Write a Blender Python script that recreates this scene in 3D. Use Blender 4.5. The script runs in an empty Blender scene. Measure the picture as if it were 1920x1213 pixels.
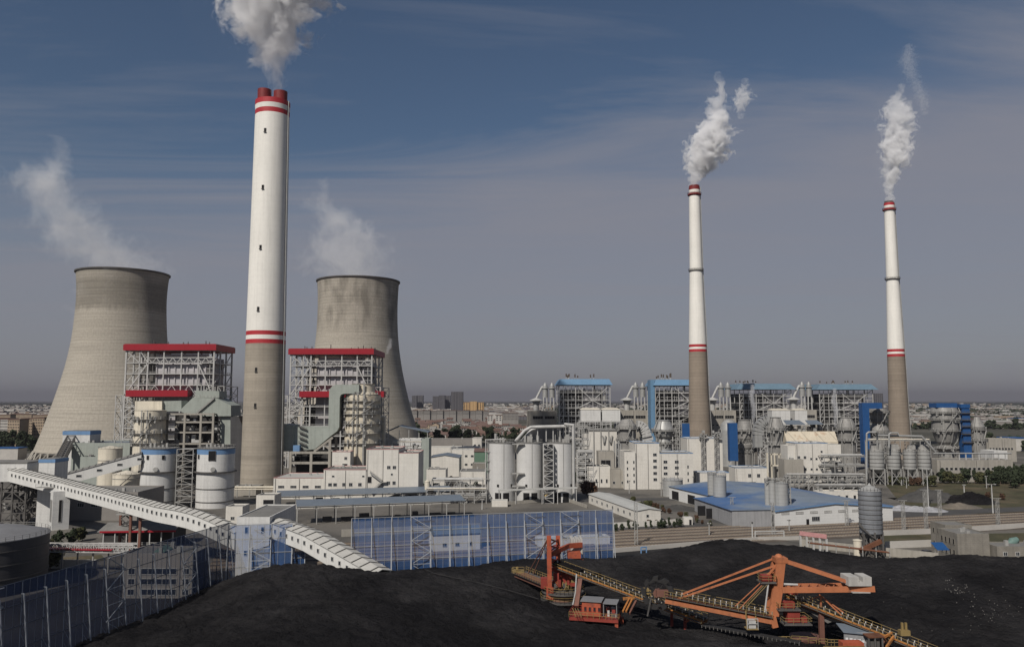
import bpy, math, random
from math import radians, sin, cos, tan, atan, atan2, pi, sqrt
from mathutils import Vector, Matrix, noise
import numpy as np

sc = bpy.context.scene
# ------------------------------------------------------------------ camera, sky, sun, exposure
F, CX, CY, HZ, H = 1500.0, 960.0, 606.5, 750.0, 47.0      # focal length and image centre in photo pixels, horizon row, eye height
TH = atan((HZ - CY) / F)
cam = bpy.data.cameras.new("camera")
camo = bpy.data.objects.new("camera", cam)
sc.collection.objects.link(camo)
camo.location = (0, 0, H)
camo.rotation_euler = (pi / 2 + TH, 0, 0)
cam.sensor_width = 36.0
cam.lens = 36.0 * F / 1920.0
cam.clip_start, cam.clip_end = 1.0, 90000.0
sc.camera = camo
sc.view_settings.view_transform = 'Standard'
sc.view_settings.look = 'None'
sc.view_settings.exposure = 0.0
sc.view_settings.gamma = 1.0
SUN_EL, SUN_AZ = radians(43), radians(-150)               # azimuth from +Y (the view direction), clockwise: behind and to the left
world = bpy.data.worlds.new("World")
sc.world = world
world.use_nodes = True
VEIL = (4.95, 4.9, 5.6, 1)
SKY_STRENGTH, SUN_STRENGTH = 0.05, 4.2
HAZE_DENSITY, HAZE_COLOR = 5.6e-5, (0.30, 0.30, 0.35, 1)


def build_world():
    nt = world.node_tree
    nt.nodes.clear()
    N, L = nt.nodes.new, nt.links.new
    sky = N('ShaderNodeTexSky')
    sky.sky_type = 'NISHITA'
    sky.sun_disc = False
    sky.sun_elevation = SUN_EL
    sky.sun_rotation = SUN_AZ
    sky.altitude = 50
    sky.air_density = 1.0
    sky.dust_density = 0.6
    sky.ozone_density = 3.0
    tc = N('ShaderNodeTexCoord')
    sep = N('ShaderNodeSeparateXYZ')
    L(tc.outputs['Generated'], sep.inputs[0])
    # thin cirrus: stretched noise on a plane high above, only part of the sky
    zc = N('ShaderNodeMath'); zc.operation = 'MAXIMUM'; zc.inputs[1].default_value = 0.04
    L(sep.outputs[2], zc.inputs[0])
    dx = N('ShaderNodeMath'); dx.operation = 'DIVIDE'; L(sep.outputs[0], dx.inputs[0]); L(zc.outputs[0], dx.inputs[1])
    dy = N('ShaderNodeMath'); dy.operation = 'DIVIDE'; L(sep.outputs[1], dy.inputs[0]); L(zc.outputs[0], dy.inputs[1])
    cv = N('ShaderNodeCombineXYZ'); L(dx.outputs[0], cv.inputs[0]); L(dy.outputs[0], cv.inputs[1])
    mp = N('ShaderNodeMapping'); mp.inputs['Rotation'].default_value = (0, 0, radians(28)); mp.inputs['Scale'].default_value = (0.28, 0.85, 1)
    L(cv.outputs[0], mp.inputs[0])
    nz = N('ShaderNodeTexNoise'); nz.inputs['Scale'].default_value = 1.1; nz.inputs['Detail'].default_value = 9
    nz.inputs['Roughness'].default_value = 0.62; nz.inputs['Distortion'].default_value = 0.9
    L(mp.outputs[0], nz.inputs['Vector'])
    mr = N('ShaderNodeMapRange'); mr.inputs[1].default_value = 0.45; mr.inputs[2].default_value = 0.80; mr.inputs[3].default_value = 0.0; mr.inputs[4].default_value = 0.62
    L(nz.outputs[0], mr.inputs[0])
    hs = N('ShaderNodeHueSaturation'); hs.inputs['Saturation'].default_value = 1.0; hs.inputs['Value'].default_value = 1.0
    L(sky.outputs[0], hs.inputs['Color'])
    mx = N('ShaderNodeMix'); mx.data_type = 'RGBA'
    mx.inputs[7].default_value = (5.0, 5.1, 5.8, 1)
    L(mr.outputs[0], mx.inputs[0]); L(hs.outputs[0], mx.inputs[6])
    # a pale veil of high cloud low in the sky, its ragged upper edge rising to the right
    edge = N('ShaderNodeMath'); edge.operation = 'MULTIPLY_ADD'; edge.inputs[1].default_value = -0.13; L(sep.outputs[0], edge.inputs[0]); L(sep.outputs[2], edge.inputs[2])
    e2 = N('ShaderNodeMath'); e2.operation = 'MULTIPLY_ADD'; e2.inputs[1].default_value = -0.16; L(nz.outputs[0], e2.inputs[0]); L(edge.outputs[0], e2.inputs[2])
    vm = N('ShaderNodeMapRange'); vm.interpolation_type = 'SMOOTHSTEP'
    for i_, x_ in enumerate((0.270, 0.120, 0.0, 0.75)): vm.inputs[i_ + 1].default_value = x_
    L(e2.outputs[0], vm.inputs[0])
    m2 = N('ShaderNodeMix'); m2.data_type = 'RGBA'; m2.inputs[7].default_value = VEIL
    L(vm.outputs[0], m2.inputs[0]); L(mx.outputs[2], m2.inputs[6])
    mx = m2
    bg = N('ShaderNodeBackground'); bg.inputs[1].default_value = SKY_STRENGTH
    out = N('ShaderNodeOutputWorld')
    L(mx.outputs[2], bg.inputs[0]); L(bg.outputs[0], out.inputs[0])


build_world()
sl = bpy.data.lights.new("sun", 'SUN')
sl.energy = SUN_STRENGTH
sl.angle = radians(0.5)
sl.color = (1.0, 0.94, 0.86)
so = bpy.data.objects.new("sun", sl)
sc.collection.objects.link(so)
sdir = Vector((sin(SUN_AZ) * cos(SUN_EL), cos(SUN_AZ) * cos(SUN_EL), sin(SUN_EL)))   # towards the sun
so.location = (-200, -200, 400)
so.rotation_euler = (-sdir).to_track_quat('-Z', 'Y').to_euler()
cy = sc.cycles
cy.use_denoising = True
cy.max_bounces = 6
cy.diffuse_bounces = 3
cy.glossy_bounces = 2
cy.transmission_bounces = 2
cy.transparent_max_bounces = 32
cy.volume_bounces = 5
cy.caustics_reflective = cy.caustics_refractive = False

# ------------------------------------------------------------------ measuring: photo pixel + real depth -> place in the world
def P(px, py, Y):
    u, v = (px - CX) / F, (CY - py) / F
    t = Y / (cos(TH) - v * sin(TH))
    return Vector((u * t, Y, H + t * (sin(TH) + v * cos(TH))))


def G(px, py, z=0.0):
    v = (CY - py) / F
    s = (sin(TH) + v * cos(TH)) / (cos(TH) - v * sin(TH))
    return P(px, py, (z - H) / s)


def ZZ(py, Y): return P(CX, py, Y).z
def RS(px, Y): return Y / F / sqrt(1 + ((px - CX) / F) ** 2)      # metres per photo pixel across a round thing seen off the picture's axis
def XX(px, Y, py=850): return P(px, py, Y).x


R = random.Random(11)
WM = {}
COL = sc.collection


class MB:
    """collects shapes in world coordinates, build() links them as one mesh object"""
    def __init__(s):
        s.v, s.f, s.m, s.sm = [], [], [], []
        s.M = None
        s.marks = []

    def mk(s): s.marks.append((len(s.v), len(s.f)))

    def _add(s, vs, fs, mi=0, smooth=False):
        b = len(s.v)
        if s.M is not None:
            vs = [s.M @ Vector(p) for p in vs]
        s.v.extend(tuple(p) for p in vs)
        s.f.extend(tuple(b + i for i in f) for f in fs)
        s.m.extend([mi] * len(fs)); s.sm.extend([smooth] * len(fs))

    def box(s, x0, x1, y0, y1, z0, z1, mi=0):
        s.mk()
        v = [(x0, y0, z0), (x1, y0, z0), (x1, y1, z0), (x0, y1, z0), (x0, y0, z1), (x1, y0, z1), (x1, y1, z1), (x0, y1, z1)]
        s._add(v, [(3, 2, 1, 0), (4, 5, 6, 7), (0, 1, 5, 4), (1, 2, 6, 5), (2, 3, 7, 6), (3, 0, 4, 7)], mi)
        return s

    def beam(s, p, q, w, h=None, mi=0):
        s.mk()
        p, q = Vector(p), Vector(q)
        h = h or w
        d = q - p
        if d.length < 1e-6: return s
        d.normalize()
        up = Vector((0, 0, 1)) if abs(d.z) < 0.98 else Vector((0, 1, 0))
        a = d.cross(up).normalized() * (w / 2)
        b = a.cross(d).normalized() * (h / 2)
        v = [p - a - b, p + a - b, p + a + b, p - a + b, q - a - b, q + a - b, q + a + b, q - a + b]
        s._add(v, [(3, 2, 1, 0), (4, 5, 6, 7), (0, 1, 5, 4), (1, 2, 6, 5), (2, 3, 7, 6), (3, 0, 4, 7)], mi)
        return s

    def tube(s, p, q, r0, r1=None, n=8, mi=0, cap=True):
        s.mk()
        p, q = Vector(p), Vector(q)
        r1 = r0 if r1 is None else r1
        d = (q - p)
        if d.length < 1e-6: return s
        d.normalize()
        up = Vector((0, 0, 1)) if abs(d.z) < 0.98 else Vector((0, 1, 0))
        a = d.cross(up).normalized(); b = a.cross(d).normalized()
        ring = [(cos(2 * pi * i / n), sin(2 * pi * i / n)) for i in range(n)]
        v = [p + (a * c + b * e) * r0 for c, e in ring] + [q + (a * c + b * e) * r1 for c, e in ring]
        s._add(v, [(i, (i + 1) % n, n + (i + 1) % n, n + i) for i in range(n)], mi, True)
        if cap:
            s._add(v, [tuple(range(n - 1, -1, -1)), tuple(range(n, 2 * n))], mi)
        return s

    def pipe(s, pts, r, n=8, mi=0):
        for a, b in zip(pts, pts[1:]):
            s.tube(a, b, r, r, n, mi)
        for a in pts[1:-1]:
            s.ball(a, r * 1.02, mi)
        return s

    def ball(s, c, r, mi=0, n=6, m=4):
        c = Vector(c); v = []; f = []
        for j in range(m + 1):
            t = pi * j / m
            for i in range(n):
                v.append(c + Vector((sin(t) * cos(2 * pi * i / n), sin(t) * sin(2 * pi * i / n), cos(t))) * r)
        for j in range(m):
            for i in range(n):
                f.append((j * n + i, (j + 1) * n + i, (j + 1) * n + (i + 1) % n, j * n + (i + 1) % n))
        s._add(v, f, mi, True)

    def lathe(s, cx, cy_, prof, n=48, mi=0, cap=True, mis=None, a0=0.0, a1=2 * pi):
        full = abs(a1 - a0 - 2 * pi) < 1e-6
        k = n if full else n + 1
        an = [a0 + (a1 - a0) * i / n for i in range(k)]
        for j, ((r0, z0), (r1, z1)) in enumerate(zip(prof, prof[1:])):
            v = [(cx + r0 * cos(t), cy_ + r0 * sin(t), z0) for t in an] + [(cx + r1 * cos(t), cy_ + r1 * sin(t), z1) for t in an]
            s._add(v, [(i, (i + 1) % k, k + (i + 1) % k, k + i) for i in range(n)], mis[j] if mis else mi, True)
        if cap:
            for (r, z), flip in ((prof[0], True), (prof[-1], False)):
                if r > 1e-4:
                    v = [(cx + r * cos(t), cy_ + r * sin(t), z) for t in an]
                    idx = tuple(range(k))
                    s._add(v, [idx[::-1] if flip else idx], (mis[0] if flip else mis[-1]) if mis else mi)
        return s

    def prism(s, poly, z0, z1, mi=0):
        n = len(poly)
        v = [(x, y, z0) for x, y in poly] + [(x, y, z1) for x, y in poly]
        s._add(v, [tuple(range(n - 1, -1, -1)), tuple(range(n, 2 * n))] + [(i, (i + 1) % n, n + (i + 1) % n, n + i) for i in range(n)], mi)
        return s

    def extrude(s, pts, vec, mi=0):
        n = len(pts); vec = Vector(vec)
        v = [Vector(p) for p in pts] + [Vector(p) + vec for p in pts]
        s._add(v, [tuple(range(n)), tuple(range(2 * n - 1, n - 1, -1))] + [(i, n + i, n + (i + 1) % n, (i + 1) % n) for i in range(n)], mi)
        return s

    def quad(s, *pts, mi=0):
        s._add(pts, [tuple(range(len(pts)))], mi)
        return s

    def rail(s, pts, h=1.1, r=0.05, mi=0, step=2.0):
        """handrail along a polyline: posts, two rails"""
        for a, b in zip(pts, pts[1:]):
            a, b = Vector(a), Vector(b)
            n = max(1, int((b - a).length / step))
            for k in (0.55, 1.0):
                s.beam(a + Vector((0, 0, h * k)), b + Vector((0, 0, h * k)), r, r, mi)
            for i in range(n + 1):
                p = a.lerp(b, i / n)
                s.beam(p, p + Vector((0, 0, h)), r, r, mi)
        return s

    def build_each(s, name, mats, parent):
        """one mesh object for each shape added"""
        mats = mats if isinstance(mats, (list, tuple)) else [mats]
        for (v0, f0), (v1, f1) in zip(s.marks, s.marks[1:] + [(len(s.v), len(s.f))]):
            if f1 == f0: continue
            c = MB(); c.v = s.v[v0:v1]; c.f = [tuple(i - v0 for i in f) for f in s.f[f0:f1]]; c.sm = s.sm[f0:f1]; c.m = [0] * (f1 - f0)
            c.build(name, mats[s.m[f0]], parent)

    def build(s, name, mats, parent=None, loc=None):
        mats = mats if isinstance(mats, (list, tuple)) else [mats]
        if parent is not None: W = WM[parent.name]
        elif loc is not None: W = Matrix.Translation(loc)
        else: W = Matrix.Identity(4)
        I = W.inverted()
        if len(s.v):
            a = np.array(s.v, dtype=np.float64)
            Im = np.array(I)
            a = a @ Im[:3, :3].T + Im[:3, 3]
        else: a = np.zeros((0, 3))
        me = bpy.data.meshes.new(name)
        me.from_pydata(a.tolist(), [], s.f)
        for m in mats: me.materials.append(m)
        if len(s.f):
            me.polygons.foreach_set('material_index', s.m)
            me.polygons.foreach_set('use_smooth', s.sm)
        me.update()
        o = bpy.data.objects.new(name, me)
        COL.objects.link(o)
        if parent is not None:
            o.parent = parent
            WM[o.name] = W
        else:
            o.matrix_basis = W
            WM[o.name] = W
        return o


def tag(o, label=None, cat=None, group=None, kind=None):
    if label: o['label'] = label
    if cat: o['category'] = cat
    if group: o['group'] = group
    if kind: o['kind'] = kind
    return o


def thing(name, label, cat, loc, group=None, rz=0.0):
    o = bpy.data.objects.new(name, None)
    COL.objects.link(o)
    o.empty_display_size = 0.5
    o.location = loc
    o.rotation_euler = (0, 0, rz)
    WM[o.name] = Matrix.Translation(loc) @ Matrix.Rotation(rz, 4, 'Z')
    return tag(o, label, cat, group)


def link_part(name, mesh, parent, world_matrix):
    o = bpy.data.objects.new(name, mesh)
    COL.objects.link(o)
    o.parent = parent
    o.matrix_basis = WM[parent.name].inverted() @ world_matrix
    WM[o.name] = world_matrix
    return o


def copy_tree(o, loc=None, rz=None, scale=None, label=None, parent=None):
    c = o.copy()
    COL.objects.link(c)
    if parent is not None: c.parent = parent
    if loc is not None: c.location = loc
    if rz is not None: c.rotation_euler = (0, 0, rz)
    if scale is not None: c.scale = (scale,) * 3 if not isinstance(scale, tuple) else scale
    if label: c['label'] = label
    for ch in o.children: copy_tree(ch, parent=c)
    return c


# ------------------------------------------------------------------ materials
def mat(name, col, rough=0.75, var=0.12, scale=0.25, streak=0.0, zl=None, xl=None, metal=0.0, bump=0.0, bscale=3.0, col2=None, c2=(0.5, 0.6), c2scale=0.05, spec=0.3, alpha=None, vstreak=0.04, zband=0.0):
    m = bpy.data.materials.new(name)
    m.use_nodes = True
    nt = m.node_tree
    nt.nodes.clear()
    N, L = nt.nodes.new, nt.links.new
    geo = N('ShaderNodeNewGeometry')
    pos = geo.outputs['Position']

    def nz(sc_, det=5, vec=None, rough_=0.55):
        n = N('ShaderNodeTexNoise'); n.inputs['Scale'].default_value = sc_; n.inputs['Detail'].default_value = det; n.inputs['Roughness'].default_value = rough_
        L(vec or pos, n.inputs['Vector']); return n.outputs[0]

    def mth(op, a, b):
        n = N('ShaderNodeMath'); n.operation = op
        for i, x in enumerate((a, b)):
            if isinstance(x, (int, float)): n.inputs[i].default_value = x
            else: L(x, n.inputs[i])
        return n.outputs[0]

    def mrange(v, a, b, c, d):
        n = N('ShaderNodeMapRange'); L(v, n.inputs[0])
        for i, x in enumerate((a, b, c, d)): n.inputs[i + 1].default_value = x
        return n.outputs[0]

    f = mrange(nz(scale), 0.25, 0.75, 1 - var, 1 + var)
    f = mth('MULTIPLY', f, mrange(nz(scale * 9, 3), 0.25, 0.75, 1 - var * 0.6, 1 + var * 0.6))
    sep = None
    if streak or zl or xl or zband:
        sep = N('ShaderNodeSeparateXYZ'); L(pos, sep.inputs[0])
    if streak:
        mp = N('ShaderNodeMapping'); mp.inputs['Scale'].default_value = (0.9, 0.9, vstreak); L(pos, mp.inputs[0])
        f = mth('MULTIPLY', f, mrange(nz(1.0, 6, mp.outputs[0]), 0.48, 0.78, 1.0, 1 - streak))
    if zband:
        mp = N('ShaderNodeMapping'); mp.inputs['Scale'].default_value = (0.004, 0.004, 0.35); L(pos, mp.inputs[0])
        f = mth('MULTIPLY', f, mrange(nz(1.0, 4, mp.outputs[0]), 0.3, 0.7, 1 - zband, 1 + zband))
    if zl:
        fr = mth('FRACT', mth('DIVIDE', sep.outputs[2], zl[0]), 0)
        f = mth('MULTIPLY', f, mth('SUBTRACT', 1.0, mth('MULTIPLY', mth('LESS_THAN', fr, zl[1]), zl[2])))
    if xl:
        fr = mth('FRACT', mth('DIVIDE', mth('ADD', sep.outputs[0], mth('MULTIPLY', sep.outputs[1], 0.83)), xl[0]), 0)
        f = mth('MULTIPLY', f, mth('SUBTRACT', 1.0, mth('MULTIPLY', mth('LESS_THAN', fr, xl[1]), xl[2])))
    rgb = N('ShaderNodeRGB'); rgb.outputs[0].default_value = (*col, 1)
    c = rgb.outputs[0]
    if col2:
        mx = N('ShaderNodeMix'); mx.data_type = 'RGBA'
        L(mrange(nz(c2scale, 7, None, 0.62), c2[0], c2[1], 0, 1), mx.inputs[0]); L(c, mx.inputs[6]); mx.inputs[7].default_value = (*col2, 1)
        c = mx.outputs[2]
    vs = N('ShaderNodeVectorMath'); vs.operation = 'SCALE'
    L(c, vs.inputs[0]); L(f, vs.inputs[3])
    b = N('ShaderNodeBsdfPrincipled')
    b.inputs['Roughness'].default_value = rough
    b.inputs['Metallic'].default_value = metal
    b.inputs['Specular IOR Level'].default_value = spec
    L(vs.outputs[0], b.inputs['Base Color'])
    if bump:
        bm = N('ShaderNodeBump'); bm.inputs['Strength'].default_value = bump; bm.inputs['Distance'].default_value = 1.0 / bscale
        L(nz(bscale, 8, None, 0.65), bm.inputs['Height']); L(bm.outputs[0], b.inputs['Normal'])
    out = N('ShaderNodeOutputMaterial')
    if alpha is not None:
        tr = N('ShaderNodeBsdfTransparent'); ms = N('ShaderNodeMixShader'); ms.inputs[0].default_value = alpha
        L(tr.outputs[0], ms.inputs[1]); L(b.outputs[0], ms.inputs[2]); L(ms.outputs[0], out.inputs[0])
    else:
        L(b.outputs[0], out.inputs[0])
    return m


M = dict(
    white=mat('white_cladding', (0.58, 0.555, 0.505), 0.6, 0.09, 0.12, 0.15, zl=(1.9, 0.05, 0.12), xl=(5.3, 0.012, 0.18)),
    white_panel=mat('white_panel', (0.55, 0.545, 0.525), 0.55, 0.09, 0.15, 0.24, zl=(2.4, 0.05, 0.14)),
    gallery=mat('gallery_sheet', (0.58, 0.575, 0.55), 0.6, 0.06, 0.2, 0.10, xl=(1.2, 0.06, 0.08)),
    gallery_roof=mat('gallery_roof_sheet', (0.42, 0.41, 0.38), 0.6, 0.12, 0.3, 0, xl=(0.9, 0.1, 0.08)),
    cream=mat('cream_paint', (0.60, 0.55, 0.45), 0.6, 0.08, 0.15, 0.3, zl=(3.0, 0.03, 0.15)),
    cream_dirty=mat('stained_cream_paint', (0.58, 0.52, 0.41), 0.65, 0.12, 0.15, 0.3, col2=(0.22, 0.16, 0.10), c2=(0.54, 0.72), c2scale=0.09),
    concrete=mat('concrete', (0.30, 0.28, 0.245), 0.85, 0.12, 0.12, 0.3, bump=0.1),
    chimney_concrete=mat('chimney_concrete', (0.295, 0.262, 0.215), 0.88, 0.10, 0.06, 0.12, zl=(1.5, 0.12, 0.13), zband=0.14),
    chimney_brown=mat('warm_chimney_concrete', (0.232, 0.192, 0.152), 0.88, 0.10, 0.06, 0.10, zl=(2.4, 0.14, 0.14), zband=0.10),
    chimney_white=mat('chimney_white_paint', (0.70, 0.68, 0.63), 0.6, 0.05, 0.06, 0.12, zl=(3.4, 0.07, 0.05)),
    chimney_red=mat('chimney_red_paint', (0.36, 0.028, 0.035), 0.55, 0.08, 0.1, 0.1),
    flue_red=mat('flue_oxide_red', (0.17, 0.020, 0.020), 0.6, 0.15, 0.3, 0.3),
    black=mat('dark_opening', (0.010, 0.010, 0.011), 0.9, 0.2, 0.5),
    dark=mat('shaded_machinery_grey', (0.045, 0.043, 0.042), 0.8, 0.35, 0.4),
    glass=mat('window_glass', (0.022, 0.026, 0.032), 0.15, 0.2, 0.4),
    steel_white=mat('white_steel', (0.42, 0.415, 0.40), 0.5, 0.15, 0.4, 0.25),
    steel_grey=mat('grey_steel', (0.30, 0.295, 0.28), 0.55, 0.18, 0.4, 0.2),
    steel_dark=mat('dark_steel', (0.09, 0.085, 0.08), 0.6, 0.25, 0.4, 0.1),
    casing=mat('boiler_casing', (0.42, 0.40, 0.41), 0.55, 0.10, 0.2, 0.15, zl=(2.6, 0.06, 0.22), xl=(3.1, 0.03, 0.18)),
    silver=mat('aluminium_cladding', (0.33, 0.33, 0.32), 0.5, 0.12, 0.25, 0.25, zl=(2.2, 0.05, 0.25), metal=0.25),
    grey_tower=mat('grey_cladding', (0.235, 0.228, 0.215), 0.55, 0.16, 0.25, 0.3, zl=(2.6, 0.06, 0.3), metal=0.1),
    green_duct=mat('pale_green_duct', (0.29, 0.315, 0.285), 0.6, 0.10, 0.2, 0.2, zl=(4.0, 0.025, 0.2), xl=(4.0, 0.02, 0.15)),
    green=mat('green_shed_wall', (0.10, 0.17, 0.12), 0.7, 0.1, 0.2, 0.1),
    red=mat('red_roof_sheet', (0.27, 0.010, 0.020), 0.5, 0.06, 0.15, 0.08, xl=(2.0, 0.03, 0.12)),
    red_trim=mat('faded_red_trim', (0.40, 0.20, 0.19), 0.7, 0.1, 0.3, 0.2),
    dullblue=mat('dull_blue_sheet', (0.115, 0.180, 0.235), 0.6, 0.1, 0.2, 0.12, xl=(1.8, 0.05, 0.10)),
    skyblue=mat('light_blue_sheet', (0.115, 0.218, 0.335), 0.5, 0.08, 0.2, 0.12, xl=(1.8, 0.05, 0.10)),
    blue_band=mat('blue_band_paint', (0.13, 0.235, 0.40), 0.55, 0.08, 0.2, 0.2),
    blue=mat('deep_blue_sheet', (0.016, 0.070, 0.20), 0.5, 0.08, 0.2, 0.12, zl=(3.0, 0.04, 0.2)),
    blue_roof=mat('blue_roof_sheet', (0.060, 0.125, 0.265), 0.6, 0.14, 0.1, 0, xl=(2.2, 0.05, 0.08), col2=(0.17, 0.205, 0.25), c2=(0.42, 0.56), c2scale=0.022),
    slate_roof=mat('slate_blue_roof', (0.135, 0.160, 0.190), 0.5, 0.08, 0.2, 0, xl=(1.0, 0.12, 0.10)),
    grey_roof=mat('grey_flat_roof', (0.17, 0.165, 0.155), 0.85, 0.2, 0.2),
    pale_roof=mat('pale_sheet_roof', (0.40, 0.40, 0.38), 0.6, 0.10, 0.2, 0, xl=(1.2, 0.1, 0.08)),
    coal=mat('coal', (0.0300, 0.0285, 0.0290), 0.95, 0.28, 0.10, bump=1.0, bscale=0.8, col2=(0.0125, 0.0120, 0.0128), c2=(0.38, 0.58), c2scale=0.045, spec=0.04),
    dirt=mat('bare_dirt', (0.15, 0.13, 0.105), 0.95, 0.25, 0.08, bump=0.2, col2=(0.075, 0.068, 0.058), c2=(0.45, 0.62), c2scale=0.03),
    paving=mat('yard_paving', (0.135, 0.124, 0.108), 0.9, 0.2, 0.08, col2=(0.072, 0.067, 0.060), c2=(0.45, 0.6), c2scale=0.04),
    asphalt=mat('asphalt', (0.062, 0.060, 0.058), 0.9, 0.15, 0.15),
    ballast=mat('ballast', (0.085, 0.070, 0.058), 0.95, 0.25, 0.25, bump=0.4, bscale=4),
    steel_rail=mat('rail_steel', (0.28, 0.22, 0.17), 0.45, 0.1, 0.3, metal=0.5),
    grass=mat('rough_grass', (0.052, 0.050, 0.025), 0.95, 0.35, 0.12, bump=0.5, col2=(0.105, 0.082, 0.050), c2=(0.45, 0.65), c2scale=0.05),
    orange=mat('orange_paint', (0.38, 0.135, 0.060), 0.6, 0.12, 0.5, 0.25, col2=(0.15, 0.075, 0.05), c2=(0.56, 0.74), c2scale=0.7),
    red_orange=mat('red_orange_paint', (0.34, 0.080, 0.040), 0.6, 0.16, 0.5, 0.3, col2=(0.11, 0.045, 0.035), c2=(0.54, 0.74), c2scale=0.7),
    red_mach=mat('machine_red_paint', (0.235, 0.042, 0.030), 0.55, 0.15, 0.5, 0.25),
    amber=mat('amber_paint', (0.36, 0.145, 0.040), 0.6, 0.16, 0.6, 0.3, col2=(0.13, 0.075, 0.04), c2=(0.54, 0.72), c2scale=0.7),
    yellow=mat('yellow_handrail_paint', (0.23, 0.165, 0.068), 0.6, 0.2, 0.6, 0.3),
    rust=mat('rusty_steel', (0.13, 0.055, 0.03), 0.8, 0.3, 0.5, 0.3),
    brown=mat('brown_steel', (0.16, 0.075, 0.055), 0.7, 0.2, 0.5, 0.3),
    belt=mat('rubber_belt', (0.022, 0.021, 0.021), 0.8, 0.3, 0.5),
    cw=mat('counterweight_concrete', (0.40, 0.385, 0.36), 0.85, 0.12, 0.8, 0.3),
    brick=mat('grey_brick_wall', (0.20, 0.185, 0.16), 0.9, 0.18, 0.4, 0.3, zl=(0.6, 0.1, 0.1)),
    fence=mat('blue_windbreak_sheet', (0.045, 0.118, 0.300), 0.75, 0.22, 0.09, 0.3, zl=(0.55, 0.22, 0.25), alpha=0.52, spec=0.1),
    fence_shaded=mat('shaded_windbreak_sheet', (0.040, 0.075, 0.170), 0.75, 0.25, 0.09, 0.3, zl=(0.55, 0.22, 0.25), alpha=0.63, spec=0.1),  # windbreak sheet coloured darker for the fence side that lies in shade
    coal_dust=mat('coal_dust_dirt', (0.034, 0.033, 0.033), 0.95, 0.3, 0.1, col2=(0.017, 0.017, 0.018), c2=(0.4, 0.6), c2scale=0.05, spec=0.1),
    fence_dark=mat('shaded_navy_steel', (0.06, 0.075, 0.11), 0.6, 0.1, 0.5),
    fence_post=mat('galvanised_post', (0.33, 0.345, 0.365), 0.5, 0.1, 0.5, 0.1),
    dark_tank=mat('dark_steel_tank', (0.055, 0.054, 0.056), 0.6, 0.15, 0.2, 0.2, zl=(2.6, 0.04, 0.3)),
    tank_roof=mat('grey_tank_roof', (0.17, 0.17, 0.175), 0.7, 0.12, 0.2),
    silo_grey=mat('galvanised_silo', (0.21, 0.22, 0.235), 0.5, 0.14, 0.4, 0.35, zl=(1.32, 0.07, 0.4), metal=0.2),
    tank_grey=mat('grey_tank', (0.31, 0.31, 0.30), 0.5, 0.10, 0.3, 0.2, zl=(1.5, 0.06, 0.3)),
    bark=mat('bark', (0.08, 0.06, 0.045), 0.95, 0.2, 1.0),
    leaf_a=mat('dark_foliage', (0.030, 0.040, 0.020), 0.9, 0.35, 0.6),
    leaf_b=mat('olive_foliage', (0.060, 0.062, 0.026), 0.9, 0.35, 0.6),
    leaf_c=mat('russet_foliage', (0.085, 0.048, 0.030), 0.9, 0.35, 0.6),
    yellow_block=mat('ochre_render', (0.43, 0.28, 0.14), 0.8, 0.06, 0.05, xl=(6.5, 0.3, 0.25)),
    flat_grey=mat('grey_tower_block', (0.115, 0.11, 0.118), 0.85, 0.08, 0.02, xl=(7.0, 0.3, 0.30), zl=(3.0, 0.35, 0.18)),
    house_white=mat('pale_render', (0.42, 0.40, 0.37), 0.85, 0.15, 0.03),
    house_tan=mat('tan_render', (0.33, 0.26, 0.19), 0.85, 0.12, 0.03),
    house_grey=mat('grey_render', (0.22, 0.205, 0.19), 0.85, 0.12, 0.03),
    tile_red=mat('red_roof_tile', (0.125, 0.082, 0.070), 0.85, 0.25, 0.05),
    tile_brown=mat('brown_roof_tile', (0.12, 0.075, 0.06), 0.85, 0.25, 0.05),
    truck_red=mat('truck_red_paint', (0.28, 0.04, 0.035), 0.4, 0.1, 0.5),
    truck_yellow=mat('truck_yellow_paint', (0.48, 0.36, 0.16), 0.5, 0.1, 0.5),
    tyre=mat('tyre_rubber', (0.02, 0.02, 0.02), 0.9, 0.1, 1),
    car_white=mat('white_car_paint', (0.65, 0.65, 0.65), 0.3, 0.03, 1),
    car_dark=mat('dark_car_paint', (0.02, 0.02, 0.025), 0.25, 0.03, 1),
    tarp=mat('grey_tarpaulin', (0.30, 0.30, 0.31), 0.6, 0.3, 0.3, bump=0.5),
    teal=mat('faded_green_drum', (0.12, 0.19, 0.17), 0.5, 0.1, 0.5),
    gravel_dark=mat('dark_gravel', (0.06, 0.058, 0.055), 0.95, 0.2, 0.3, bump=0.5, bscale=1.5),
    sheet_grey=mat('grey_sheet', (0.27, 0.27, 0.275), 0.7, 0.1, 0.3, 0.3),
)
# ------------------------------------------------------------------ shared builders
_wm = {}


def window_mesh(w, h, mull=1, glass='glass', frame='steel_white'):
    k = (round(w, 2), round(h, 2), mull, glass, frame)
    if k not in _wm:
        b = MB()
        b.box(0, w, -0.05, 0.02, 0, h, 0)
        t = min(0.12, w * 0.12)
        for x in (0, w):
            b.box(x - t / 2, x + t / 2, -0.12, 0.02, -t / 2, h + t / 2, 1)
        for z in (0, h):
            b.box(t / 2, w - t / 2, -0.12, 0.02, z - t / 2, z + t / 2, 1)
        for i in range(1, mull):
            b.box(w * i / mull - t / 3, w * i / mull + t / 3, -0.10, -0.051, t / 2, h - t / 2, 1)
        o = b.build('window', [M[glass], M[frame]])
        _wm[k] = o.data
        WM.pop(o.name); bpy.data.objects.remove(o)
    return _wm[k]


def put_window(parent, p, ang, w, h, mull=1, name='window', glass='glass', frame='steel_white'):
    return link_part(name, window_mesh(w, h, mull, glass, frame), parent, Matrix.Translation(p) @ Matrix.Rotation(ang, 4, 'Z'))


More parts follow.
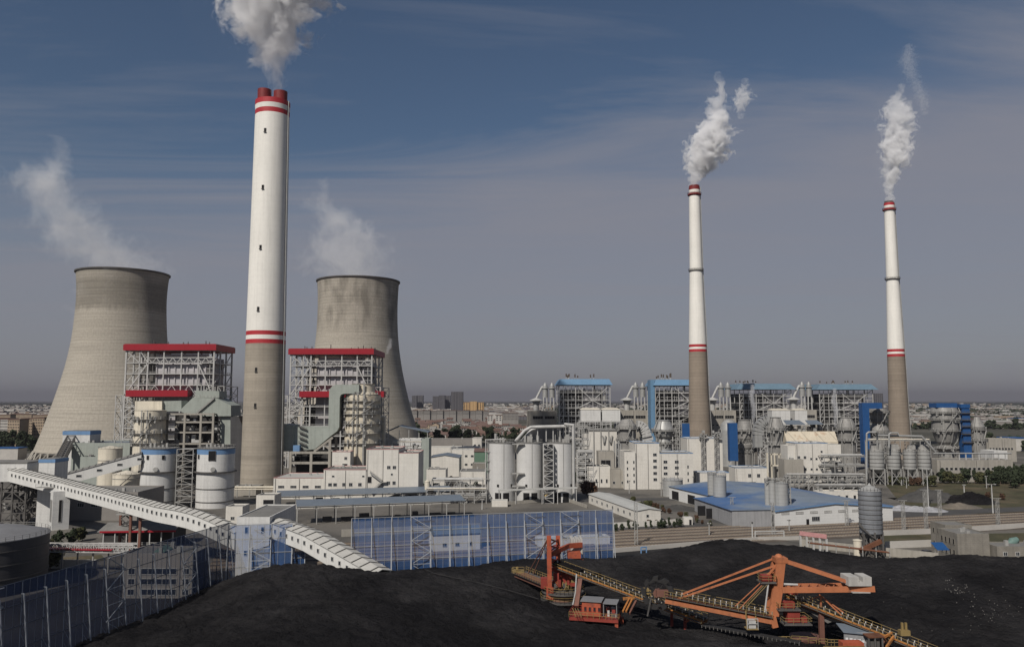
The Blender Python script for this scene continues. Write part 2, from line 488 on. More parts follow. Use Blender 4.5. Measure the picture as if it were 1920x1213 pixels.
def face_windows(parent, W, D, face, a, b, n, z0, z1, rows, w, h, mull=2, glass='glass', frame='steel_white', skip=0.0):
    T = WM[parent.name]
    for r in range(rows):
        z = z0 if rows == 1 else z0 + (z1 - z0) * r / (rows - 1)
        for i in range(n):
            if skip and R.random() < skip: continue
            t = a if n == 1 else a + (b - a) * i / (n - 1)
            if face == 'f': p, an = Vector((t, -0.01, z)), 0
            elif face == 'r': p, an = Vector((W + 0.01, t, z)), pi / 2
            elif face == 'l': p, an = Vector((-0.01, t + w, z)), -pi / 2
            m = T @ Matrix.Translation(p) @ Matrix.Rotation(an, 4, 'Z')
            link_part('window', window_mesh(w, h, mull, glass, frame), parent, m)


def shell(b, W, D, z0, z1, mi=0, t=0.3):
    b.box(0, W, 0, t, z0, z1, mi); b.box(0, W, D - t, D, z0, z1, mi)
    b.box(0, t, t, D - t, z0, z1, mi); b.box(W - t, W, t, D - t, z0, z1, mi)


def building(name, label, cat, loc, W, D, z1, wall, roof, rz=0.0, group=None, wins=(), parapet=0.5, trim=None, gable=0.0, axis='x', eave=0.4, door=None, vents=None):
    t = thing(name, label, cat, loc, group, rz)
    T = WM[t.name]
    b = MB(); b.M = T
    if gable:
        if axis == 'x':
            b._add([(0, 0, 0), (W, 0, 0), (W, D, 0), (0, D, 0), (0, 0, z1), (W, 0, z1), (W, D, z1), (0, D, z1), (0, D / 2, z1 + gable), (W, D / 2, z1 + gable)],
                   [(0, 1, 5, 4), (2, 3, 7, 6), (1, 2, 6, 9, 5), (3, 0, 4, 8, 7)], 0)
        else:
            b._add([(0, 0, 0), (W, 0, 0), (W, D, 0), (0, D, 0), (0, 0, z1), (W, 0, z1), (W, D, z1), (0, D, z1), (W / 2, 0, z1 + gable), (W / 2, D, z1 + gable)],
                   [(0, 1, 5, 8, 4), (2, 3, 7, 9, 6), (1, 2, 6, 5), (3, 0, 4, 7)], 0)
        b.build('wall', M[wall], t)
        r = MB(); r.M = T
        e = eave
        if axis == 'x':
            k = gable / (D / 2)
            for sgn in (0, 1):
                y0, y1 = (-e, D / 2) if sgn == 0 else (D + e, D / 2)
                za, zb = z1 - k * e + 0.06, z1 + gable + 0.06
                r.extrude([(-e, y0, za), (W + e, y0, za), (W + e, y1, zb), (-e, y1, zb)] if sgn else [(-e, y1, zb), (W + e, y1, zb), (W + e, y0, za), (-e, y0, za)], (0, 0, 0.14))
        else:
            k = gable / (W / 2)
            for sgn in (0, 1):
                x0, x1 = (-e, W / 2) if sgn == 0 else (W + e, W / 2)
                za, zb = z1 - k * e + 0.06, z1 + gable + 0.06
                r.extrude([(x0, -e, za), (x0, D + e, za), (x1, D + e, zb), (x1, -e, zb)], (0, 0, 0.14))
        r.build('roof', M[roof], t)
    else:
        shell(b, W, D, 0, z1, 0)
        if trim:
            pass
        b.build('wall', M[wall], t)
        r = MB(); r.M = T
        r.box(0.31, W - 0.31, 0.31, D - 0.31, z1 - parapet - 0.25, z1 - parapet)
        ro = r.build('roof', M[roof], t)
        if vents is None: vents = 3 if W > 9 and not group else 0
        if W > 12 and z1 > 6 and wall in ('white', 'white_panel', 'concrete'):
            for f_ in (.04, .52):
                v = MB(); v.M = T; v.beam((W * f_, -.12, .2), (W * f_, -.12, z1 - .3), .16); v.build('downpipe', M['steel_dark'], t)
        if vents:
            v = MB(); v.M = T
            for i in range(vents):
                x, y = R.uniform(1, max(1.1, W - 3)), R.uniform(1, max(1.1, D - 2)); a = R.uniform(0.5, 1.3)
                v.box(x, x + a, y, y + a, z1 - parapet, z1 - parapet + R.uniform(0.6, 1.6))
            v.build('roof_vent', M['steel_grey'], ro)
        if trim:
            c = MB(); c.M = T
            e = 0.12; hgt = 0.7 if trim != 'blue_band' else 0.8
            c.box(-e, W + e, -e, 0.003 + e, z1 + 0.002, z1 + 0.25)
            c.box(-e, W + e, D - e, D + e, z1 + 0.002, z1 + 0.25)
            c.box(-e, e, 0.004 + e, D - e, z1 + 0.002, z1 + 0.25)
            c.box(W - e, W + e, 0.004 + e, D - e, z1 + 0.002, z1 + 0.25)
            c.build('coping', M[trim], t)
    for w in wins: face_windows(t, W, D, *w)
    if door:
        for (x, w, h) in door:
            d = MB(); d.M = T
            d.box(x, x + w, -0.06, 0.0, 0.02, h)
            d.build('door', M['black'], t)
    return t


def lattice(b, x0, x1, y0, y1, z0, z1, step, w=0.3, mi=0, diag=True):
    """square lattice tower"""
    c = [(x0, y0), (x1, y0), (x1, y1), (x0, y1)]
    for x, y in c: b.beam((x, y, z0), (x, y, z1), w, w, mi)
    n = max(1, round((z1 - z0) / step))
    for k in range(n + 1):
        z = z0 + (z1 - z0) * k / n
        for (a, e) in zip(c, c[1:] + c[:1]):
            b.beam((*a, z), (*e, z), w * 0.7, w * 0.7, mi)
            if diag and k < n:
                zz = z0 + (z1 - z0) * (k + 1) / n
                if k % 2: b.beam((*a, z), (*e, zz), w * 0.6, w * 0.6, mi)
                else: b.beam((*e, z), (*a, zz), w * 0.6, w * 0.6, mi)
    return b


def stair_tower(label, x0, x1, y0, y1, z0, z1, m='steel_grey', step=3.0, group=None):
    t = thing('stair_tower', label, 'stair tower', ((x0 + x1) / 2, (y0 + y1) / 2, z0), group)
    lattice(MB(), x0, x1, y0, y1, z0, z1, step, 0.32).build('frame', M[m], t)
    b = MB()
    n = max(1, round((z1 - z0) / step))
    for k in range(n):
        za, zb = z0 + (z1 - z0) * k / n, z0 + (z1 - z0) * (k + 1) / n
        ya = y0 + (0.25 if k % 2 else 0.6) * (y1 - y0)
        b.beam((x0 + 0.3, ya, za), (x1 - 0.3, ya, zb), 1.0, 0.25) if k % 2 else b.beam((x1 - 0.3, ya, za), (x0 + 0.3, ya, zb), 1.0, 0.25)
        b.box(x0, x1, y0, y1, zb - 0.1, zb + 0.02)
    b.build('stair_flight', M['steel_grey'], t)
    return t


def legs4(t, x0, x1, y0, y1, z0, z1, w, m, name='leg'):
    for x in (x0, x1):
        for y in (y0, y1):
            MB().beam((x, y, z0), (x, y, z1), w).build(name, M[m], t)


# ------------------------------------------------------------------ the setting
def sheet(name, poly, z, m, kind='structure', res=0):
    b = MB(); b.quad(*[(x, y, z) for x, y in poly])
    return tag(b.build(name, M[m]), kind=kind)


g_mat = mat('far_ground', (0.055, 0.053, 0.040), 0.95, 0.3, 0.004, col2=(0.11, 0.10, 0.082), c2=(0.52, 0.66), c2scale=0.006)
M['far_ground'] = g_mat
E = 24000.0
gb = MB()
gb.quad((-E, -600, 0), (E, -600, 0), (E, 30000, 0), (-E, 30000, 0))
tag(gb.build('ground', g_mat), kind='structure')
sheet('yard', [(-420, 60), (330, 60), (520, 560), (420, 760), (-430, 760)], 0.02, 'paving')
sheet('field', [G(1690, 945).xy, G(1990, 985).xy, G(2000, 900).xy, G(1660, 908).xy], 0.05, 'grass')
sheet('grass_verge', [G(1655, 1024).xy, G(1990, 1018).xy, G(1990, 998).xy, G(1655, 1003).xy], 0.06, 'grass')
sheet('grass_patch', [G(30, 1075).xy, G(200, 1050).xy, G(190, 1040).xy, G(40, 1050).xy], 0.06, 'grass')

# railway: six tracks running up to the right behind the coal yard
RD = Vector((cos(radians(15)), sin(radians(15)), 0)); RN = Vector((-RD.y, RD.x, 0))
R0 = Vector((60, 268, 0))
def along(t, n, z=0.0): return R0 + RD * t + RN * n + Vector((0, 0, z))
sheet('railway_bed', [along(-150, -3.5).xy, along(420, -3.5).xy, along(420, 33).xy, along(-150, 33).xy], 0.05, 'ballast')
for i in range(6):
    c = 0.3 + i * 5.6
    b = MB()
    pale = 2.6
    b.extrude([along(-150, c - 1.9, 0.054), along(420, c - 1.9, 0.054), along(420, c - 1.3, 0.34), along(-150, c - 1.3, 0.34)], (0, 0, 0.02), 0)
    b.extrude([along(-150, c + 1.3, 0.34), along(420, c + 1.3, 0.34), along(420, c + 1.9, 0.054), along(-150, c + 1.9, 0.054)], (0, 0, 0.02), 0)
    b.quad(along(-150, c - 1.3, 0.361), along(420, c - 1.3, 0.361), along(420, c + 1.3, 0.361), along(-150, c + 1.3, 0.361), mi=1)
    for s_ in (-0.72, 0.72):
        b.beam(along(-150, c + s_, 0.46), along(420, c + s_, 0.46), 0.16, 0.18, 2)
    for k in range(0, 300):
        t_ = -40 + k * 1.2
        b.beam(along(t_, c - 1.25, 0.40), along(t_, c + 1.25, 0.40), 0.28, 0.10, 3)
    M.setdefault('sleeper', mat('concrete_sleeper', (0.33, 0.30, 0.26), 0.9, 0.15, 0.4))
    M.setdefault('pale_ballast', mat('pale_ballast', (0.34, 0.295, 0.24), 0.95, 0.25, 0.25, bump=0.3, bscale=4))
    tag(b.build('railway_track', [M['ballast'], M['pale_ballast'], M['steel_rail'], M['sleeper']]), kind='structure')
sheet('coal_dust_ground', [(-170, 100), (-60, 100), (-40, 212), (50, 238), (50, 262), (-60, 236), (-90, 226), (-112, 215), (-120, 190), (-170, 185)], 0.04, 'coal_dust')
sheet('road', [along(-30, 34).xy, along(420, 34).xy, along(420, 46).xy, along(-30, 46).xy], 0.07, 'asphalt')
sheet('crossing_road', [along(34, -8).xy, along(41, -8).xy, along(20, 80).xy, along(12, 80).xy], 0.09, 'paving')
sheet('plant_road', [(0, 372), (130, 392), (130, 402), (0, 382)], 0.06, 'asphalt')

# ------------------------------------------------------------------ cooling towers
def tower_mat(name, stain_shade):
    m = bpy.data.materials.new(name); m.use_nodes = True
    nt = m.node_tree; nt.nodes.clear(); N, L = nt.nodes.new, nt.links.new
    tc = N('ShaderNodeTexCoord'); sep = N('ShaderNodeSeparateXYZ'); L(tc.outputs['Object'], sep.inputs[0])
    at = N('ShaderNodeMath'); at.operation = 'ARCTAN2'; L(sep.outputs[1], at.inputs[0]); L(sep.outputs[0], at.inputs[1])

    def mth(op, a, b=0.0):
        n = N('ShaderNodeMath'); n.operation = op
        for i, x in enumerate((a, b)):
            if isinstance(x, (int, float)): n.inputs[i].default_value = x
            else: L(x, n.inputs[i])
        return n.outputs[0]

    def mr(v, a, b, c, d):
        n = N('ShaderNodeMapRange'); L(v, n.inputs[0])
        for i, x in enumerate((a, b, c, d)): n.inputs[i + 1].default_value = x
        return n.outputs[0]

    def nz(vec, s, det=5):
        n = N('ShaderNodeTexNoise'); n.inputs['Scale'].default_value = s; n.inputs['Detail'].default_value = det; L(vec, n.inputs['Vector']); return n.outputs[0]
    cv = N('ShaderNodeCombineXYZ'); L(at.outputs[0], cv.inputs[0]); L(mth('MULTIPLY', sep.outputs[2], 1.0), cv.inputs[2])
    lift = N('ShaderNodeMapping'); lift.inputs['Scale'].default_value = (0.8, 1, 0.75); L(cv.outputs[0], lift.inputs[0])
    panel = N('ShaderNodeMapping'); panel.inputs['Scale'].default_value = (26, 1, 0.55); L(cv.outputs[0], panel.inputs[0])
    ragged_map = N('ShaderNodeMapping'); ragged_map.inputs['Scale'].default_value = (9, 1, 0.03); L(cv.outputs[0], ragged_map.inputs[0])
    f = mr(nz(lift.outputs[0], 1.0, 4), 0.3, 0.7, 0.86, 1.12)
    f = mth('MULTIPLY', f, mr(nz(panel.outputs[0], 1.0, 2), 0.3, 0.7, 0.90, 1.08))
    rib = mth('LESS_THAN', mth('FRACT', mth('MULTIPLY', at.outputs[0], 96 / (2 * pi))), 0.14)
    f = mth('MULTIPLY', f, mth('SUBTRACT', 1.0, mth('MULTIPLY', rib, 0.07)))
    line = mth('LESS_THAN', mth('FRACT', mth('DIVIDE', sep.outputs[2], 2.6)), 0.2)
    f = mth('MULTIPLY', f, mth('SUBTRACT', 1.0, mth('MULTIPLY', line, 0.10)))
    # wet band on the larger tower; plume shadow painted as streaks on the smaller
    edge = mth('ADD', sep.outputs[2], mth('MULTIPLY', nz(ragged_map.outputs[0], 1.0, 6), stain_shade[2]))
    st = mth('MULTIPLY', mr(edge, stain_shade[0], stain_shade[0] + stain_shade[3], 0, 1), mr(sep.outputs[2], stain_shade[1] - 3, stain_shade[1] + 3, 1, stain_shade[5]))
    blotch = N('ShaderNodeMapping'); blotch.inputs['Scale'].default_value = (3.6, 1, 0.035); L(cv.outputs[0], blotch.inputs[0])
    st = mth('MULTIPLY', st, mr(nz(blotch.outputs[0], 1.0, 6), stain_shade[6], stain_shade[6] + 0.18, stain_shade[7], 1.0))
    f = mth('MULTIPLY', f, mth('SUBTRACT', 1.0, mth('MULTIPLY', st, stain_shade[4])))
    rgb = N('ShaderNodeRGB'); rgb.outputs[0].default_value = (0.345, 0.316, 0.268, 1)
    vs = N('ShaderNodeVectorMath'); vs.operation = 'SCALE'; L(rgb.outputs[0], vs.inputs[0]); L(f, vs.inputs[3])
    b = N('ShaderNodeBsdfPrincipled'); b.inputs['Roughness'].default_value = 0.9; b.inputs['Specular IOR Level'].default_value = 0.15
    L(vs.outputs[0], b.inputs['Base Color'])
    out = N('ShaderNodeOutputMaterial'); L(b.outputs[0], out.inputs[0])
    return m


def cooling_tower(label, cx, cy_, prof, zlow, mt):
    t = thing('cooling_tower', label, 'cooling tower', (cx, cy_, 0), 'hyperbolic cooling towers')
    pts = np.array(prof)
    zs = np.linspace(pts[0, 0], pts[-1, 0], 50)
    # smooth curve through the measured radii
    rs = np.interp(zs, *zip(*sorted(map(tuple, pts))))
    for _ in range(6): rs[1:-1] = (rs[:-2] + 2 * rs[1:-1] + rs[2:]) / 4
    outer = [(r, z) for r, z in zip(rs, zs)]
    top = outer[-1]
    inner = [(r - 0.9, z) for r, z in outer][::-1]
    b = MB()
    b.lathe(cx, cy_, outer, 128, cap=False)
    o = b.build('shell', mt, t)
    b = MB(); b.lathe(cx, cy_, inner, 96, cap=False)
    b.build('inner_face', M['concrete'], t)
    b = MB()
    r, z = top
    b.lathe(cx, cy_, [(r + 0.01, z - 1.2), (r + 0.9, z - 0.8), (r + 1.0, z + 0.2), (r - 0.9, z + 0.25), (r - 0.9, z)], 128, cap=False)
    b.build('rim_walkway', M['steel_dark'], t)
    rb, zb = outer[0]
    b = MB(); b.lathe(cx, cy_, [(rb + 5.2, 0.0), (rb + 5.0, 1.4), (rb + 4.2, 1.4), (rb + 4.2, 0.3)], 96, cap=False)
    b.build('basin_wall', M['concrete'], t)
    leg = {}
    n = 42
    for sgn in (-1, 1):
        l = MB(); da = sgn * 0.5 * 2 * pi / n
        l.beam((rb + 3.6, 0, 0.1), ((rb - 0.4) * cos(da), (rb - 0.4) * sin(da), zb + 0.2), 1.0, 1.0)
        o = l.build('leg', M['concrete']); leg[sgn] = o.data
        WM.pop(o.name); bpy.data.objects.remove(o)
    for i in range(n):
        for sgn in (-1, 1):
            link_part('leg', leg[sgn], t, Matrix.Translation((cx, cy_, 0)) @ Matrix.Rotation(2 * pi * i / n, 4, 'Z'))
    return t


YA = 659.0
prA = [(ZZ(y, YA) if y > 510 else ZZ(y, YA - 37), r * RS(223, YA)) for y, r in ((842, 147), (820, 138.5), (770, 122), (720, 107.5), (690, 99.5), (650, 92), (620, 88.7), (580, 86), (555, 85.6), (525, 87.5), (500, 89.5))]
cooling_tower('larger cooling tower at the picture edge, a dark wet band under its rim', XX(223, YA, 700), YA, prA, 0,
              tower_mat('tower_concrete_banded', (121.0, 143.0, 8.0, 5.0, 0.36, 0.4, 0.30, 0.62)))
YB = 711.0
prB = [(ZZ(y, YB) if y > 525 else ZZ(y, YB - 35), r * RS(669, YB)) for y, r in ((838, 126.5), (820, 121), (795, 112.5), (770, 104), (720, 91.5), (690, 85), (650, 78.8), (620, 76.2), (585, 75), (545, 76), (517, 77.6))]
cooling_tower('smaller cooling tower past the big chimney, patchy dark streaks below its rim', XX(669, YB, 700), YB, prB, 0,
              tower_mat('tower_concrete_plume_shadow', (118.0, 170.0, 30.0, 16.0, 0.42, 1.0, 0.44, 0.1)))  # these streaks paint the steam plume's shadow into the concrete

# ------------------------------------------------------------------ chimneys
def chimney(label, px_base, Y, rows, mats, flues, holes=(), platforms=(), ladder=True):
    """rows: (photo row, half width in pixels, material index of the part above)"""
    cx = XX(px_base, Y, rows[0][0])
    t = thing('chimney', label, 'chimney', (cx, Y, 0), None)
    s_ = RS(px_base, Y)
    prof = [(rows[0][1] * s_ * 1.05, 0.0)]; mis = [rows[0][2]]
    for (py, hw, mi) in rows:
        prof.append((hw * s_, ZZ(py, Y - hw * s_))); mis.append(mi)
    mis = mis[:len(prof) - 1]
    b = MB(); b.lathe(cx, Y, prof, 72, mis=mis)
    b.build('shaft', mats, t)
    zt, rt = prof[-1][1], prof[-1][0]
    for (dx, dy, r, py, m) in flues:
        f = MB(); zz = ZZ(py, Y + dy - r)
        f.lathe(cx + dx, Y + dy, [(r, zt + 0.003), (r, zz), (r - 0.35, zz), (r - 0.35, zz - 2.5)], 40, cap=True)
        f.build('flue', M[m], t)
    for (py, pr, th) in platforms:
        p = MB(); z = ZZ(py, Y - pr)
        p.lathe(cx, Y, [(pr, z - th / 2), (pr, z + th / 2)], 56)
        ring = [(cx + pr * cos(2 * pi * i / 28), Y + pr * sin(2 * pi * i / 28), z + th / 2) for i in range(29)]
        p.rail(ring, 1.2, 0.12)
        p.build('platform', M['flue_red' if py < 500 else 'steel_dark'], t)
    for (px, py) in holes:
        z = ZZ(py, Y - rows[5][1] * s_); x = XX(px, Y, py)
        r = float(np.interp(z, [q[1] for q in prof], [q[0] for q in prof])); dx = x - cx
        y = Y - sqrt(max(0, r * r - dx * dx)) - 0.02
        w = link_part('window', window_mesh(1.1, 1.9, 1, 'black', 'steel_dark'), t, Matrix.Translation((x - 0.5, y, z)) @ Matrix.Rotation(atan2(dx, sqrt(r * r - dx * dx)), 4, 'Z'))
        hb = MB(); hb.box(x - 0.7, x + 0.7, y - 0.7, y, z - 0.35, z - 0.1); hb.build('ledge', M['steel_dark'], w)
    if ladder:
        l = MB(); n = len(prof)
        pts = []
        for (r, z) in prof:
            a = radians(-14)
            pts.append((cx + (r + 0.35) * cos(a), Y + (r + 0.35) * sin(a), z))
        for a_, b_ in zip(pts, pts[1:]):
            l.beam(a_, b_, 0.5, 0.35)
        l.build('ladder', M['steel_grey'], t)
    return t, cx, zt


YC = 430.0
c1, c1x, c1z = chimney('thick twin-flue chimney, white over bare concrete, with red double bands at top and middle', 490.5, YC,
    [(912, 40.0, 0), (780, 38.8, 0), (643, 37.9, 1), (635, 37.8, 2), (627, 37.7, 1), (619, 37.6, 2), (420, 35.6, 2), (208.5, 33.6, 1), (199.5, 33.6, 2), (190.5, 34.2, 1), (181, 34.2, 1)],
    [M['chimney_concrete'], M['chimney_red'], M['chimney_white']],
    [(-5.0, 0.8, 3.7, 164.5, 'flue_red'), (4.4, -0.8, 3.7, 168, 'flue_red')],
    [(507, 246), (503, 353), (499, 466), (495, 582), (491.5, 696), (490, 763)])
c2, c2x, c2z = chimney('slim brown-based white chimney behind the blank white tower block, thick steam at its top', 1312, 607.0,
    [(818, 21.5, 0), (740, 18.6, 0), (659, 17.0, 1), (654, 16.9, 2), (650, 16.8, 1), (645, 16.7, 2), (505, 12.4, 2), (366, 10.6, 3), (360.5, 10.6, 2), (354.5, 10.7, 3), (349, 10.5, 3)],
    [M['chimney_brown'], M['chimney_red'], M['chimney_white'], M['flue_red']], [(0, 0, 4.0, 346, 'flue_red')], platforms=[(362.5, 5.2, 0.7), (506, 5.6, 0.7)])
c3, c3x, c3z = chimney('slim white chimney with a brown base rising behind the row of four small silos', 1686.5, 652.0,
    [(810, 20.5, 0), (740, 18.2, 0), (668, 16.9, 1), (663, 16.8, 2), (659, 16.7, 1), (654, 16.6, 2), (521, 12.2, 2), (393, 10.4, 1), (389, 10.4, 2), (384, 10.5, 1), (379, 10.3, 1)],
    [M['chimney_brown'], M['chimney_red'], M['chimney_white']], [(0, 0, 3.6, 376, 'steel_dark')], platforms=[(391.5, 5.2, 0.7), (522, 5.8, 0.7)])

# ------------------------------------------------------------------ boiler houses
def boiler_red(label, px0, px1, Y0, depth, py_roof, py_eave, lower, seed):
    rr = random.Random(seed)
    x0, x1 = XX(px0, Y0, 690), XX(px1, Y0, 690)
    W = x1 - x0; y1 = Y0 + depth
    t = thing('boiler_house', label, 'boiler house', (x0, Y0, 0), 'open steel boiler houses with red roofs')
    zr, ze = ZZ(py_roof, Y0), ZZ(py_eave, Y0)
    b = MB(); o = 1.6
    b.box(x0 - o, x1 + o, Y0 - o, y1 + o, ze, zr - 0.35)
    b.box(x0 - o + 0.5, x1 + o - 0.5, Y0 - o + 0.5, y1 + o - 0.5, zr - 0.35 + 0.002, zr)
    roof = b.build('roof', M['red'], t)
    v = MB()
    for i in range(16):
        x, y = rr.uniform(x0, x1), rr.uniform(Y0, y1)
        v.tube((x, y, zr), (x, y, zr + rr.uniform(1.0, 3.2)), 0.3, 0.35, 6)
    v.build('roof_vent', M['steel_dark'], roof)
    fr = [0, .155, .25, .43, .63, .82, 1.0]
    xs = [x0 + W * f for f in fr]
    ys = [Y0, Y0 + depth * 0.33, Y0 + depth * 0.66, y1]
    lv = [0, 8, 15, 22, 29, 36, 42.5, 49, ZZ(722, Y0) if Y0 < 540 else 57.5, 64, 71, ze]
    fm = MB()
    for i, x in enumerate(xs):
        for j, y in enumerate(ys):
            if i in (0, 6) or j in (0, 3) or i == 1:
                w = 0.95 if i in (0, 6, 2) else 0.75
                fm.beam((x, y, 0), (x, y, ze), w)
    for z in lv[1:]:
        for y in (Y0, y1): fm.beam((x0, y, z), (x1, y, z), 0.6)
        for x in (x0, x1, xs[1]): fm.beam((x, Y0, z), (x, y1, z), 0.6)
        fm.beam((x0, ys[1], z), (xs[1], ys[1], z), 0.5)
    for k in range(1, len(lv) - 1):
        zm = (lv[k] + lv[k + 1]) / 2
        for (xa, xb) in ((x0, xs[2]), (xs[6] - W * .09, x1)): fm.beam((xa, Y0 + 1.2, zm), (xb, Y0 + 1.2, zm), 0.32)
        for x in (xs[1] - W * .07, xs[1] + W * .05, xs[6] - W * .05): fm.beam((x, Y0 + .8, lv[k]), (x, Y0 + .8, lv[k + 1]), 0.34)
    fm.build('steel_frame', M['steel_white'], t)
    br = MB()
    z0, z1 = lv[-5] + 1, lv[-2]
    br.beam((xs[0], Y0 - 0.1, z0), (xs[2], Y0 - 0.1, z1), 0.75); br.beam((xs[6], Y0 - 0.1, z0), (xs[5], Y0 - 0.1, z1), 0.75)
    br.beam((xs[2], Y0 - 0.1, lv[-2]), (xs[1], Y0 - 0.1, ze), 0.55); br.beam((xs[0], Y0 - 0.1, ze), (xs[1], Y0 - 0.1, lv[-2]), 0.55)
    br.beam((xs[2], Y0 - .1, lv[-5]), (xs[0], Y0 - .1, lv[-6] - 3), 0.55)
    # zigzag truss under the top storey
    za, zb = lv[-2], lv[-2] + 3.4
    br.beam((xs[2], Y0 - 0.1, zb), (xs[6], Y0 - 0.1, zb), 0.5)
    n = 16
    for i in range(n):
        xa, xb = xs[2] + (xs[6] - xs[2]) * i / n, xs[2] + (xs[6] - xs[2]) * (i + 1) / n
        br.beam((xa, Y0 - 0.1, za if i % 2 else zb), (xb, Y0 - 0.1, zb if i % 2 else za), 0.4)
    for k in (3, 4, 5):
        xm = (xs[k - 1] + xs[k]) / 2
        br.beam((xs[k - 1], Y0 - .1, lv[-5]), (xm, Y0 - .1, lv[-4]), 0.35); br.beam((xs[k], Y0 - .1, lv[-5]), (xm, Y0 - .1, lv[-4]), 0.35)
    for k in range(1, 8):
        for (xa, xb) in ((xs[0], xs[1]), (xs[5], xs[6])):
            s_ = k % 2
            br.beam((xa, Y0 - .1, lv[k] if s_ else lv[k + 1]), (xb, Y0 - .1, lv[k + 1] if s_ else lv[k]), 0.45)
    for j in range(3):
        for k in range(1, 11):
            if (j + k) % 2 == 0:
                s_ = (k // 2) % 2
                for x in (x0, x1):
                    br.beam((x, ys[j], lv[k]), (x, ys[j + 1], lv[k + 1]) if s_ else (x, ys[j + 1], lv[k + 1]), 0.45)
    br.build('brace_lattice', M['steel_white'], t)
    c = MB()
    cx0, cx1 = xs[2] + 2.5, xs[6] - 3.5
    c.box(cx0, cx1, Y0 + 6, y1 - 5, 24, ze - 4.5)
    c.box(cx0 + 2, cx1 - 2, Y0 + 2.6, Y0 + 5.99, lv[-4] - 6, lv[-2] - 0.8)
    for k in range(9): c.box(cx0 + 2 + k * (cx1 - cx0 - 5) / 8, cx0 + 2.7 + k * (cx1 - cx0 - 5) / 8, Y0 + 1.9, Y0 + 2.59, lv[-4] - 5, lv[-2] - 2)
    for i in range(5): c.tube((cx0 + 2, Y0 + 5, ze - 3.2 - 0.0 + i * 0.0), (cx1 - 2, Y0 + 5, ze - 3.2), 1.1, 1.1, 8) if i == 0 else None
    c.build('furnace_casing', M['casing'], t)
    for z in lv[2:-1]:
        d = MB()
        d.box(x0 + .5, xs[2] - .2, Y0 + 0.5, y1 - .5, z - 0.05, z + 0.12)
        d.box(xs[5], x1 - .5, Y0 + 0.5, y1 - .5, z - 0.05, z + 0.12)
        d.box(xs[2], xs[5], Y0 + 0.5, Y0 + 4.2, z - 0.05, z + 0.12)
        d.rail([(x0, Y0 - 0.2, z + .2), (x1, Y0 - 0.2, z + .2), (x1 + .2, y1, z + .2)], 1.2, 0.16, 0, 4)
        d.build('floor_deck', M['steel_grey'], t)
    q = MB()
    for i in range(70):
        side = rr.random() < 0.55
        xx = rr.uniform(x0 + 1, xs[2] - 1) if side else rr.uniform(xs[5] + 0.5, x1 - 1)
        z = rr.choice(lv[1:-1]); yy = rr.uniform(Y0 + 2, y1 - 4); a = rr.uniform(0.5, 2.2)
        if rr.random() < 0.5: q.box(xx, xx + a, yy, yy + a, z + 0.13, z + rr.uniform(1.2, 4.5), rr.choice((0, 1, 2)))
        else: q.tube((xx, yy, z), (xx, yy, z + rr.uniform(5, 14)), rr.uniform(.25, .7), None, 8, rr.choice((0, 1, 2)))
    for i in range(26):
        z = rr.uniform(10, ze - 6); xx = rr.uniform(x0 + 1, x1 - 14); yy = rr.uniform(Y0 + 2, Y0 + 6)
        q.tube((xx, yy, z), (xx + rr.uniform(4, 13), yy, z), rr.uniform(.2, .6), None, 6, rr.choice((0, 1, 2)))
    q.build_each('boiler_pipe', [M['steel_grey'], M['casing'], M['steel_dark']], t)
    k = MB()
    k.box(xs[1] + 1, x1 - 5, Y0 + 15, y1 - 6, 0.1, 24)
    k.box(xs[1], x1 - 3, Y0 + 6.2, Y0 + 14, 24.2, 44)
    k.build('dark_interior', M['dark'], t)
    pxa, pxb, pya, pyb = lower
    lb = MB()
    lb.box(XX(pxa, Y0, 738), XX(pxb, Y0, 738), Y0 - 5.5, Y0 + 3, ZZ(pyb, Y0), ZZ(pya, Y0))
    lb.build('lower_roof', M['red'], t)
    # service tower along the west edge
    s_ = MB(); lattice(s_, x0 - 6.5, x0 - 2.2, Y0 + 2, Y0 + 9, 0, 50, 5, 0.5)
    s_.build('stair_frame', M['steel_white'], t)
    s_ = MB(); lattice(s_, x1 + 2, x1 + 6, Y0 + 3, y1 - 4, 0, 56, 6, 0.5)
    s_.build('stair_frame', M['steel_white'], t)
    return t


boiler_red('red-roofed open steel boiler house between the larger cooling tower and the big chimney', 236, 401, 520.0, 33, 645, 657, (243, 358, 731.5, 743.5), 3)
boiler_red('red-roofed open steel boiler house in front of the smaller cooling tower', 545, 697, 563.0, 46, 653.5, 664.5, (565, 722, 733.5, 744.5), 4)


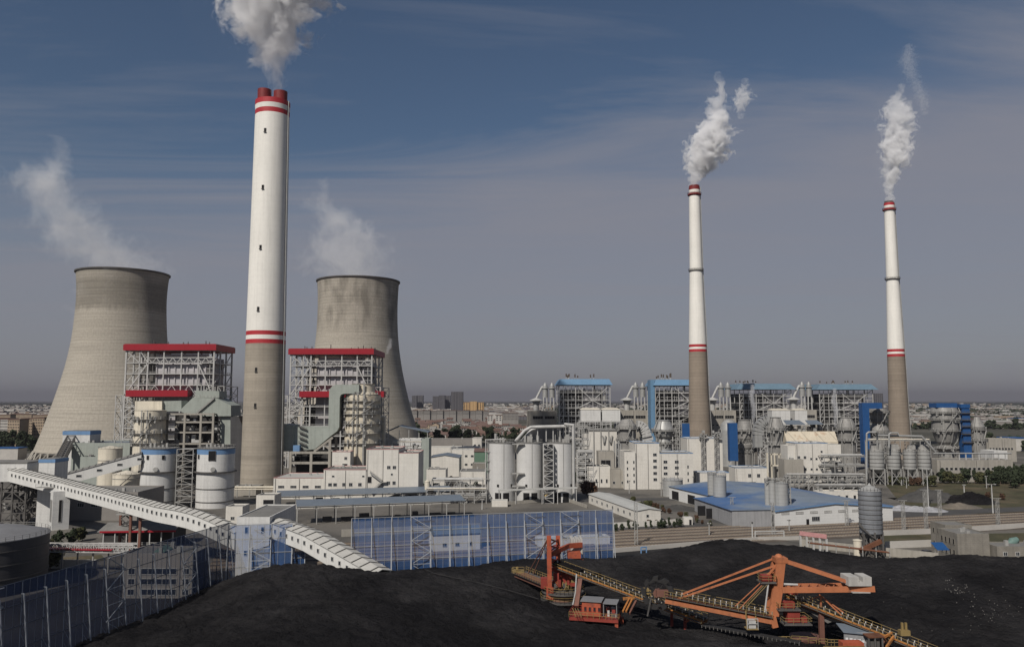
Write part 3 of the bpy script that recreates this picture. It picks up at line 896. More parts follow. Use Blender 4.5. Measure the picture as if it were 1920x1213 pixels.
def boiler_blue(label, px0, px1, Y0, depth, py_roof, py_eave, roofm, seed, stairs=False, ovh=2.2):
    rr = random.Random(seed)
    x0, x1 = XX(px0, Y0, 760), XX(px1, Y0, 760)
    W = x1 - x0; y1 = Y0 + depth
    t = thing('boiler_house', label, 'boiler house', (x0, Y0, 0), 'open steel boiler houses with blue roofs')
    zr, ze = ZZ(py_roof, Y0), ZZ(py_eave, Y0)
    b = MB(); o = ovh
    A = [(x0 - o, Y0 - o, ze), (x1 + o, Y0 - o, ze), (x1 + o, y1 + o, ze), (x0 - o, y1 + o, ze)]
    B = [(x0 + o * .4, Y0 + 1, zr), (x1 - o * .2, Y0 + 1, zr), (x1 - o * .2, y1 - 1, zr), (x0 + o * .4, y1 - 1, zr)]
    b._add(A + B, [(3, 2, 1, 0), (4, 5, 6, 7), (0, 1, 5, 4), (1, 2, 6, 5), (2, 3, 7, 6), (3, 0, 4, 7)])
    roof = b.build('roof', M[roofm], t)
    for i in range(9):
        v = MB(); x = x0 + W * (0.15 + 0.06 * rr.choice((0, 1, 2, 3, 3.4, 4, 9, 10, 7))); y = rr.uniform(Y0 + 4, y1 - 5); h = rr.uniform(3.2, 6.0) * (1.0 if seed < 12 else 0.65)
        v.tube((x, y, zr), (x, y, zr + h * 0.45), 0.28, None, 6, 0); v.tube((x, y, zr + h * 0.45), (x, y, zr + h), 0.55, None, 8, 1)
        v.build('vent_pipe', [M['steel_white'], M['bark']], roof)
    fr = [0, .08, .17, .32, .45, .66, .84, 1.0]
    xs = [x0 + W * f for f in fr]
    ys = [Y0, Y0 + depth * .4, y1]
    lv = [0] + [ze * k / 9 for k in range(1, 10)]
    fm = MB()
    for i, x in enumerate(xs):
        for j, y in enumerate(ys):
            if j == 0 or i in (0, 7): fm.beam((x, y, 0), (x, y, ze), 0.62 if i in (0, 3, 7) else 0.45)
    for f in (.24, .38, .55, .75, .92): fm.beam((x0 + W * f, Y0 + 2, 0), (x0 + W * f, Y0 + 2, ze), .34)
    for z in lv[1:]:
        for y in (Y0, y1): fm.beam((x0, y, z), (x1, y, z), 0.42)
        fm.beam((x0, Y0 + 2, z - ze / 18), (x1, Y0 + 2, z - ze / 18), .28)
        for x in (x0, x1): fm.beam((x, Y0, z), (x, y1, z), 0.42)
    fm.build('steel_frame', M['steel_white'], t)
    br = MB()
    m_ = (xs[3] + xs[7]) / 2
    br.beam((xs[3], Y0 - .1, ze), (m_, Y0 - .1, lv[7]), 0.5); br.beam((xs[7], Y0 - .1, ze), (m_, Y0 - .1, lv[7]), 0.5)
    br.beam((m_, Y0 - .1, lv[7]), (xs[3] + 2, Y0 - .1, lv[6]), 0.45); br.beam((m_, Y0 - .1, lv[7]), (xs[7] - 2, Y0 - .1, lv[6]), 0.45)
    for k in (4, 5, 6):
        br.beam((xs[3], Y0 - .1, lv[k]), (xs[5], Y0 - .1, lv[k + 1]), 0.3); br.beam((xs[7], Y0 - .1, lv[k]), (xs[5], Y0 - .1, lv[k + 1]), 0.3)
    for k in range(2, 8):
        br.beam((xs[0], Y0 - .1, lv[k]), (xs[1], Y0 - .1, lv[k + 1]), 0.3)
    br.build('brace_lattice', M['steel_white'], t)
    c = MB()
    c.box(xs[4] + 1, xs[6] - 1, Y0 + 3.5, Y0 + 6.4, ze * 0.58, ze - 4.5)
    c.build('furnace_casing', M['casing'], t)
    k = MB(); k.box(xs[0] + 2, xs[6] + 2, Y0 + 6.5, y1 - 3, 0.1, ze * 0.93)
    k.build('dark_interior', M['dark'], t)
    for z in lv[3:-1]:
        d = MB(); d.box(x0, x1, Y0 + .4, Y0 + 4.8, z - .05, z + .1); d.rail([(x0, Y0 - .2, z + .1), (x1, Y0 - .2, z + .1)], 1.2, .16, 0, 4)
        d.build('floor_deck', M['steel_grey'], t)
    q = MB()
    for i in range(45):
        xx = rr.uniform(x0 + 1, x1 - 2); z = rr.choice(lv[2:-1]); yy = rr.uniform(Y0 + 1.2, Y0 + 5)
        if rr.random() < .6: q.box(xx, xx + rr.uniform(.6, 2), yy, yy + 1.2, z + .12, z + rr.uniform(1.2, 4), rr.choice((0, 1, 2)))
        else: q.tube((xx, yy, z), (xx, yy, min(ze, z + rr.uniform(5, 16))), rr.uniform(.2, .6), None, 6, rr.choice((0, 1, 2)))
    q.build_each('boiler_pipe', [M['steel_grey'], M['silver'], M['steel_dark']], t)
    if stairs:
        e = MB(); e.box(x0 - 4.2, x0 - 0.6, Y0 - 1, Y0 + 14, 0, zr - 0.2)
        e.build('lift_shaft', M['skyblue'], t)
    return t


boiler_blue('boiler house under a light blue roof just behind the pale silo trio', 1049, 1144, 690.0, 40, 710.5, 721.5, 'skyblue', 6)
boiler_blue('boiler house with blue lift shaft and light blue roof, partly hidden by the slim chimney', 1229, 1326, 690.0, 40, 711.5, 722.5, 'skyblue', 7, True)
boiler_blue('boiler house under a dull blue roof between two groups of silver cyclones', 1387, 1484, 740.0, 42, 719, 730, 'dullblue', 13, ovh=4)
boiler_blue('boiler house under a dull blue roof beside the last slim chimney', 1537, 1637, 740.0, 42, 720, 730.5, 'dullblue', 14, ovh=4)

# turbine hall behind and between the boilers
YT = 734.0
for (pa, pb, lab, y_) in ((989, 1045, 'concrete bunker bay with dark strip windows, before the first blue-roofed boiler', 770), (1160, 1216, 'short concrete bunker bay with one dark strip, between two blue-roofed boilers', 769),
                          (1332, 1382, 'shaded concrete bunker bay behind the brown chimney base', 769), (1489, 1534, 'concrete bunker bay behind the white twin boxes', 768)):
    W_ = XX(pb, YT) - XX(pa, YT)
    z_ = ZZ(y_, YT)
    building('bunker_bay', lab, 'industrial building', (XX(pa, YT), YT, 0), W_, 30, z_, 'concrete', 'grey_roof',
             wins=[('f', W_ * .18, W_ * .58, 2, z_ - 7.5, 0, 1, W_ * .34, 2.8, 4, 'black'), ('f', W_ * .1, W_ * .85, 6, z_ - 14.0, 0, 1, 1.8, 1.4, 1, 'black')])


def cyclone_group(label, px, Y, zb, seed=0):
    t = thing('dust_separator', label, 'dust separator', (XX(px, Y), Y, zb), 'silver dust separators on the bunker bays')
    s_ = Y / F
    x = XX(px + 7, Y)
    b = MB(); b.lathe(x, Y + 4, [(2.4, zb), (2.4, zb + 5), (3.6, zb + 8), (3.6, zb + 8.6), (6.2, zb + 9), (6.2, zb + 9.5), (1.5, zb + 11.5)], 24)
    b.build('vessel', M['steel_white'], t)
    for k in (24, 37):
        xx = XX(px + k, Y)
        b = MB(); b.lathe(xx, Y + 4, [(2.5, zb + 12), (2.5, zb + 20), (3.4, zb + 20.2), (3.4, zb + 21.0), (2.2, zb + 21.2), (2.0, zb + 23), (0.6, zb + 25.5)], 20)
        b.build('cyclone', M['silver'], t)
        for a in (-1.8, 1.8):
            c = MB(); c.tube((xx + a, Y + 2.5, zb), (xx + a * .8, Y + 2.5, zb + 12.4), 0.6, None, 8); c.build('leg', M['steel_white'], t)
    b = MB(); b.pipe([(x, Y + 4, zb + 11), (XX(px + 18, Y), Y + 4, zb + 21.5), (XX(px + 24, Y), Y + 4, zb + 22)], 1.0, 10)
    b.build('duct', M['steel_white'], t)
    return t


cyclone_group('pair of silver cyclones beside a mushroom vessel, just behind the silo trio', 999, YT, ZZ(770, YT))
cyclone_group('pair of silver cyclones beside the blue lift shaft', 1171, YT, ZZ(769, YT))
cyclone_group('pair of darker cyclones just past the brown chimney', 1333, YT, ZZ(769, YT))
cyclone_group('pair of silver cyclones above the white twin boxes', 1487, YT, ZZ(768, YT))
# ------------------------------------------------------------------ ash silos, tanks, ducts in front of the boilers
def bands(b, cx, cy_, rs, n=40, th=0.35, out=0.9, mi=0):
    for (r, z) in rs:
        b.lathe(cx, cy_, [(r + 0.02, z), (r + out, z), (r + out, z + th), (r + 0.02, z + th)], n, mi, cap=False)


def big_silo(label, px, Y, hatch):
    x = XX(px, Y); r = 35.5 * RS(px, Y); zt = ZZ(839, Y)
    t = thing('ash_silo', label, 'silo', (x, Y, 0), 'pair of white silos with blue bands')
    b = MB(); zb = ZZ(850, Y)
    b.lathe(x, Y, [(r, 0), (r, zb), (r + .02, zb), (r + .02, zt - .25)], 64, mis=[0, 1, 1])
    b.build('wall', [M['white_panel'], M['blue_band']], t)
    b = MB(); b.lathe(x, Y, [(r + .3, zt - .24), (r + .3, zt), (1.0, zt + 0.5)], 48)
    ro = b.build('roof', M['grey_roof'], t)
    b = MB(); b.rail([(x + r * cos(a), Y + r * sin(a), zt) for a in np.linspace(0, 2 * pi, 29)], 1.1, .07)
    for i in range(5): b.box(x - 4 + i * 1.8, x - 3.2 + i * 1.8, Y - 2, Y - 1, zt + .2, zt + R.uniform(1, 2.2))
    b.build('railing', M['steel_grey'], ro)
    zr = ZZ(884, Y)
    b = MB(); bands(b, x, Y, [(r, zr)], 56, .5, 1.0); b.build('walkway', M['steel_dark'], t)
    b = MB(); bands(b, x, Y, [(r, ZZ(914, Y)), (r, ZZ(938, Y))], 56, .25, .3); b.build('hoop', M['steel_dark'], t)
    for a, w, h, py in hatch:
        an = radians(a)
        link_part('window', window_mesh(w, h, 1, 'black', 'steel_dark'), t, Matrix.Translation((x + (r + .08) * sin(an) - w / 2 * cos(an), Y - (r + .08) * cos(an) - w / 2 * sin(an), ZZ(py, Y))) @ Matrix.Rotation(an, 4, 'Z'))
    b = MB(); a = radians(12); p = Vector((x + (r - .2) * sin(a), Y - (r - .2) * cos(a), ZZ(877, Y)))
    b.tube(p, p + Vector((sin(a), -cos(a), 0)) * .8, 1.0, None, 16); b.build('manhole', M['steel_grey'], t)
    return t


big_silo('blue-banded white silo with two small hatches, at the end of the upward conveyor', 300.5, 361, [(-15, 1.1, 1.7, 859), (33, 1.1, 1.7, 859)])
big_silo('white silo with a blue top band and a large black opening, beside the big chimney', 405.5, 361, [(-42, 1.1, 1.7, 858), (8, 2.9, 4.2, 861)])
stair_tower('open steel stair tower squeezed between the two blue-banded silos', XX(339, 360), XX(369, 360), 356, 363, 0, ZZ(841, 360), step=2.6)


def tank(label, px, rpx, Y, ytop, mt, name='storage_tank', cat='tank', cone=0.8, rings=(), z0=0.0, group=None, rail=True, n=40):
    x = XX(px, Y); r = rpx * RS(px, Y); zt = ZZ(ytop, Y)
    t = thing(name, label, cat, (x, Y, z0), group)
    b = MB(); b.lathe(x, Y, [(r, z0), (r, zt)], n); b.build('wall', M[mt], t)
    b = MB(); b.lathe(x, Y, [(r + .12, zt - .15), (r + .12, zt + .05), (0.3, zt + cone)], n); ro = b.build('roof', M[mt], t)
    if rail:
        b = MB(); b.rail([(x + r * cos(a), Y + r * sin(a), zt) for a in np.linspace(0, 2 * pi, 17)], 1.0, .07); b.build('railing', M['steel_grey'], ro)
    if rings:
        b = MB(); bands(b, x, Y, [(r, ZZ(q, Y)) for q in rings], n, .18, .22); b.build('hoop', M['steel_grey'], t)
    return t


t = tank('tall cream tank between the upward conveyor and the green-roofed shed', 207, 23, 398, 840, 'cream', rings=(862, 880), cone=1.2)
t = tank('squat cream tank with a pale brown cone roof and curved stair, beside the blue-banded silo', 239, 26, 388, 888, 'cream', rings=(896,), cone=1.6)
b = MB(); xx, yy, rr_ = XX(239, 388), 388, 26 * 388 / F + .4
pts = [(xx + rr_ * sin(a), yy - rr_ * cos(a), z) for a, z in zip(np.linspace(-.9, .7, 10), np.linspace(0.5, ZZ(890, 388), 10))]
for a, c in zip(pts, pts[1:]): b.beam(a, c, .8, .3)
b.build('stair', M['steel_dark'], t)

# green shed with speckled blue roof, small white house with blue band, inclined black conveyor
building('green_shed', 'grey-green industrial shed with a dark blue roof under the larger cooling tower', 'shed', (XX(134, 452), 452, 0), XX(243, 452) - XX(134, 452), 30, ZZ(830, 452), 'green_duct', 'slate_roof', vents=14)
building('green_shed', 'small pale green box house in front of the grey-green shed', 'shed', (XX(151, 425), 425, 0), XX(186, 425) - XX(151, 425), 8, ZZ(856, 425), 'green_duct', 'grey_roof')
def blue_top_house(label, px0, px1, Y, D, ytop, yband, z0=0.0, rz=0.0):
    x0, x1 = XX(px0, Y), XX(px1, Y)
    t = thing('transfer_house', label, 'transfer house', (x0, Y, z0), 'white transfer houses with blue bands', rz)
    zt, zb = ZZ(ytop, Y), ZZ(yband, Y)
    b = MB(); b.box(x0, x1, Y, Y + D, z0, zb); b.build('wall', M['white_panel'], t)
    b = MB(); b.box(x0 - .15, x1 + .15, Y - .15, Y + D + .15, zb + .003, zt); b.build('band', M['blue_band'], t)
    b = MB(); b.box(x0 + .3, x1 - .3, Y + .3, Y + D - .3, zt + .003, zt + .2); b.build('roof', M['grey_roof'], t)
    return t


blue_top_house('white transfer house with blue band at the head of the black inclined conveyor', 116, 167, 458, 12, 808, 815)
blue_top_house('small white transfer house with blue band beside the white conveyor head', 74, 104, 303, 9, 861, 867)
t = thing('inclined_conveyor', 'black lattice conveyor climbing to the white transfer house beside the cooling tower', 'conveyor', P(107, 876, 420))
b = MB()
A, B = P(107, 878, 420), P(133, 828, 458)
for o in (-2.2, 2.2):
    for dz in (0, 3.4): b.beam(A + Vector((o, 0, dz)), B + Vector((o, 0, dz)), .5)
n = 14
for i in range(n + 1):
    p = A.lerp(B, i / n)
    for o in (-2.2, 2.2): b.beam(p + Vector((o, 0, 0)), p + Vector((o, 0, 3.4)), .3)
    b.beam(p + Vector((-2.2, 0, 3.4)), p + Vector((2.2, 0, 3.4)), .3)
b.extrude([A + Vector((-2, 0, .3)), A + Vector((2, 0, .3)), B + Vector((2, 0, .3)), B + Vector((-2, 0, .3))], (0, 0, .3))
b.build('frame', M['steel_dark'], t)
for i in (2, 5, 9):
    p = A.lerp(B, i / 12); MB().beam((p.x, p.y, 0), p, .7).build('leg', M['steel_dark'], t)

# white conveyor head house at the picture edge, on tall steel legs
xa, xb = XX(-60, 300), XX(52, 300)
t = thing('conveyor_head_house', 'white sheet-metal house on tall steel legs where the long conveyor gallery begins', 'transfer house', (xa, 300, 0))
zb, zt = ZZ(903, 300), ZZ(868, 300)
b = MB(); b.box(xa, xb, 300, 312, zb, zt); b.build('wall', M['white_panel'], t)
b = MB(); b.box(xa - .3, xb + .3, 299.7, 312.3, zt + .003, zt + .35); b.build('roof', M['grey_roof'], t)
b = MB(); b.box(XX(17, 300), XX(44, 300), 299.9, 299.99, ZZ(884, 300), ZZ(878, 300)); b.build('opening', M['black'], t)
for px in (-40, 4, 25, 50):
    for y in (301, 311):
        MB().beam((XX(px, 300), y, 0), (XX(px, 300), y, zb), .55).build('leg', M['steel_dark'], t)
b = MB()
for k in range(4):
    z = zb * (k + .4) / 4.4; z2 = zb * (k + 1.4) / 4.4
    for y in (301, 311):
        b.beam((XX(-40, 300), y, z), (XX(50, 300), y, z), .35); b.beam((XX(4, 300), y, z), (XX(25, 300), y, z2), .3); b.beam((XX(50, 300), y, z), (XX(25, 300), y, z2), .3)
    b.beam((XX(50, 300), 301, z), (XX(50, 300), 311, z2), .3)
b.build('brace_lattice', M['steel_dark'], t)
b = MB()
for i in range(16):
    x = R.uniform(XX(-30, 300), XX(60, 300)); y = R.uniform(303, 318); z = R.uniform(0, zb * .8)
    b.box(x, x + R.uniform(1, 4), y, y + 2, z, z + R.uniform(.6, 2.5), R.choice((0, 1)))
    b.beam((x, y, z), (x + R.uniform(-6, 6), y + 2, z + R.uniform(2, 6)), .5, .8, 0)
b.build_each('chute', [M['steel_dark'], M['steel_grey']], t)


# ------------------------------------------------------------------ enclosed conveyor galleries
def gallery(label, pts, w, h, win=None, roofm='gallery_roof', wallm='gallery', side=-1, roof_ribs=2.6, wr=0.7):
    """pts: world points of the near top edge of the wall; the gallery's body lies beyond (side) them"""
    pts = [Vector(p) for p in pts]
    t = thing('conveyor_gallery', label, 'conveyor gallery', pts[0], None)
    n = len(pts)
    offs = []
    for i in range(n):
        d = (pts[min(i + 1, n - 1)] - pts[max(i - 1, 0)]); d.z = 0; d.normalize()
        offs.append(Vector((-d.y, d.x, 0)) * w)
    dz = Vector((0, 0, -h))
    b = MB()
    for i in range(n - 1):
        a, c, oa, oc = pts[i], pts[i + 1], offs[i], offs[i + 1]
        b.quad(a + dz, c + dz, c, a); b.quad(c + oc + dz, a + oa + dz, a + oa, c + oc); b.quad(a + dz, a + oa + dz, c + oc + dz, c + dz)
    b.quad(pts[0], pts[0] + offs[0], pts[0] + offs[0] + dz, pts[0] + dz); b.quad(pts[-1] + dz, pts[-1] + offs[-1] + dz, pts[-1] + offs[-1], pts[-1])
    b.build('wall', M[wallm], t)
    r = MB()
    for i in range(n - 1):
        a, c, oa, oc = pts[i], pts[i + 1], offs[i], offs[i + 1]
        e = 0.06
        ma, mc = a + oa * .5 + Vector((0, 0, wr)), c + oc * .5 + Vector((0, 0, wr))
        for (p, q, p2, q2) in ((a - oa * e, c - oc * e, mc, ma), (ma, mc, c + oc * (1 + e), a + oa * (1 + e))):
            up = Vector((0, 0, .06))
            r.extrude([p + up, q + up, p2 + up, q2 + up][::-1], (0, 0, .12))
    ro = r.build('roof', M[roofm], t)
    b = MB(); d_ = 0.0
    tot = 0
    for i in range(n - 1):
        L_ = (pts[i + 1] - pts[i]).length; k = d_
        while k < L_:
            f = k / L_; a = pts[i].lerp(pts[i + 1], f); o = offs[i].lerp(offs[i + 1], f)
            up = Vector((0, 0, .26)); m_ = a + o * .5 + Vector((0, 0, wr))
            b.beam(a - o * .06 + up, m_ + up, .30, .14); b.beam(m_ + up, a + o * 1.06 + up, .30, .14)
            k += roof_ribs
        d_ = k - L_
    b.build('seam', M['steel_dark'], ro)
    if win:
        sp, ww, hh, drop = win
        d_ = sp
        for i in range(n - 1):
            L_ = (pts[i + 1] - pts[i]).length; k = d_
            while k < L_:
                p = pts[i].lerp(pts[i + 1], k / L_) + Vector((0, 0, -drop)); d = pts[i + 1] - pts[i]
                o = -offs[i].normalized() * .03
                link_part('window', window_mesh(ww, hh, 1, 'glass', 'steel_white'), t, Matrix.Translation(p + o) @ Matrix.Rotation(atan2(d.y, d.x), 4, 'Z'))
                k += sp
            d_ = k - L_
    return t


gpts = [P(15, 880, 300), P(100, 901, 285), P(200, 926, 262), P(272, 945, 246), P(290, 950, 243), P(310, 953.5, 239.5), P(330, 957, 237), P(352, 962, 234), P(375, 970, 231), P(400, 981, 228), P(440, 1000, 224)]
ga = gallery('long white conveyor gallery with a dense row of small windows and a bent grey roof', gpts, 4.8, 4.3, (2.55, .8, 1.0, 2.2))
b = MB(); p = P(228, 948, 257); q = P(247, 955, 252)
b.box(p.x, q.x + 1, p.y - 3.4, p.y + 1, p.z - 2.4, p.z - 2.1); b.rail([(p.x, p.y - 3.3, p.z - 2.1), (q.x + 1, p.y - 3.3, p.z - 2.1)], 1.1, .08); b.build('side_platform', M['steel_grey'], ga)
b = MB(); p = P(78, 903, 288); q = P(97, 910, 285)
b.box(p.x, q.x + 1, p.y - 3.6, p.y - 1, p.z - 1.8, p.z - 1.5); b.rail([(p.x, p.y - 3.5, p.z - 1.5), (q.x + 1, p.y - 3.5, p.z - 1.5)], 1.1, .08); b.build('side_platform', M['steel_grey'], ga)
for (px, Yg, zt) in ((226, 258, 15.6), (245, 254, 14.6), (263, 252, 13.6)):
    MB().beam((XX(px, Yg, 980), Yg, 0), (XX(px, Yg, 980), Yg, zt - 1.2), .7).build('leg', M['brown'], ga)
b = MB()
for k in range(4):
    z = 2 + k * 2.6
    b.beam((XX(226, 258, 980), 258, z), (XX(245, 254, 980), 254, z + 2.6), .3); b.beam((XX(245, 254, 980), 254, z), (XX(226, 258, 980), 258, z + 2.6), .3)
b.build('brace_lattice', M['steel_dark'], ga)
gb_pts = [P(104, 895, 344), P(265, 851, 353)]
gallery('short white conveyor gallery climbing to the first blue-banded silo, four slit windows', gb_pts, 4.2, 4.4, (8.2, 2.0, .9, 2.2), 'grey_roof')

# concrete-sheet pillar tower carrying the gallery, turned corner-on
Yp = 277
x0 = XX(98, Yp + 0, 960)
t = thing('pillar_tower', 'pale pillar tower with tall dark slits carrying the long gallery', 'support tower', (x0, Yp, 0), None, radians(38))
T = WM[t.name]
b = MB(); b.M = T; zt = ZZ(919, Yp) - .5
b.box(0, 5.2, 0, 5.2, 3.0, zt); b.build('wall', M['white_panel'], t)
b = MB(); b.M = T; b.box(-.5, 5.7, -.5, 5.7, 0, 2.99); b.build('plinth', M['concrete'], t)
for (face, a) in (('f', 1.9), ('l', .9), ('l', 3.0)):
    face_windows(t, 5.2, 5.2, face, a, a, 1, 5.6, 0, 1, .9, zt - 8.5, 1, 'black', 'steel_grey')

# transfer building behind the fence and the second gallery running down into the coal
xa, xb = XX(443, 217, 1000), XX(505, 217, 1000)
zt = ZZ(969, 217)
building('transfer_building', 'pale transfer building seen through the blue fence between the two galleries', 'transfer house', (xa, 217, 0), xb - xa, 26, zt, 'white_panel', 'grey_roof', parapet=.25,
         wins=[('f', 2.3, 6.6, 2, zt - 4.2, 0, 1, .8, 1.6, 1), ('f', 2.2, 2.2, 1, zt - 10, 0, 1, .8, 1.3, 1), ('r', 3, 14, 3, zt - 4.6, 0, 1, .9, 1.4, 1)])
pts2 = [P(505, 979, 219), P(569, 1003, 207), P(678, 1065, 192.5), P(700, 1078, 190)]
g2 = gallery('short white gallery with a ribbed roof sloping down into the coal heap', pts2, 5.6, 3.9, (2.9, .8, 1.0, 2.3), roof_ribs=3.1)
p = P(694, 1059, 195)
b = MB(); b.beam(p + Vector((2.6, 1.5, -4)), p + Vector((2.6, 1.5, 0)), .25); b.beam(p + Vector((.6, -.4, -4)), p + Vector((.6, -.4, 0)), .25); b.build('end_post', M['steel_white'], g2)
building('pump_house', 'little white cube house with one dark window beside the big chimney foot', 'small building', (XX(427, 300), 300, 0), XX(458, 300) - XX(427, 300), 8, ZZ(949, 300), 'white', 'grey_roof', wins=[('f', 1.9, 1.9, 1, 6.0 - 3.2 + .4, 0, 1, 1.3, 1.1, 2)])
building('gate_house', 'small white building with an open dark porch beside the long red-trimmed offices', 'small building', (XX(483, 345), 345, 0), XX(517, 345) - XX(483, 345), 10, ZZ(928, 345), 'white', 'grey_roof',
         wins=[('f', 3.0, 3.0, 1, 3.1, 0, 1, 4.4, 1.9, 1, 'black'), ('f', 5.2, 5.2, 1, .9, 0, 1, 1.1, .9, 1)])

# things beneath and behind the galleries
building('workshop', 'grey shaded workshop with square windows behind the pillar tower', 'industrial building', (XX(108, 320), 320, 0), XX(262, 320) - XX(108, 320), 24, ZZ(922, 320), 'house_grey', 'grey_roof', wins=[('f', 3.5, 25, 5, 5.2, 0, 1, 2.6, 1.6, 3)])
for (px, lab) in ((70, 'first'), (172, 'second')):
    pass
building('pavilion', 'low red-eaved canopy house under the long gallery', 'canopy', (XX(192, 262, 1000), 262, 0), 22, 12, ZZ(995, 262), 'dark', 'grey_roof', gable=1.6, eave=1.2, trim=None)
t = thing('canopy', 'open shelter with a dark roof and red edge above white railings, below the gallery', 'canopy', (XX(190, 255), 255, 0))
x0, x1 = XX(190, 255, 1000), XX(332, 255, 1000)
b = MB(); z = ZZ(996, 255); b.extrude([(x0, 254, z), (x1, 254, z + .3), (x1 - 3, 261, z + 2.4), (x0 + 4, 261, z + 2.2)], (0, 0, .2)); b.build('roof', M['grey_roof'], t)
b = MB(); b.beam((x0, 253.9, z), (x1, 253.9, z + .3), .12, .55); b.build('red_edge', M['red'], t)
for i in range(7): MB().beam((x0 + 1 + i * (x1 - x0 - 2) / 6, 254.4, 0), (x0 + 1 + i * (x1 - x0 - 2) / 6, 254.4, z), .3).build('post', M['steel_white'], t)
b = MB(); b.rail([(x0, 253.6, 1.8), (x1, 253.6, 1.8)], 1.2, .12); b.box(x0, x1, 253.5, 253.9, 1.4, 1.75); b.build('railing', M['steel_white'], t)
# trussed pipe bridge with a red belt
t = thing('truss_bridge', 'low white truss bridge carrying a red walkway past the dark tank', 'bridge', P(75, 1030, 226))
A, B = Vector((XX(76, 226, 1030), 226, ZZ(1034, 226))), Vector((XX(250, 222, 1030), 222, ZZ(1036, 222)))
b = MB()
for o in (0, 2.4):
    for dz in (0, 2.0): b.beam(A + Vector((0, o, dz)), B + Vector((0, o, dz)), .25)
    for i in range(19):
        p, q = A.lerp(B, i / 19), A.lerp(B, (i + 1) / 19)
        b.beam(p + Vector((0, o, 0)), p + Vector((0, o, 2)), .16); b.beam(p + Vector((0, o, 0 if i % 2 else 2)), q + Vector((0, o, 2 if i % 2 else 0)), .14)
b.build('truss', M['steel_white'], t)
b = MB(); b.extrude([A + Vector((0, .2, .5)), B + Vector((-6, .2, .5)), B + Vector((-6, 2.2, .5)), A + Vector((0, 2.2, .5))], (0, 0, .3)); b.build('walkway', M['red'], t)
for i in range(6):
    p = A.lerp(B, (i + .3) / 6); MB().beam((p.x, p.y + 1.2, 0), (p.x, p.y + 1.2, p.z), .35).build('post', M['steel_grey'], t)
b = MB(); b.box(XX(72, 230, 1040), XX(182, 230, 1040), 230, 230.4, 0, 2.4); tag(b.build('boundary_wall', M['white']), 'low white wall with dark openings under the truss bridge', 'wall')
# big dark tank
x, Y, r = -134.0, 206.0, 15.2
t = thing('storage_tank', 'huge dark steel tank with a pale domed roof beside the blue fence', 'tank', (x, Y, 0))
b = MB(); zt = ZZ(1003, Y); b.lathe(x, Y, [(r, 0), (r, zt)], 96); b.build('wall', M['dark_tank'], t)
b = MB(); b.lathe(x, Y, [(r + .15, zt - .2), (r + .15, zt)] + [(r * k, zt + 2.3 * (1 - k * k)) for k in (1, .85, .7, .5, .3, .02)], 96); ro = b.build('roof', M['tank_roof'], t)
b = MB(); b.rail([(x + r * cos(a), Y + r * sin(a), zt) for a in np.linspace(0, 2 * pi, 49)], 1.0, .06); b.build('railing', M['steel_grey'], ro)
b = MB(); bands(b, x, Y, [(r, zt * k) for k in (.3, .55, .8)], 96, .2, .15); b.build('hoop', M['steel_dark'], t)
# office seen through the near fence
xa, xb = XX(232, 196, 1060), XX(362, 196, 1060)
building('office', 'pale three-storey office with strip windows seen through the dark blue fence', 'building', (xa, 196, 0), xb - xa, 10, ZZ(1037, 196), 'house_grey', 'grey_roof', parapet=.3,
         wins=[('f', 1.2, 1.2, 1, .8, 5.6, 3, 1.6, 1.4, 2), ('f', 4.2, 4.2, 1, .8, 5.6, 3, 8.6, 1.4, 5), ('f', 14.2, 14.2, 1, .8, 5.6, 3, 1.6, 1.4, 2)])
t = thing('hut', 'tiny teal-sided roof hut with a dark gable on the office behind the fence', 'hut', (XX(296, 204), 200, 8.4))
b = MB(); x = XX(292, 200, 1025); b.extrude([(x, 199, 8.45), (x + 3, 199, 8.45), (x + 3, 199, 10.4), (x + 1.5, 199, 11.4), (x, 199, 10.4)], (0, 4, 0)); b.build('wall', M['teal'], t)
b = MB(); b.box(x + .8, x + 2.2, 198.9, 198.99, 8.9, 10.2); b.build('window', M['glass'], t)

# ------------------------------------------------------------------ flue gas equipment before the first boiler house
Yd = 446
def poly_duct(t, name, pix, Y, depth, m):
    b = MB(); b.extrude([P(x, y, Y) for x, y in pix], (0, depth, 0)); return b.build(name, M[m], t)


t = thing('flue_gas_duct', 'pale green flue gas hopper on a concrete frame before the first boiler house', 'duct', (XX(350, Yd), Yd, 0))
poly_duct(t, 'hopper', [(336, 770), (362, 745), (405, 746), (433, 760), (433, 780), (357, 780)], Yd, 16, 'green_duct')
poly_duct(t, 'inlet_box', [(366, 744.6), (366, 732), (411, 733), (411, 745.6)], Yd + 2, 12, 'green_duct')
poly_duct(t, 'duct', [(304, 771), (304, 752), (340, 751), (340, 771)], Yd + 1, 9, 'green_duct')
poly_duct(t, 'duct', [(253, 769), (253, 752), (303.6, 752), (303.6, 769)], Yd - 1, 9, 'cream')
poly_duct(t, 'outlet', [(413, 833), (413, 780.5), (432, 780.5), (432, 833)], Yd + 2, 10, 'green_duct')
b = MB(); A, B = P(366, 778, Yd - .4), P(402, 747, Yd - .4); b.beam(A, B, 1.2, .4); b.rail([A, B], 1.2, .12); b.rail([P(362, 745, Yd), P(410, 746, Yd)], 1.3, .14)
for i in range(8):
    p = P(372 + i * 5.2, 733, Yd + 5); b.beam(p, p + Vector((0, 0, R.uniform(1.5, 4))), .5)
b.build('stair', M['steel_grey'], t)
t = thing('support_frame', 'bare concrete frame under the pale green hopper, full of dark machinery', 'frame', (XX(360, Yd), Yd - 4, 0))
for px in (317, 350, 380, 403):
    for y in (Yd - 4, Yd + 8): MB().beam((XX(px, Yd), y, 0), (XX(px, Yd), y, ZZ(774, Yd)), 1.1).build('column', M['concrete'], t)
b = MB()
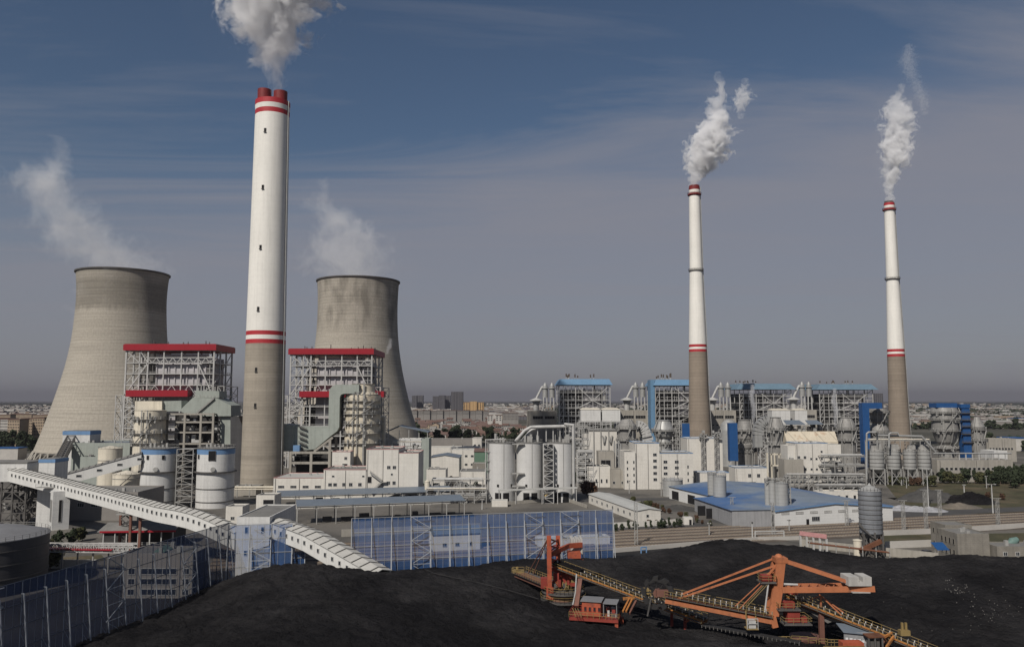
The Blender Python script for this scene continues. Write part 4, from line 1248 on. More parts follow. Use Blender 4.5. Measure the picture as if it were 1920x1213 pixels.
for py in (776, 791, 810, 831):
    for y in (Yd - 4, Yd + 8): b.beam((XX(313, Yd), y, ZZ(py, Yd)), (XX(405, Yd), y, ZZ(py, Yd)), .9)
    for px in (317, 350, 380, 403): b.beam((XX(px, Yd), Yd - 4, ZZ(py, Yd) - .05), (XX(px, Yd), Yd + 8, ZZ(py, Yd) - .05), .7)
b.build_each('beam', M['concrete'], t)
b = MB()
for i in range(46):
    x = R.uniform(XX(320, Yd), XX(398, Yd)); z = R.choice((ZZ(831, Yd), ZZ(810, Yd), ZZ(791, Yd))); a = R.uniform(1, 4)
    y = R.uniform(Yd - 2, Yd + 4)
    b.box(x, x + a, y, y + 2, z + .5, z + R.uniform(1.2, 5), R.choice((0, 0, 1, 2)))
b.box(XX(322, Yd), XX(398, Yd), Yd + 6.5, Yd + 7, 0.1, ZZ(778, Yd), 0)
b.build_each('machine', [M['dark'], M['steel_grey'], M['steel_white']], t)


def absorber(label, px, Y, prof, m, group=None, rings=(), rails=True, dirt=None, ztop_m=None, name='absorber_tower', ladders=2, seed=1):
    rr = random.Random(seed)
    x = XX(px, Y); s_ = RS(px, Y)
    t = thing(name, label, 'absorber tower', (x, Y, 0), group)
    pr = [(prof[0][1] * s_, 0.0)] + [(hw * s_, ZZ(py, Y)) for py, hw in prof]
    b = MB(); b.lathe(x, Y, pr, 48); b.build('shell', M[m], t)
    zz = [p[1] for p in pr]; rr_ = [p[0] for p in pr]
    for py in rings:
        z = ZZ(py, Y); r = float(np.interp(z, zz, rr_))
        b = MB(); bands(b, x, Y, [(r, z)], 36, .25, 1.6)
        if rails: b.rail([(x + (r + 1.5) * cos(a), Y + (r + 1.5) * sin(a), z + .25) for a in np.linspace(0, 2 * pi, 25)], 1.3, .14)
        for k in range(10):
            a = rr.uniform(pi, 2 * pi); q = (x + (r + .9) * cos(a), Y + (r + .9) * sin(a), z - rr.uniform(.5, 2)); b.beam(q, (q[0], q[1], z + rr.uniform(.6, 2.4)), rr.uniform(.3, .9))
        b.build('platform', M['steel_grey'], t)
    b = MB()
    for k in range(ladders):
        a = rr.uniform(-1.0, 1.0)
        for (r0, z0), (r1, z1) in zip(pr, pr[1:]):
            o = 1.0
            b.beam((x + (r0 + o) * sin(a), Y - (r0 + o) * cos(a), z0), (x + (r1 + o) * sin(a), Y - (r1 + o) * cos(a), z1), .45, .45)
    for k in range(max(0, len(rings) - 1)):
        z0, z1 = ZZ(rings[k + 1], Y), ZZ(rings[k], Y)
        a0 = rr.uniform(-.9, .4); r = float(np.interp(z1, zz, rr_)) + 1.5
        b.beam((x + r * sin(a0), Y - r * cos(a0), z0), (x + r * sin(a0 + .5), Y - r * cos(a0 + .5), z1), .7, .25)
    if ladders: b.build('ladder_frame', M['steel_grey'], t)
    return t


absorber('cream absorber tower with pipes and platforms, behind the first blue-banded silo', 279, 436, [(870, 31), (770, 30), (769, 31)], 'cream', rings=(786, 812, 830), seed=3)

# flue gas equipment before the second boiler house
Ye = 437
t = thing('flue_gas_duct', 'big pale green duct that bends up and over to the brown-stained absorber', 'duct', (XX(590, Ye), Ye, 0))
arc = [(617 + 15 * (1 - cos(a)), 736 - 15 * sin(a)) for a in np.linspace(0, pi / 2, 6)]
arc2 = [(637, 745), (639, 740), (644, 738)]
poly_duct(t, 'duct', [(615.5, 800)] + arc + [(673, 721), (673, 737.5)] + arc2[::-1] + [(636, 800), (632, 808), (620, 817), (590, 842), (550, 846), (550, 800)], Ye, 11, 'green_duct')
poly_duct(t, 'casing', [(530, 846), (530, 795), (549.6, 797), (549.6, 846)], Ye - 2, 14, 'green_duct')
b = MB()
for k in range(5):
    A, B = P(560, 800 + k * 10, Ye - 1), P(575, 806 + k * 10, Ye - 1); b.beam(A, B, .9, .3); b.rail([A, B], 1.0, .12)
b.build('stair', M['steel_dark'], t)
b = MB(); b.box(XX(553, Ye), XX(565, Ye), Ye - 4, Ye - 1, ZZ(845, Ye), ZZ(834, Ye)); b.build('tank', M['blue_band'], t)
t = thing('support_frame', 'tan concrete portal frame beneath the big pale green duct', 'frame', (XX(590, Ye), Ye - 6, 0))
for px in (551, 589, 623):
    for y in (Ye - 6, Ye + 9): MB().beam((XX(px, Ye), y, 0), (XX(px, Ye), y, ZZ(846, Ye) if px < 600 else ZZ(822, Ye)), 1.3).build('column', M['concrete'], t)
b = MB()
for py in (847, 866):
    for y in (Ye - 6, Ye + 9): b.beam((XX(549, Ye), y, ZZ(py, Ye)), (XX(625, Ye), y, ZZ(py, Ye)), 1.2)
b.beam(P(589, 846, Ye - 6), P(624, 820, Ye - 6), 1.1); b.beam(P(606, 833, Ye - 6), P(624, 846, Ye - 6), .8)
b.build_each('beam', M['concrete'], t)
b = MB(); b.box(XX(552, Ye), XX(622, Ye), Ye + 4, Ye + 5, 0.1, ZZ(849, Ye)); 
for i in range(14):
    x = R.uniform(XX(553, Ye), XX(615, Ye)); b.box(x, x + 2.5, Ye - 3, Ye, ZZ(866, Ye) + .7, ZZ(866, Ye) + R.uniform(1.5, 4))
b.build_each('machine', M['dark'], t)
absorber('brown-stained cream absorber tower with many pipe rings, before the second boiler house', 679, 446, [(880, 34), (741, 33.5), (740, 28), (735, 22), (721, 21), (720, 22.5)], 'cream_dirty', rings=(740, 752, 764, 776, 794, 812, 830), ladders=4, seed=9)
t = thing('vent_stack', 'tan vertical pipe with an elbow beside the stained absorber', 'pipe', (XX(719, 462), 462, 0))
b = MB(); b.pipe([(XX(719, 462), 462, 0), (XX(719, 462), 462, ZZ(783, 462)), (XX(706, 462), 462, ZZ(783, 462))], 1.05, 12); b.build('pipe', M['cream'], t)
t = thing('canopy', 'slate-blue pitched canopy on thin posts beside the smaller cooling tower foot', 'canopy', (XX(725, 520), 520, 0))
b = MB(); Yq = 515
b.extrude([P(726, 809, Yq), P(748, 799, Yq), P(803, 811, Yq), P(803, 809.5, Yq), P(748, 797.5, Yq), P(726, 807.5, Yq)], (0, 16, 0)); b.build('roof', M['slate_roof'], t)
for px in (728, 748, 766, 785, 801): MB().beam((XX(px, Yq), Yq + .5, 0), (XX(px, Yq), Yq + .5, ZZ(811 if px > 780 else 806, Yq)), .45).build('post', M['steel_grey'], t)
building('filter_house', 'pale green narrow block beside the steel clutter of the second boiler', 'industrial building', (XX(790, 448), 448, 0), XX(804, 448) - XX(790, 448), 14, ZZ(822, 448), 'green_duct', 'grey_roof')
building('filter_house', 'pale upper block under the slate-blue canopy', 'industrial building', (XX(748, 500), 500, 0), XX(789, 500) - XX(748, 500), 10, ZZ(822, 500), 'white_panel', 'grey_roof')


def steelwork(label, px0, px1, Y, D, z1, seed, m='steel_grey', name='pipe_rack', density=1.0, step=4.0):
    """open rack of posts, beams and pipes"""
    rr = random.Random(seed)
    x0, x1 = XX(px0, Y), XX(px1, Y)
    t = thing(name, label, 'pipe rack', (x0, Y, 0), 'steel pipe racks')
    n = max(2, int((x1 - x0) / 5)); lv = [z1 * (k + 1) / max(1, round(z1 / step)) for k in range(max(1, round(z1 / step)))]
    b = MB()
    for i in range(n + 1):
        x = x0 + (x1 - x0) * i / n
        for y in (Y, Y + D): b.beam((x, y, 0), (x, y, z1), .35)
        for z in lv: b.beam((x, Y, z), (x, Y + D, z), .3)
    for z in lv:
        for y in (Y, Y + D): b.beam((x0, y, z), (x1, y, z), .3)
        b.rail([(x0, Y - .1, z), (x1, Y - .1, z)], 1.1, .1, 0, 3)
    for i in range(int(n * density)):
        x = x0 + (x1 - x0) * rr.random() * .8; b.beam((x, Y - .1, lv[0] * rr.random()), (x + 4, Y - .1, rr.choice(lv)), .22)
    b.build('frame', M[m], t)
    for z in lv:
        for k in range(3):
            p = MB(); y = Y + D * (.15 + .3 * k); r = rr.uniform(.2, .5)
            p.tube((x0, y, z + .3 + r), (x1, y, z + .3 + r), r, None, 8)
            p.build('pipe', M[rr.choice(('steel_grey', 'silver', 'steel_white', 'cream'))], t)
    q = MB()
    for i in range(int(8 * density)):
        x = rr.uniform(x0, x1 - 2); z = rr.choice([0] + lv[:-1]); q.box(x, x + rr.uniform(1, 2.6), Y + .5, Y + D - .5, z + .2, z + rr.uniform(1, 3), rr.choice((0, 1, 2)))
    q.build_each('machine', [M['steel_grey'], M['dark'], M['silver']], t)
    return t


steelwork('tangled steel rack between the stained absorber and the pale green block', 735, 792, 455, 9, ZZ(830, 455), 21, 'steel_white', density=3, step=3.4)
steelwork('low pipe rack running toward the silver silo trio', 800, 912, 372, 6, 6.0, 22, 'steel_grey', density=1.5, step=3)
steelwork('second low pipe rack behind the first, toward the silver silo trio', 810, 905, 398, 7, 7.5, 23, 'steel_grey', density=1.5, step=3.4)

# long white office complex
Yw = 388
wx = lambda px: XX(px, Yw, 900)
sw = Yw / F
building('office_wing', 'low white office wing with ribbed roof and red eave, foot of the big chimney', 'building', (wx(513), Yw, 0), wx(606.5) - wx(513), 26, ZZ(896, Yw), 'white', 'pale_roof', trim='red_trim', parapet=.12,
         wins=[('f', 2.3, 19.8, 4, 5.2, 0, 1, 2.8, 1.2, 4)])
building('office_block', 'white two-storey block with a grey roof in the middle of the office complex', 'building', (wx(607), Yw - .4, 0), wx(686) - wx(607), 22, ZZ(880.5, Yw), 'white', 'grey_roof', trim='red_trim', parapet=.3,
         wins=[('f', 2.3, 4.7, 2, 6.1, 0, 1, 1.7, 1.5, 2), ('f', 9, 12.2, 2, 6.1, 0, 1, 1.6, 1.6, 2), ('f', 16.6, 16.6, 1, 6.1, 0, 1, 1.6, 1.6, 2), ('f', 4.0, 18.4, 2, 10.4, 0, 1, 1.1, .8, 1), ('f', 11.8, 18.6, 2, 1.6, 0, 1, 1, .6, 1)], vents=6)
t = building('office_block', 'tallest white block of the office complex with an outside stair', 'building', (wx(686.5), Yw + .1, 0), wx(746.5) - wx(686.5), 24, ZZ(842.5, Yw), 'white', 'grey_roof', trim='red_trim', parapet=.3,
             wins=[('f', 9.9, 12.6, 2, 6.8, 0, 1, 1.5, 1.6, 2), ('f', 9.9, 12.6, 2, 14.2, 0, 1, 1.6, 1.5, 2), ('f', 10.5, 13.3, 2, 2.6, 0, 1, .9, .7, 1), ('f', 11.8, 11.8, 1, 11.2, 0, 1, .9, .9, 1), ('f', .6, .6, 1, 7.6, 0, 1, 2, 3, 1, 'black'), ('l', 5, 14, 3, 16, 0, 1, .8, 1.4, 1)], vents=4)
b = MB(); z1, z2 = 12.4, 8.6
A, B, C = Vector((wx(693) + .3, Yw - .9, 12.6)), Vector((wx(717), Yw - .9, 8.2)), Vector((wx(697), Yw - .9, 3.0))
b.beam(A, B, 1.2, .5); b.beam(B, C, 1.2, .5); b.rail([A, B], 1.0, .12); b.rail([C, B], 1.0, .12); b.box(B.x, B.x + 2, Yw - 1.5, Yw - .1, 7.9, 8.2); b.build('stair', M['steel_grey'], t)
building('office_block', 'white end block of the office complex, slightly lower than the stair block', 'building', (wx(747), Yw + .5, 0), wx(784) - wx(747), 22, ZZ(849.5, Yw), 'white', 'grey_roof', trim='red_trim',
         wins=[('f', 1.2, 4.8, 2, .9, 0, 1, 1.5, 1.1, 2)])
building('lift_house', 'small white tower with a red coping between the concrete frame and the office complex', 'building', (XX(623, 424), 424, 0), XX(657, 424) - XX(623, 424), 9, ZZ(847, 424), 'white', 'grey_roof', trim='red_trim', wins=[('f', 6.4, 6.4, 1, 16, 0, 1, 1.4, 1.4, 2), ('f', 5.4, 5.4, 1, 11.5, 0, 1, 2.6, 2.4, 1, 'black')])

# platform sheds with slate roofs over coal wagons
def shed(label, A, B, wid, roofz, n, m):
    A, B = Vector((*A, 0)), Vector((*B, 0)); d = (B - A).normalized(); nn = Vector((-d.y, d.x, 0))
    t = thing('platform_canopy', label, 'canopy', A, 'long slate-roofed canopies', atan2(d.y, d.x))
    L_ = (B - A).length
    b = MB()
    up = Vector((0, 0, roofz))
    b.extrude([A + up, B + up, B + nn * wid + up + Vector((0, 0, 1.1)), A + nn * wid + up + Vector((0, 0, 1.1))], (0, 0, .18)); b.build('roof', M[m], t)
    b = MB()
    for k in (0.6, wid - .6): b.beam(A + nn * k + up - Vector((0, 0, .45 - k * 1.1 / wid)), B + nn * k + up - Vector((0, 0, .45 - k * 1.1 / wid)), .22, .4)
    b.build('purlin', M['steel_grey'], t)
    for i in range(n + 1):
        p = A + d * (.4 + (L_ - .8) * i / n)
        for k in (.6, wid - .6):
            q = p + nn * k
            c = MB(); c.beam(q, q + up - Vector((0, 0, .6 - k * 1.1 / wid)), .3)
            if k < 1: c.beam(q + up - Vector((0, 0, 1.6)), q + up + d * 1.3 - Vector((0, 0, .6)), .14); c.beam(q + up - Vector((0, 0, 1.6)), q + up - d * 1.3 - Vector((0, 0, .6)), .14)
            c.build('post', M['steel_grey'], t)
    b = MB()
    for i in range(int(L_ / 7)):
        p = A + d * (3 + i * 7) + nn * wid * .55
        if R.random() < .75: b.beam(p + Vector((0, 0, .2)), p + d * R.uniform(2, 6) + Vector((0, 0, .2)), 2.2, R.uniform(1.2, 2.8) * 2, 0)
    b.build_each('coal_bin', M['dark'], t)
    return t


shed('grey-blue canopy roof in front of the white office complex', G(518, 951).xy, G(852, 939.5).xy, 13, 4.6, 10, 'slate_roof')
shed('darker slate canopy roof between the first canopy and the blue fence', G(555, 985).xy, G(873, 972).xy, 11, 7.0, 9, 'slate_roof')
b = MB(); A, B = G(520, 955, 0), G(850, 943, 0)
b.beam(A + Vector((0, 0, 1.0)), B + Vector((0, 0, 1.0)), .5, 2.0); tag(b.build('loading_wall', M['white']), 'low pale wall under the front edge of the grey-blue canopy', 'wall')
b = MB(); A, B = G(640, 1006, 0), G(900, 993, 0); b.beam(A + Vector((0, 0, 1.2)), B + Vector((0, 0, 1.2)), .6, 2.4); tag(b.build('loading_wall', M['concrete']), 'tan concrete loading wall behind the blue fence below the slate canopy', 'wall')

# ------------------------------------------------------------------ three silver silos with trucks below
Ys = 381
t0 = 'silver silo trio'
sx = {}
for lab, px in (('smooth pale silo with outside pipes, end of the trio toward the chimney', 941), ('smooth pale silo in the middle of the trio', 993), ('smooth pale silo behind the open stair tower, end of the trio', 1051)):
    x = XX(px, Ys); r = 24.3 * Ys / F; zt = ZZ(830, Ys)
    t = thing('cement_silo', lab, 'silo', (x, Ys, 0), 'trio of pale silos above the truck bays')
    b = MB(); b.lathe(x, Ys, [(r, 0), (r, zt)], 56); b.build('wall', M['sheet_silo'] if 'sheet_silo' in M else M.setdefault('sheet_silo', mat('pale_silo_paint', (0.50, 0.495, 0.48), 0.55, .06, .15, .10, zl=(3.2, .03, .12))), t)
    b = MB(); b.lathe(x, Ys, [(r + .2, zt + .003), (r + .2, zt + .35)], 48); ro = b.build('roof', M['grey_roof'], t)
    b = MB(); b.rail([(x + r * cos(a), Ys + r * sin(a), zt + .3) for a in np.linspace(0, 2 * pi, 25)], 1.2, .1)
    for i in range(9):
        q = Vector((x + R.uniform(-4, 4), Ys + R.uniform(-4, 4), zt + .3)); h = R.uniform(1, 4)
        b.box(q.x, q.x + R.uniform(.6, 1.8), q.y, q.y + 1.2, q.z, q.z + h)
    b.build('roof_lattice', M['steel_grey'], ro)
    for a in (-.35, .75):
        link_part('window', window_mesh(.9, 1.1, 1, 'black', 'steel_dark'), t, Matrix.Translation((x + (r + .05) * sin(a), Ys - (r + .05) * cos(a), ZZ(910, Ys))) @ Matrix.Rotation(a, 4, 'Z'))
    b = MB(); a = .15; b.beam((x + (r + .1) * sin(a), Ys - (r + .1) * cos(a), 6), (x + (r + .1) * sin(a), Ys - (r + .1) * cos(a), zt), .2); b.build('cable_duct', M['steel_grey'], t)
    for a0 in (-.28, .34):
        b = MB(); b.lathe(x, Ys, [(r + .06, 0.05), (r + .06, 4.4)], 6, cap=False, a0=-pi / 2 + a0 - .24, a1=-pi / 2 + a0 + .24); b.build('truck_bay', M['black'], t)
stair_tower('open white stair tower standing between the second and third pale silos', XX(1019, 374), XX(1037, 374), 372, 377.5, 0, ZZ(832, 374), 'steel_white', 2.5)
t = thing('pneumatic_pipeline', 'pair of thick white pipes arching from the boilers down to the silo trio', 'pipeline', (XX(1000, 385), 385, 26))
for o, (ya, xb) in enumerate(((0, 0), (3, 12))):
    b = MB(); Yq = Ys + 1 + o * 3
    b.pipe([P(966 + xb, 828, Yq), P(984 + xb, 807, Yq), P(996 + xb, 800.5, Yq), P(1062, 799, Yq), P(1069, 802, Yq), P(1071, 826, Yq)], .78, 12); b.build('pipe', M['steel_white'], t)
for px in (1008, 1024, 1037, 1050):
    b = MB(); b.beam(P(px, 828, Ys + 2), P(px, 801, Ys + 2), .4); b.build('post', M['steel_white'], t)
b = MB(); lattice(b, XX(1060, 383), XX(1076, 383), 380, 386, ZZ(829, 383), ZZ(795, 383), 3, .3); b.build('frame', M['steel_grey'], t)
t = thing('pipe_ladder', 'bundle of white vertical pipes with brackets on the side of the first pale silo', 'pipe', (XX(914, 380), 380, 0))
for k, px in enumerate((911, 915, 919)):
    b = MB(); b.pipe([(XX(px, 379), 378 + k, 0), (XX(px, 379), 378 + k, ZZ(824, 379)), (XX(px + 30, 379), 378 + k, ZZ(823, 379))], .22, 6); b.build('pipe', M['steel_white'], t)
b = MB()
for py in (846, 863, 880, 897): b.beam((XX(908, 379), 378, ZZ(py, 379)), (XX(921, 379), 378, ZZ(py, 379)), .3)
b.build('bracket_frame', M['steel_grey'], t)
t = thing('downpipe', 'tall white pipe on the outer side of the third pale silo', 'pipe', (XX(1075, 378), 378, 0))
b = MB(); b.pipe([(XX(1075, 378), 377, 0), (XX(1075, 378), 377, ZZ(797, 378)), (XX(1058, 378), 377, ZZ(795, 378))], .7, 8); b.build('pipe', M['steel_white'], t)
for py in (833, 888, 912):
    b = MB(); b.box(XX(960, 376), XX(983, 376), 374.2, 377, ZZ(py, 376), ZZ(py, 376) + .45); tag(b.build('link_bridge', M['steel_grey']), {833: 'top link bridge between first and second pale silos', 888: 'middle link bridge between first and second pale silos', 912: 'lowest link bridge between first and second pale silos'}[py], 'walkway')
t = thing('loading_canopy', 'long thin canopy beam above the truck bays of the silo trio', 'canopy', (XX(935, 370), 370, 0))
b = MB(); b.beam(P(934, 919, 369), P(1082, 914, 373), 1.4, .7); b.build('roof', M['pale_roof'], t)
for px in (936, 967, 1016, 1045, 1080): MB().beam((XX(px, 370), 370, 0), (XX(px, 370), 370, ZZ(917.5, 370)), .3).build('post', M['steel_white'], t)

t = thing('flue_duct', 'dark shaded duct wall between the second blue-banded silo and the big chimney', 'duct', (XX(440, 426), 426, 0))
b = MB(); b.extrude([P(432, 914, 426), P(432, 782, 426), P(447, 780, 426), P(455, 800, 426), P(455, 914, 426)], (0, 9, 0)); b.build('wall', M['dark_tank'], t)  # shaded side of the duct, its shade put into the dark grey colour
# ------------------------------------------------------------------ plant before the blue-roofed boilers
GA = 'grey scrubber towers of the blue-roofed plant'
absorber('grey scrubber with a flat cone cap beside the white twin-tank block', 1176, 560, [(860, 17), (806, 17), (805, 18.5), (797, 17.5), (788, 10.5), (786, 9)], 'grey_tower', GA, rings=(804, 826, 846), seed=31)
t = thing('duct_elbow', 'white ribbed duct elbow curving down beside the flat-capped grey scrubber', 'duct', (XX(1212, 566), 566, 0))
b = MB(); Yq = 566; c = P(1196, 825, Yq); pts = []
for a in np.linspace(radians(95), radians(0), 8): pts.append(Vector((c.x + 6.0 * cos(a), Yq, c.z + 10.5 * sin(a))))
for a, e in zip(pts, pts[1:]): b.beam(a, e, 8.5, 6.5)
b.beam(pts[-1], pts[-1] - Vector((0, 0, 9)), 6.8, 6.8); b.build('duct', M['steel_white'], t)

# twin white boxes on steel (two pairs)
def twin_boxes(label, spans, Y, yt, yb, m, seed):
    t = thing('filter_block', label, 'filter house', (XX(spans[0][0], Y), Y, 0))
    for (a, e) in spans:
        b = MB(); x0, x1 = XX(a, Y), XX(e, Y); zt, zb = ZZ(yt, Y), ZZ(yb, Y)
        b.box(x0, x1, Y, Y + 12, zb, zt); bx = b.build('casing', M[m], t)
        b = MB(); b._add([(x0 - .3, Y - .3, zt + .003), (x1 + .3, Y - .3, zt + .003), (x1 + .3, Y + 12.3, zt + .003), (x0 - .3, Y + 12.3, zt + .003), (x0 + 1.5, Y + 6, zt + 1.3), (x1 - 1.5, Y + 6, zt + 1.3)], [(0, 1, 5, 4), (1, 2, 5), (2, 3, 4, 5), (3, 0, 4)]); b.build('roof', M['cream'], bx)
    x0, x1 = XX(spans[0][0] - 4, Y), XX(spans[-1][1] + 3, Y)
    b = MB(); lattice(b, x0, x1, Y - 1, Y + 11, 0, ZZ(yb, Y), 5, .45); b.rail([(x0, Y - 1, ZZ(yb, Y)), (x1, Y - 1, ZZ(yb, Y))], 1.2, .15)
    n = 8
    for i in range(n + 1): b.beam((x0 + (x1 - x0) * i / n, Y - 1, ZZ(yb + 14, Y)), (x0 + (x1 - x0) * i / n, Y - 1, ZZ(yb, Y)), .35)
    b.build('frame', M['steel_white'], t)
    return t


twin_boxes('pair of stained white filter boxes on steel before the first blue-roofed boiler', [(1090, 1127), (1130, 1164)], 600, 768, 791, 'white_panel', 1)
twin_boxes('pair of clean white boxes with brown roofs between two blue-roofed boilers', [(1450, 1484), (1493, 1516)], 640, 769, 797, 'white_panel', 2)
t = thing('process_block', 'tall white multi-tank block beside the flat-capped grey scrubber', 'industrial building', (XX(1096, 570), 570, 0))
b = MB(); x0, x1 = XX(1096, 570), XX(1157, 570); zt = ZZ(808, 570)
b.box(x0, x1, 570, 584, 0, zt); b.build('wall', M['white'], t)
b = MB(); b.box(x0 - .4, x1 + .4, 569.6, 584.4, zt + .003, zt + .5); b.rail([(x0, 569.6, zt + .5), (x1, 569.6, zt + .5)], 1.3, .16); b.build('roof', M['grey_roof'], t)
for i, f in enumerate((.28, .5, .74)):
    b = MB(); b.beam((x0 + (x1 - x0) * f, 569.4, 2), (x0 + (x1 - x0) * f, 569.4, zt), .5); b.build('pipe', M['steel_grey'], t)
for a in (.55, .75):
    b = MB(); b.beam((x0 + (x1 - x0) * a, 569.2, zt - 3), (x0 + (x1 - x0) * (a + .05), 569.2, zt - 9), .8); b.beam((x0 + (x1 - x0) * (a + .1), 569.2, zt - 3), (x0 + (x1 - x0) * (a + .05), 569.2, zt - 9), .8); b.build('brace_frame', M['steel_grey'], t)
steelwork('open steel rack beneath the pair of stained white filter boxes', 1078, 1104, 520, 9, ZZ(800, 520), 33, 'steel_grey', density=2, step=4)
steelwork('low steel rack beside the third pale silo', 1083, 1112, 440, 8, ZZ(848, 440), 34, 'steel_white', density=2, step=3)
building('plant_house', 'tan concrete house with a dark opening in front of the white multi-tank block', 'industrial building', (XX(1122, 500), 500, 0), XX(1152, 500) - XX(1122, 500), 12, ZZ(846, 500), 'concrete', 'grey_roof', wins=[('f', 1.5, 1.5, 1, 5.6, 0, 1, 6, 4.6, 2, 'black')])
building('plant_house', 'low white and brown house with tall windows before the tan concrete house', 'industrial building', (XX(1101, 440), 440, 0), XX(1144, 440) - XX(1101, 440), 12, ZZ(874, 440), 'white', 'grey_roof', wins=[('f', 1.5, 10, 4, 2.4, 0, 1, .9, 2, 1)])
building('plant_house', 'small brown-walled house between the low white house and the big white office', 'industrial building', (XX(1145, 436), 436, 0), XX(1172, 436) - XX(1145, 436), 10, ZZ(880, 436), 'concrete', 'grey_roof', wins=[('f', 1, 5.6, 2, 2.2, 0, 1, 1.2, 1.4, 1)])
t = thing('pipe_bundle', 'upright bundle of grey pipes before the flat-capped grey scrubber', 'pipe', (XX(1156, 505), 505, 0))
for k in range(4):
    b = MB(); x = XX(1152 + k * 4, 505); b.tube((x, 505, 0), (x, 505, ZZ(826 + 5 * (k % 2), 505)), .45, None, 8); b.build('pipe', M['silver'], t)

# second scrubber, tower block, white offices
absorber('pale scrubber with a wide tapered hood behind the white office, under the slim chimney', 1245, 575, [(860, 15), (846, 15), (830, 14), (822, 12), (818, 17), (812, 19), (807.5, 19.5), (805, 20), (790, 13), (787, 13.5)], 'silver', GA, rings=(808, 832), seed=32)
t = thing('stair_tower', 'deep blue enclosed stair tower against the brown chimney base', 'stair tower', (XX(1280, 560), 560, 0))
b = MB(); b.box(XX(1280, 560), XX(1294, 560), 560, 565, 0, ZZ(794, 560)); b.build('wall', M['blue'], t)
b = MB(); lattice(b, XX(1270, 560), XX(1279, 560), 560, 566, 0, ZZ(788, 560), 4, .35); b.build('frame', M['steel_grey'], t)
Yw = 470
t = building('office_block', 'white four-storey office with small square windows, tallest corner by the pale scrubber', 'building', (XX(1192, 430, 880), 430, 0), XX(1237, 430, 880) - XX(1192, 430, 880), 22, ZZ(831, 430), 'white', 'grey_roof', parapet=.4, trim='blue_band',
             wins=[('f', 9.3, 9.3, 1, 4.4, 17.4, 5, 1.9, 1.5, 2)])
building('office_block', 'lower white corner wing with slit windows on the shaded side of the four-storey office', 'building', (XX(1171, 429, 880), 429, 0), XX(1191.8, 429, 880) - XX(1171, 429, 880), 20, ZZ(847, 429), 'white', 'grey_roof', parapet=.4,
         wins=[('f', 1.2, 4.6, 2, 3.5, 13.6, 4, .7, 1.4, 1)])
building('office_block', 'wide white wing of the four-storey office facing the blue warehouse', 'building', (XX(1237.2, 430.2, 880), 430.2, 0), XX(1300, 430, 880) - XX(1237.2, 430, 880), 20, ZZ(850, 430), 'white', 'grey_roof', parapet=.4, trim='blue_band',
         wins=[('f', 2.0, 8.0, 2, 4.4, 13.6, 4, 2.0, 1.5, 2), ('f', 14.6, 14.6, 1, 4, 11, 3, .7, 1.6, 1)])
YB_ = 500
x0, x1 = XX(1289, YB_), XX(1355, YB_)
t = building('process_block', 'blank white tower block with two lattice chutes in front of the slim chimney', 'industrial building', (x0, YB_, 0), x1 - x0, 20, ZZ(822, YB_), 'white', 'grey_roof', trim='blue_band')
for px in (1317, 1342):
    b = MB(); x = XX(px, YB_); lattice(b, x - .9, x + .9, YB_ - 2.4, YB_ - .6, 0, ZZ(812, YB_), 2.4, .25); b.build('chute_frame', M['steel_grey'], t)
    b = MB()
    for k in range(12):
        q = Vector((x + R.uniform(-2.5, 2.5), YB_ - 2, ZZ(824 - R.random() * 14, YB_))); b.box(q.x, q.x + R.uniform(.6, 2), q.y, q.y + 2.5, q.z, q.z + R.uniform(.6, 1.8))
    b.build_each('hoist', M['steel_grey'], t)
building('small_house', 'small white annex with an open ground floor below the blank white tower block', 'small building', (XX(1305, 440), 440, 0), XX(1366, 440) - XX(1305, 440), 9, ZZ(886, 440), 'white', 'grey_roof', wins=[('f', 9, 13, 2, 1.6, 0, 1, 1.6, 1.4, 2)], trim='blue_band')
building('small_house', 'white flat-roofed house with two large windows behind the blue warehouse', 'small building', (XX(1378, 452), 452, 0), XX(1437, 452) - XX(1378, 452), 14, ZZ(877, 452), 'white', 'grey_roof', wins=[('f', 7, 12, 2, 4.2, 0, 1, 1.7, 1.9, 2), ('f', 7.2, 7.2, 1, .1, 0, 1, 4, 1.6, 1, 'black')], trim='blue_band')
tank('small grey tank with a cone roof at the corner of the blue warehouse', 1260, 19, 400, 899, 'tank_grey', cone=1.0)

absorber('banded scrubber with twin bulging sections behind the blue sheet stair tower', 1398, 560, [(872, 13), (850, 14.5), (846, 10), (838, 14.5), (832, 15), (827, 9), (822, 14), (810, 14.5), (806, 16), (789, 12), (786, 13)], 'grey_tower', GA, rings=(808, 828, 848), seed=35)
t = thing('absorber_duct', 'wide grey half-round duct tower beside the blue sheet stair tower', 'duct', (XX(1364, 575), 575, 0))
b = MB(); b.lathe(XX(1370, 575), 578, [(6.5, 0), (6.5, ZZ(806, 575)), (5.5, ZZ(795, 575)), (3, ZZ(788, 575)), (.2, ZZ(786, 575))], 28); b.build('shell', M['silver'], t)
t = thing('stair_tower', 'deep blue sheet stair tower between two grey scrubbers on short white legs', 'stair tower', (XX(1369, 540), 540, 0))
b = MB(); b.box(XX(1368.5, 540), XX(1384, 540), 540, 545, ZZ(864, 540), ZZ(793, 540)); b.build('wall', M['blue'], t)
legs4(t, XX(1370, 540), XX(1382, 540), 540.5, 544.5, 0, ZZ(864, 540), .5, 'steel_white')
absorber('dark grey bottle-necked scrubber on a tan leg frame behind the blue warehouse', 1456, 500, [(851, 14.5), (836, 15), (831, 13), (826, 12.5), (808, 16.5), (805, 17), (803, 17), (784, 10), (782, 11)], 'grey_tower', GA, rings=(806, 834), seed=36)
t = thing('support_frame', 'tan leg frame under the bottle-necked scrubber', 'frame', (XX(1456, 488), 488, 0))
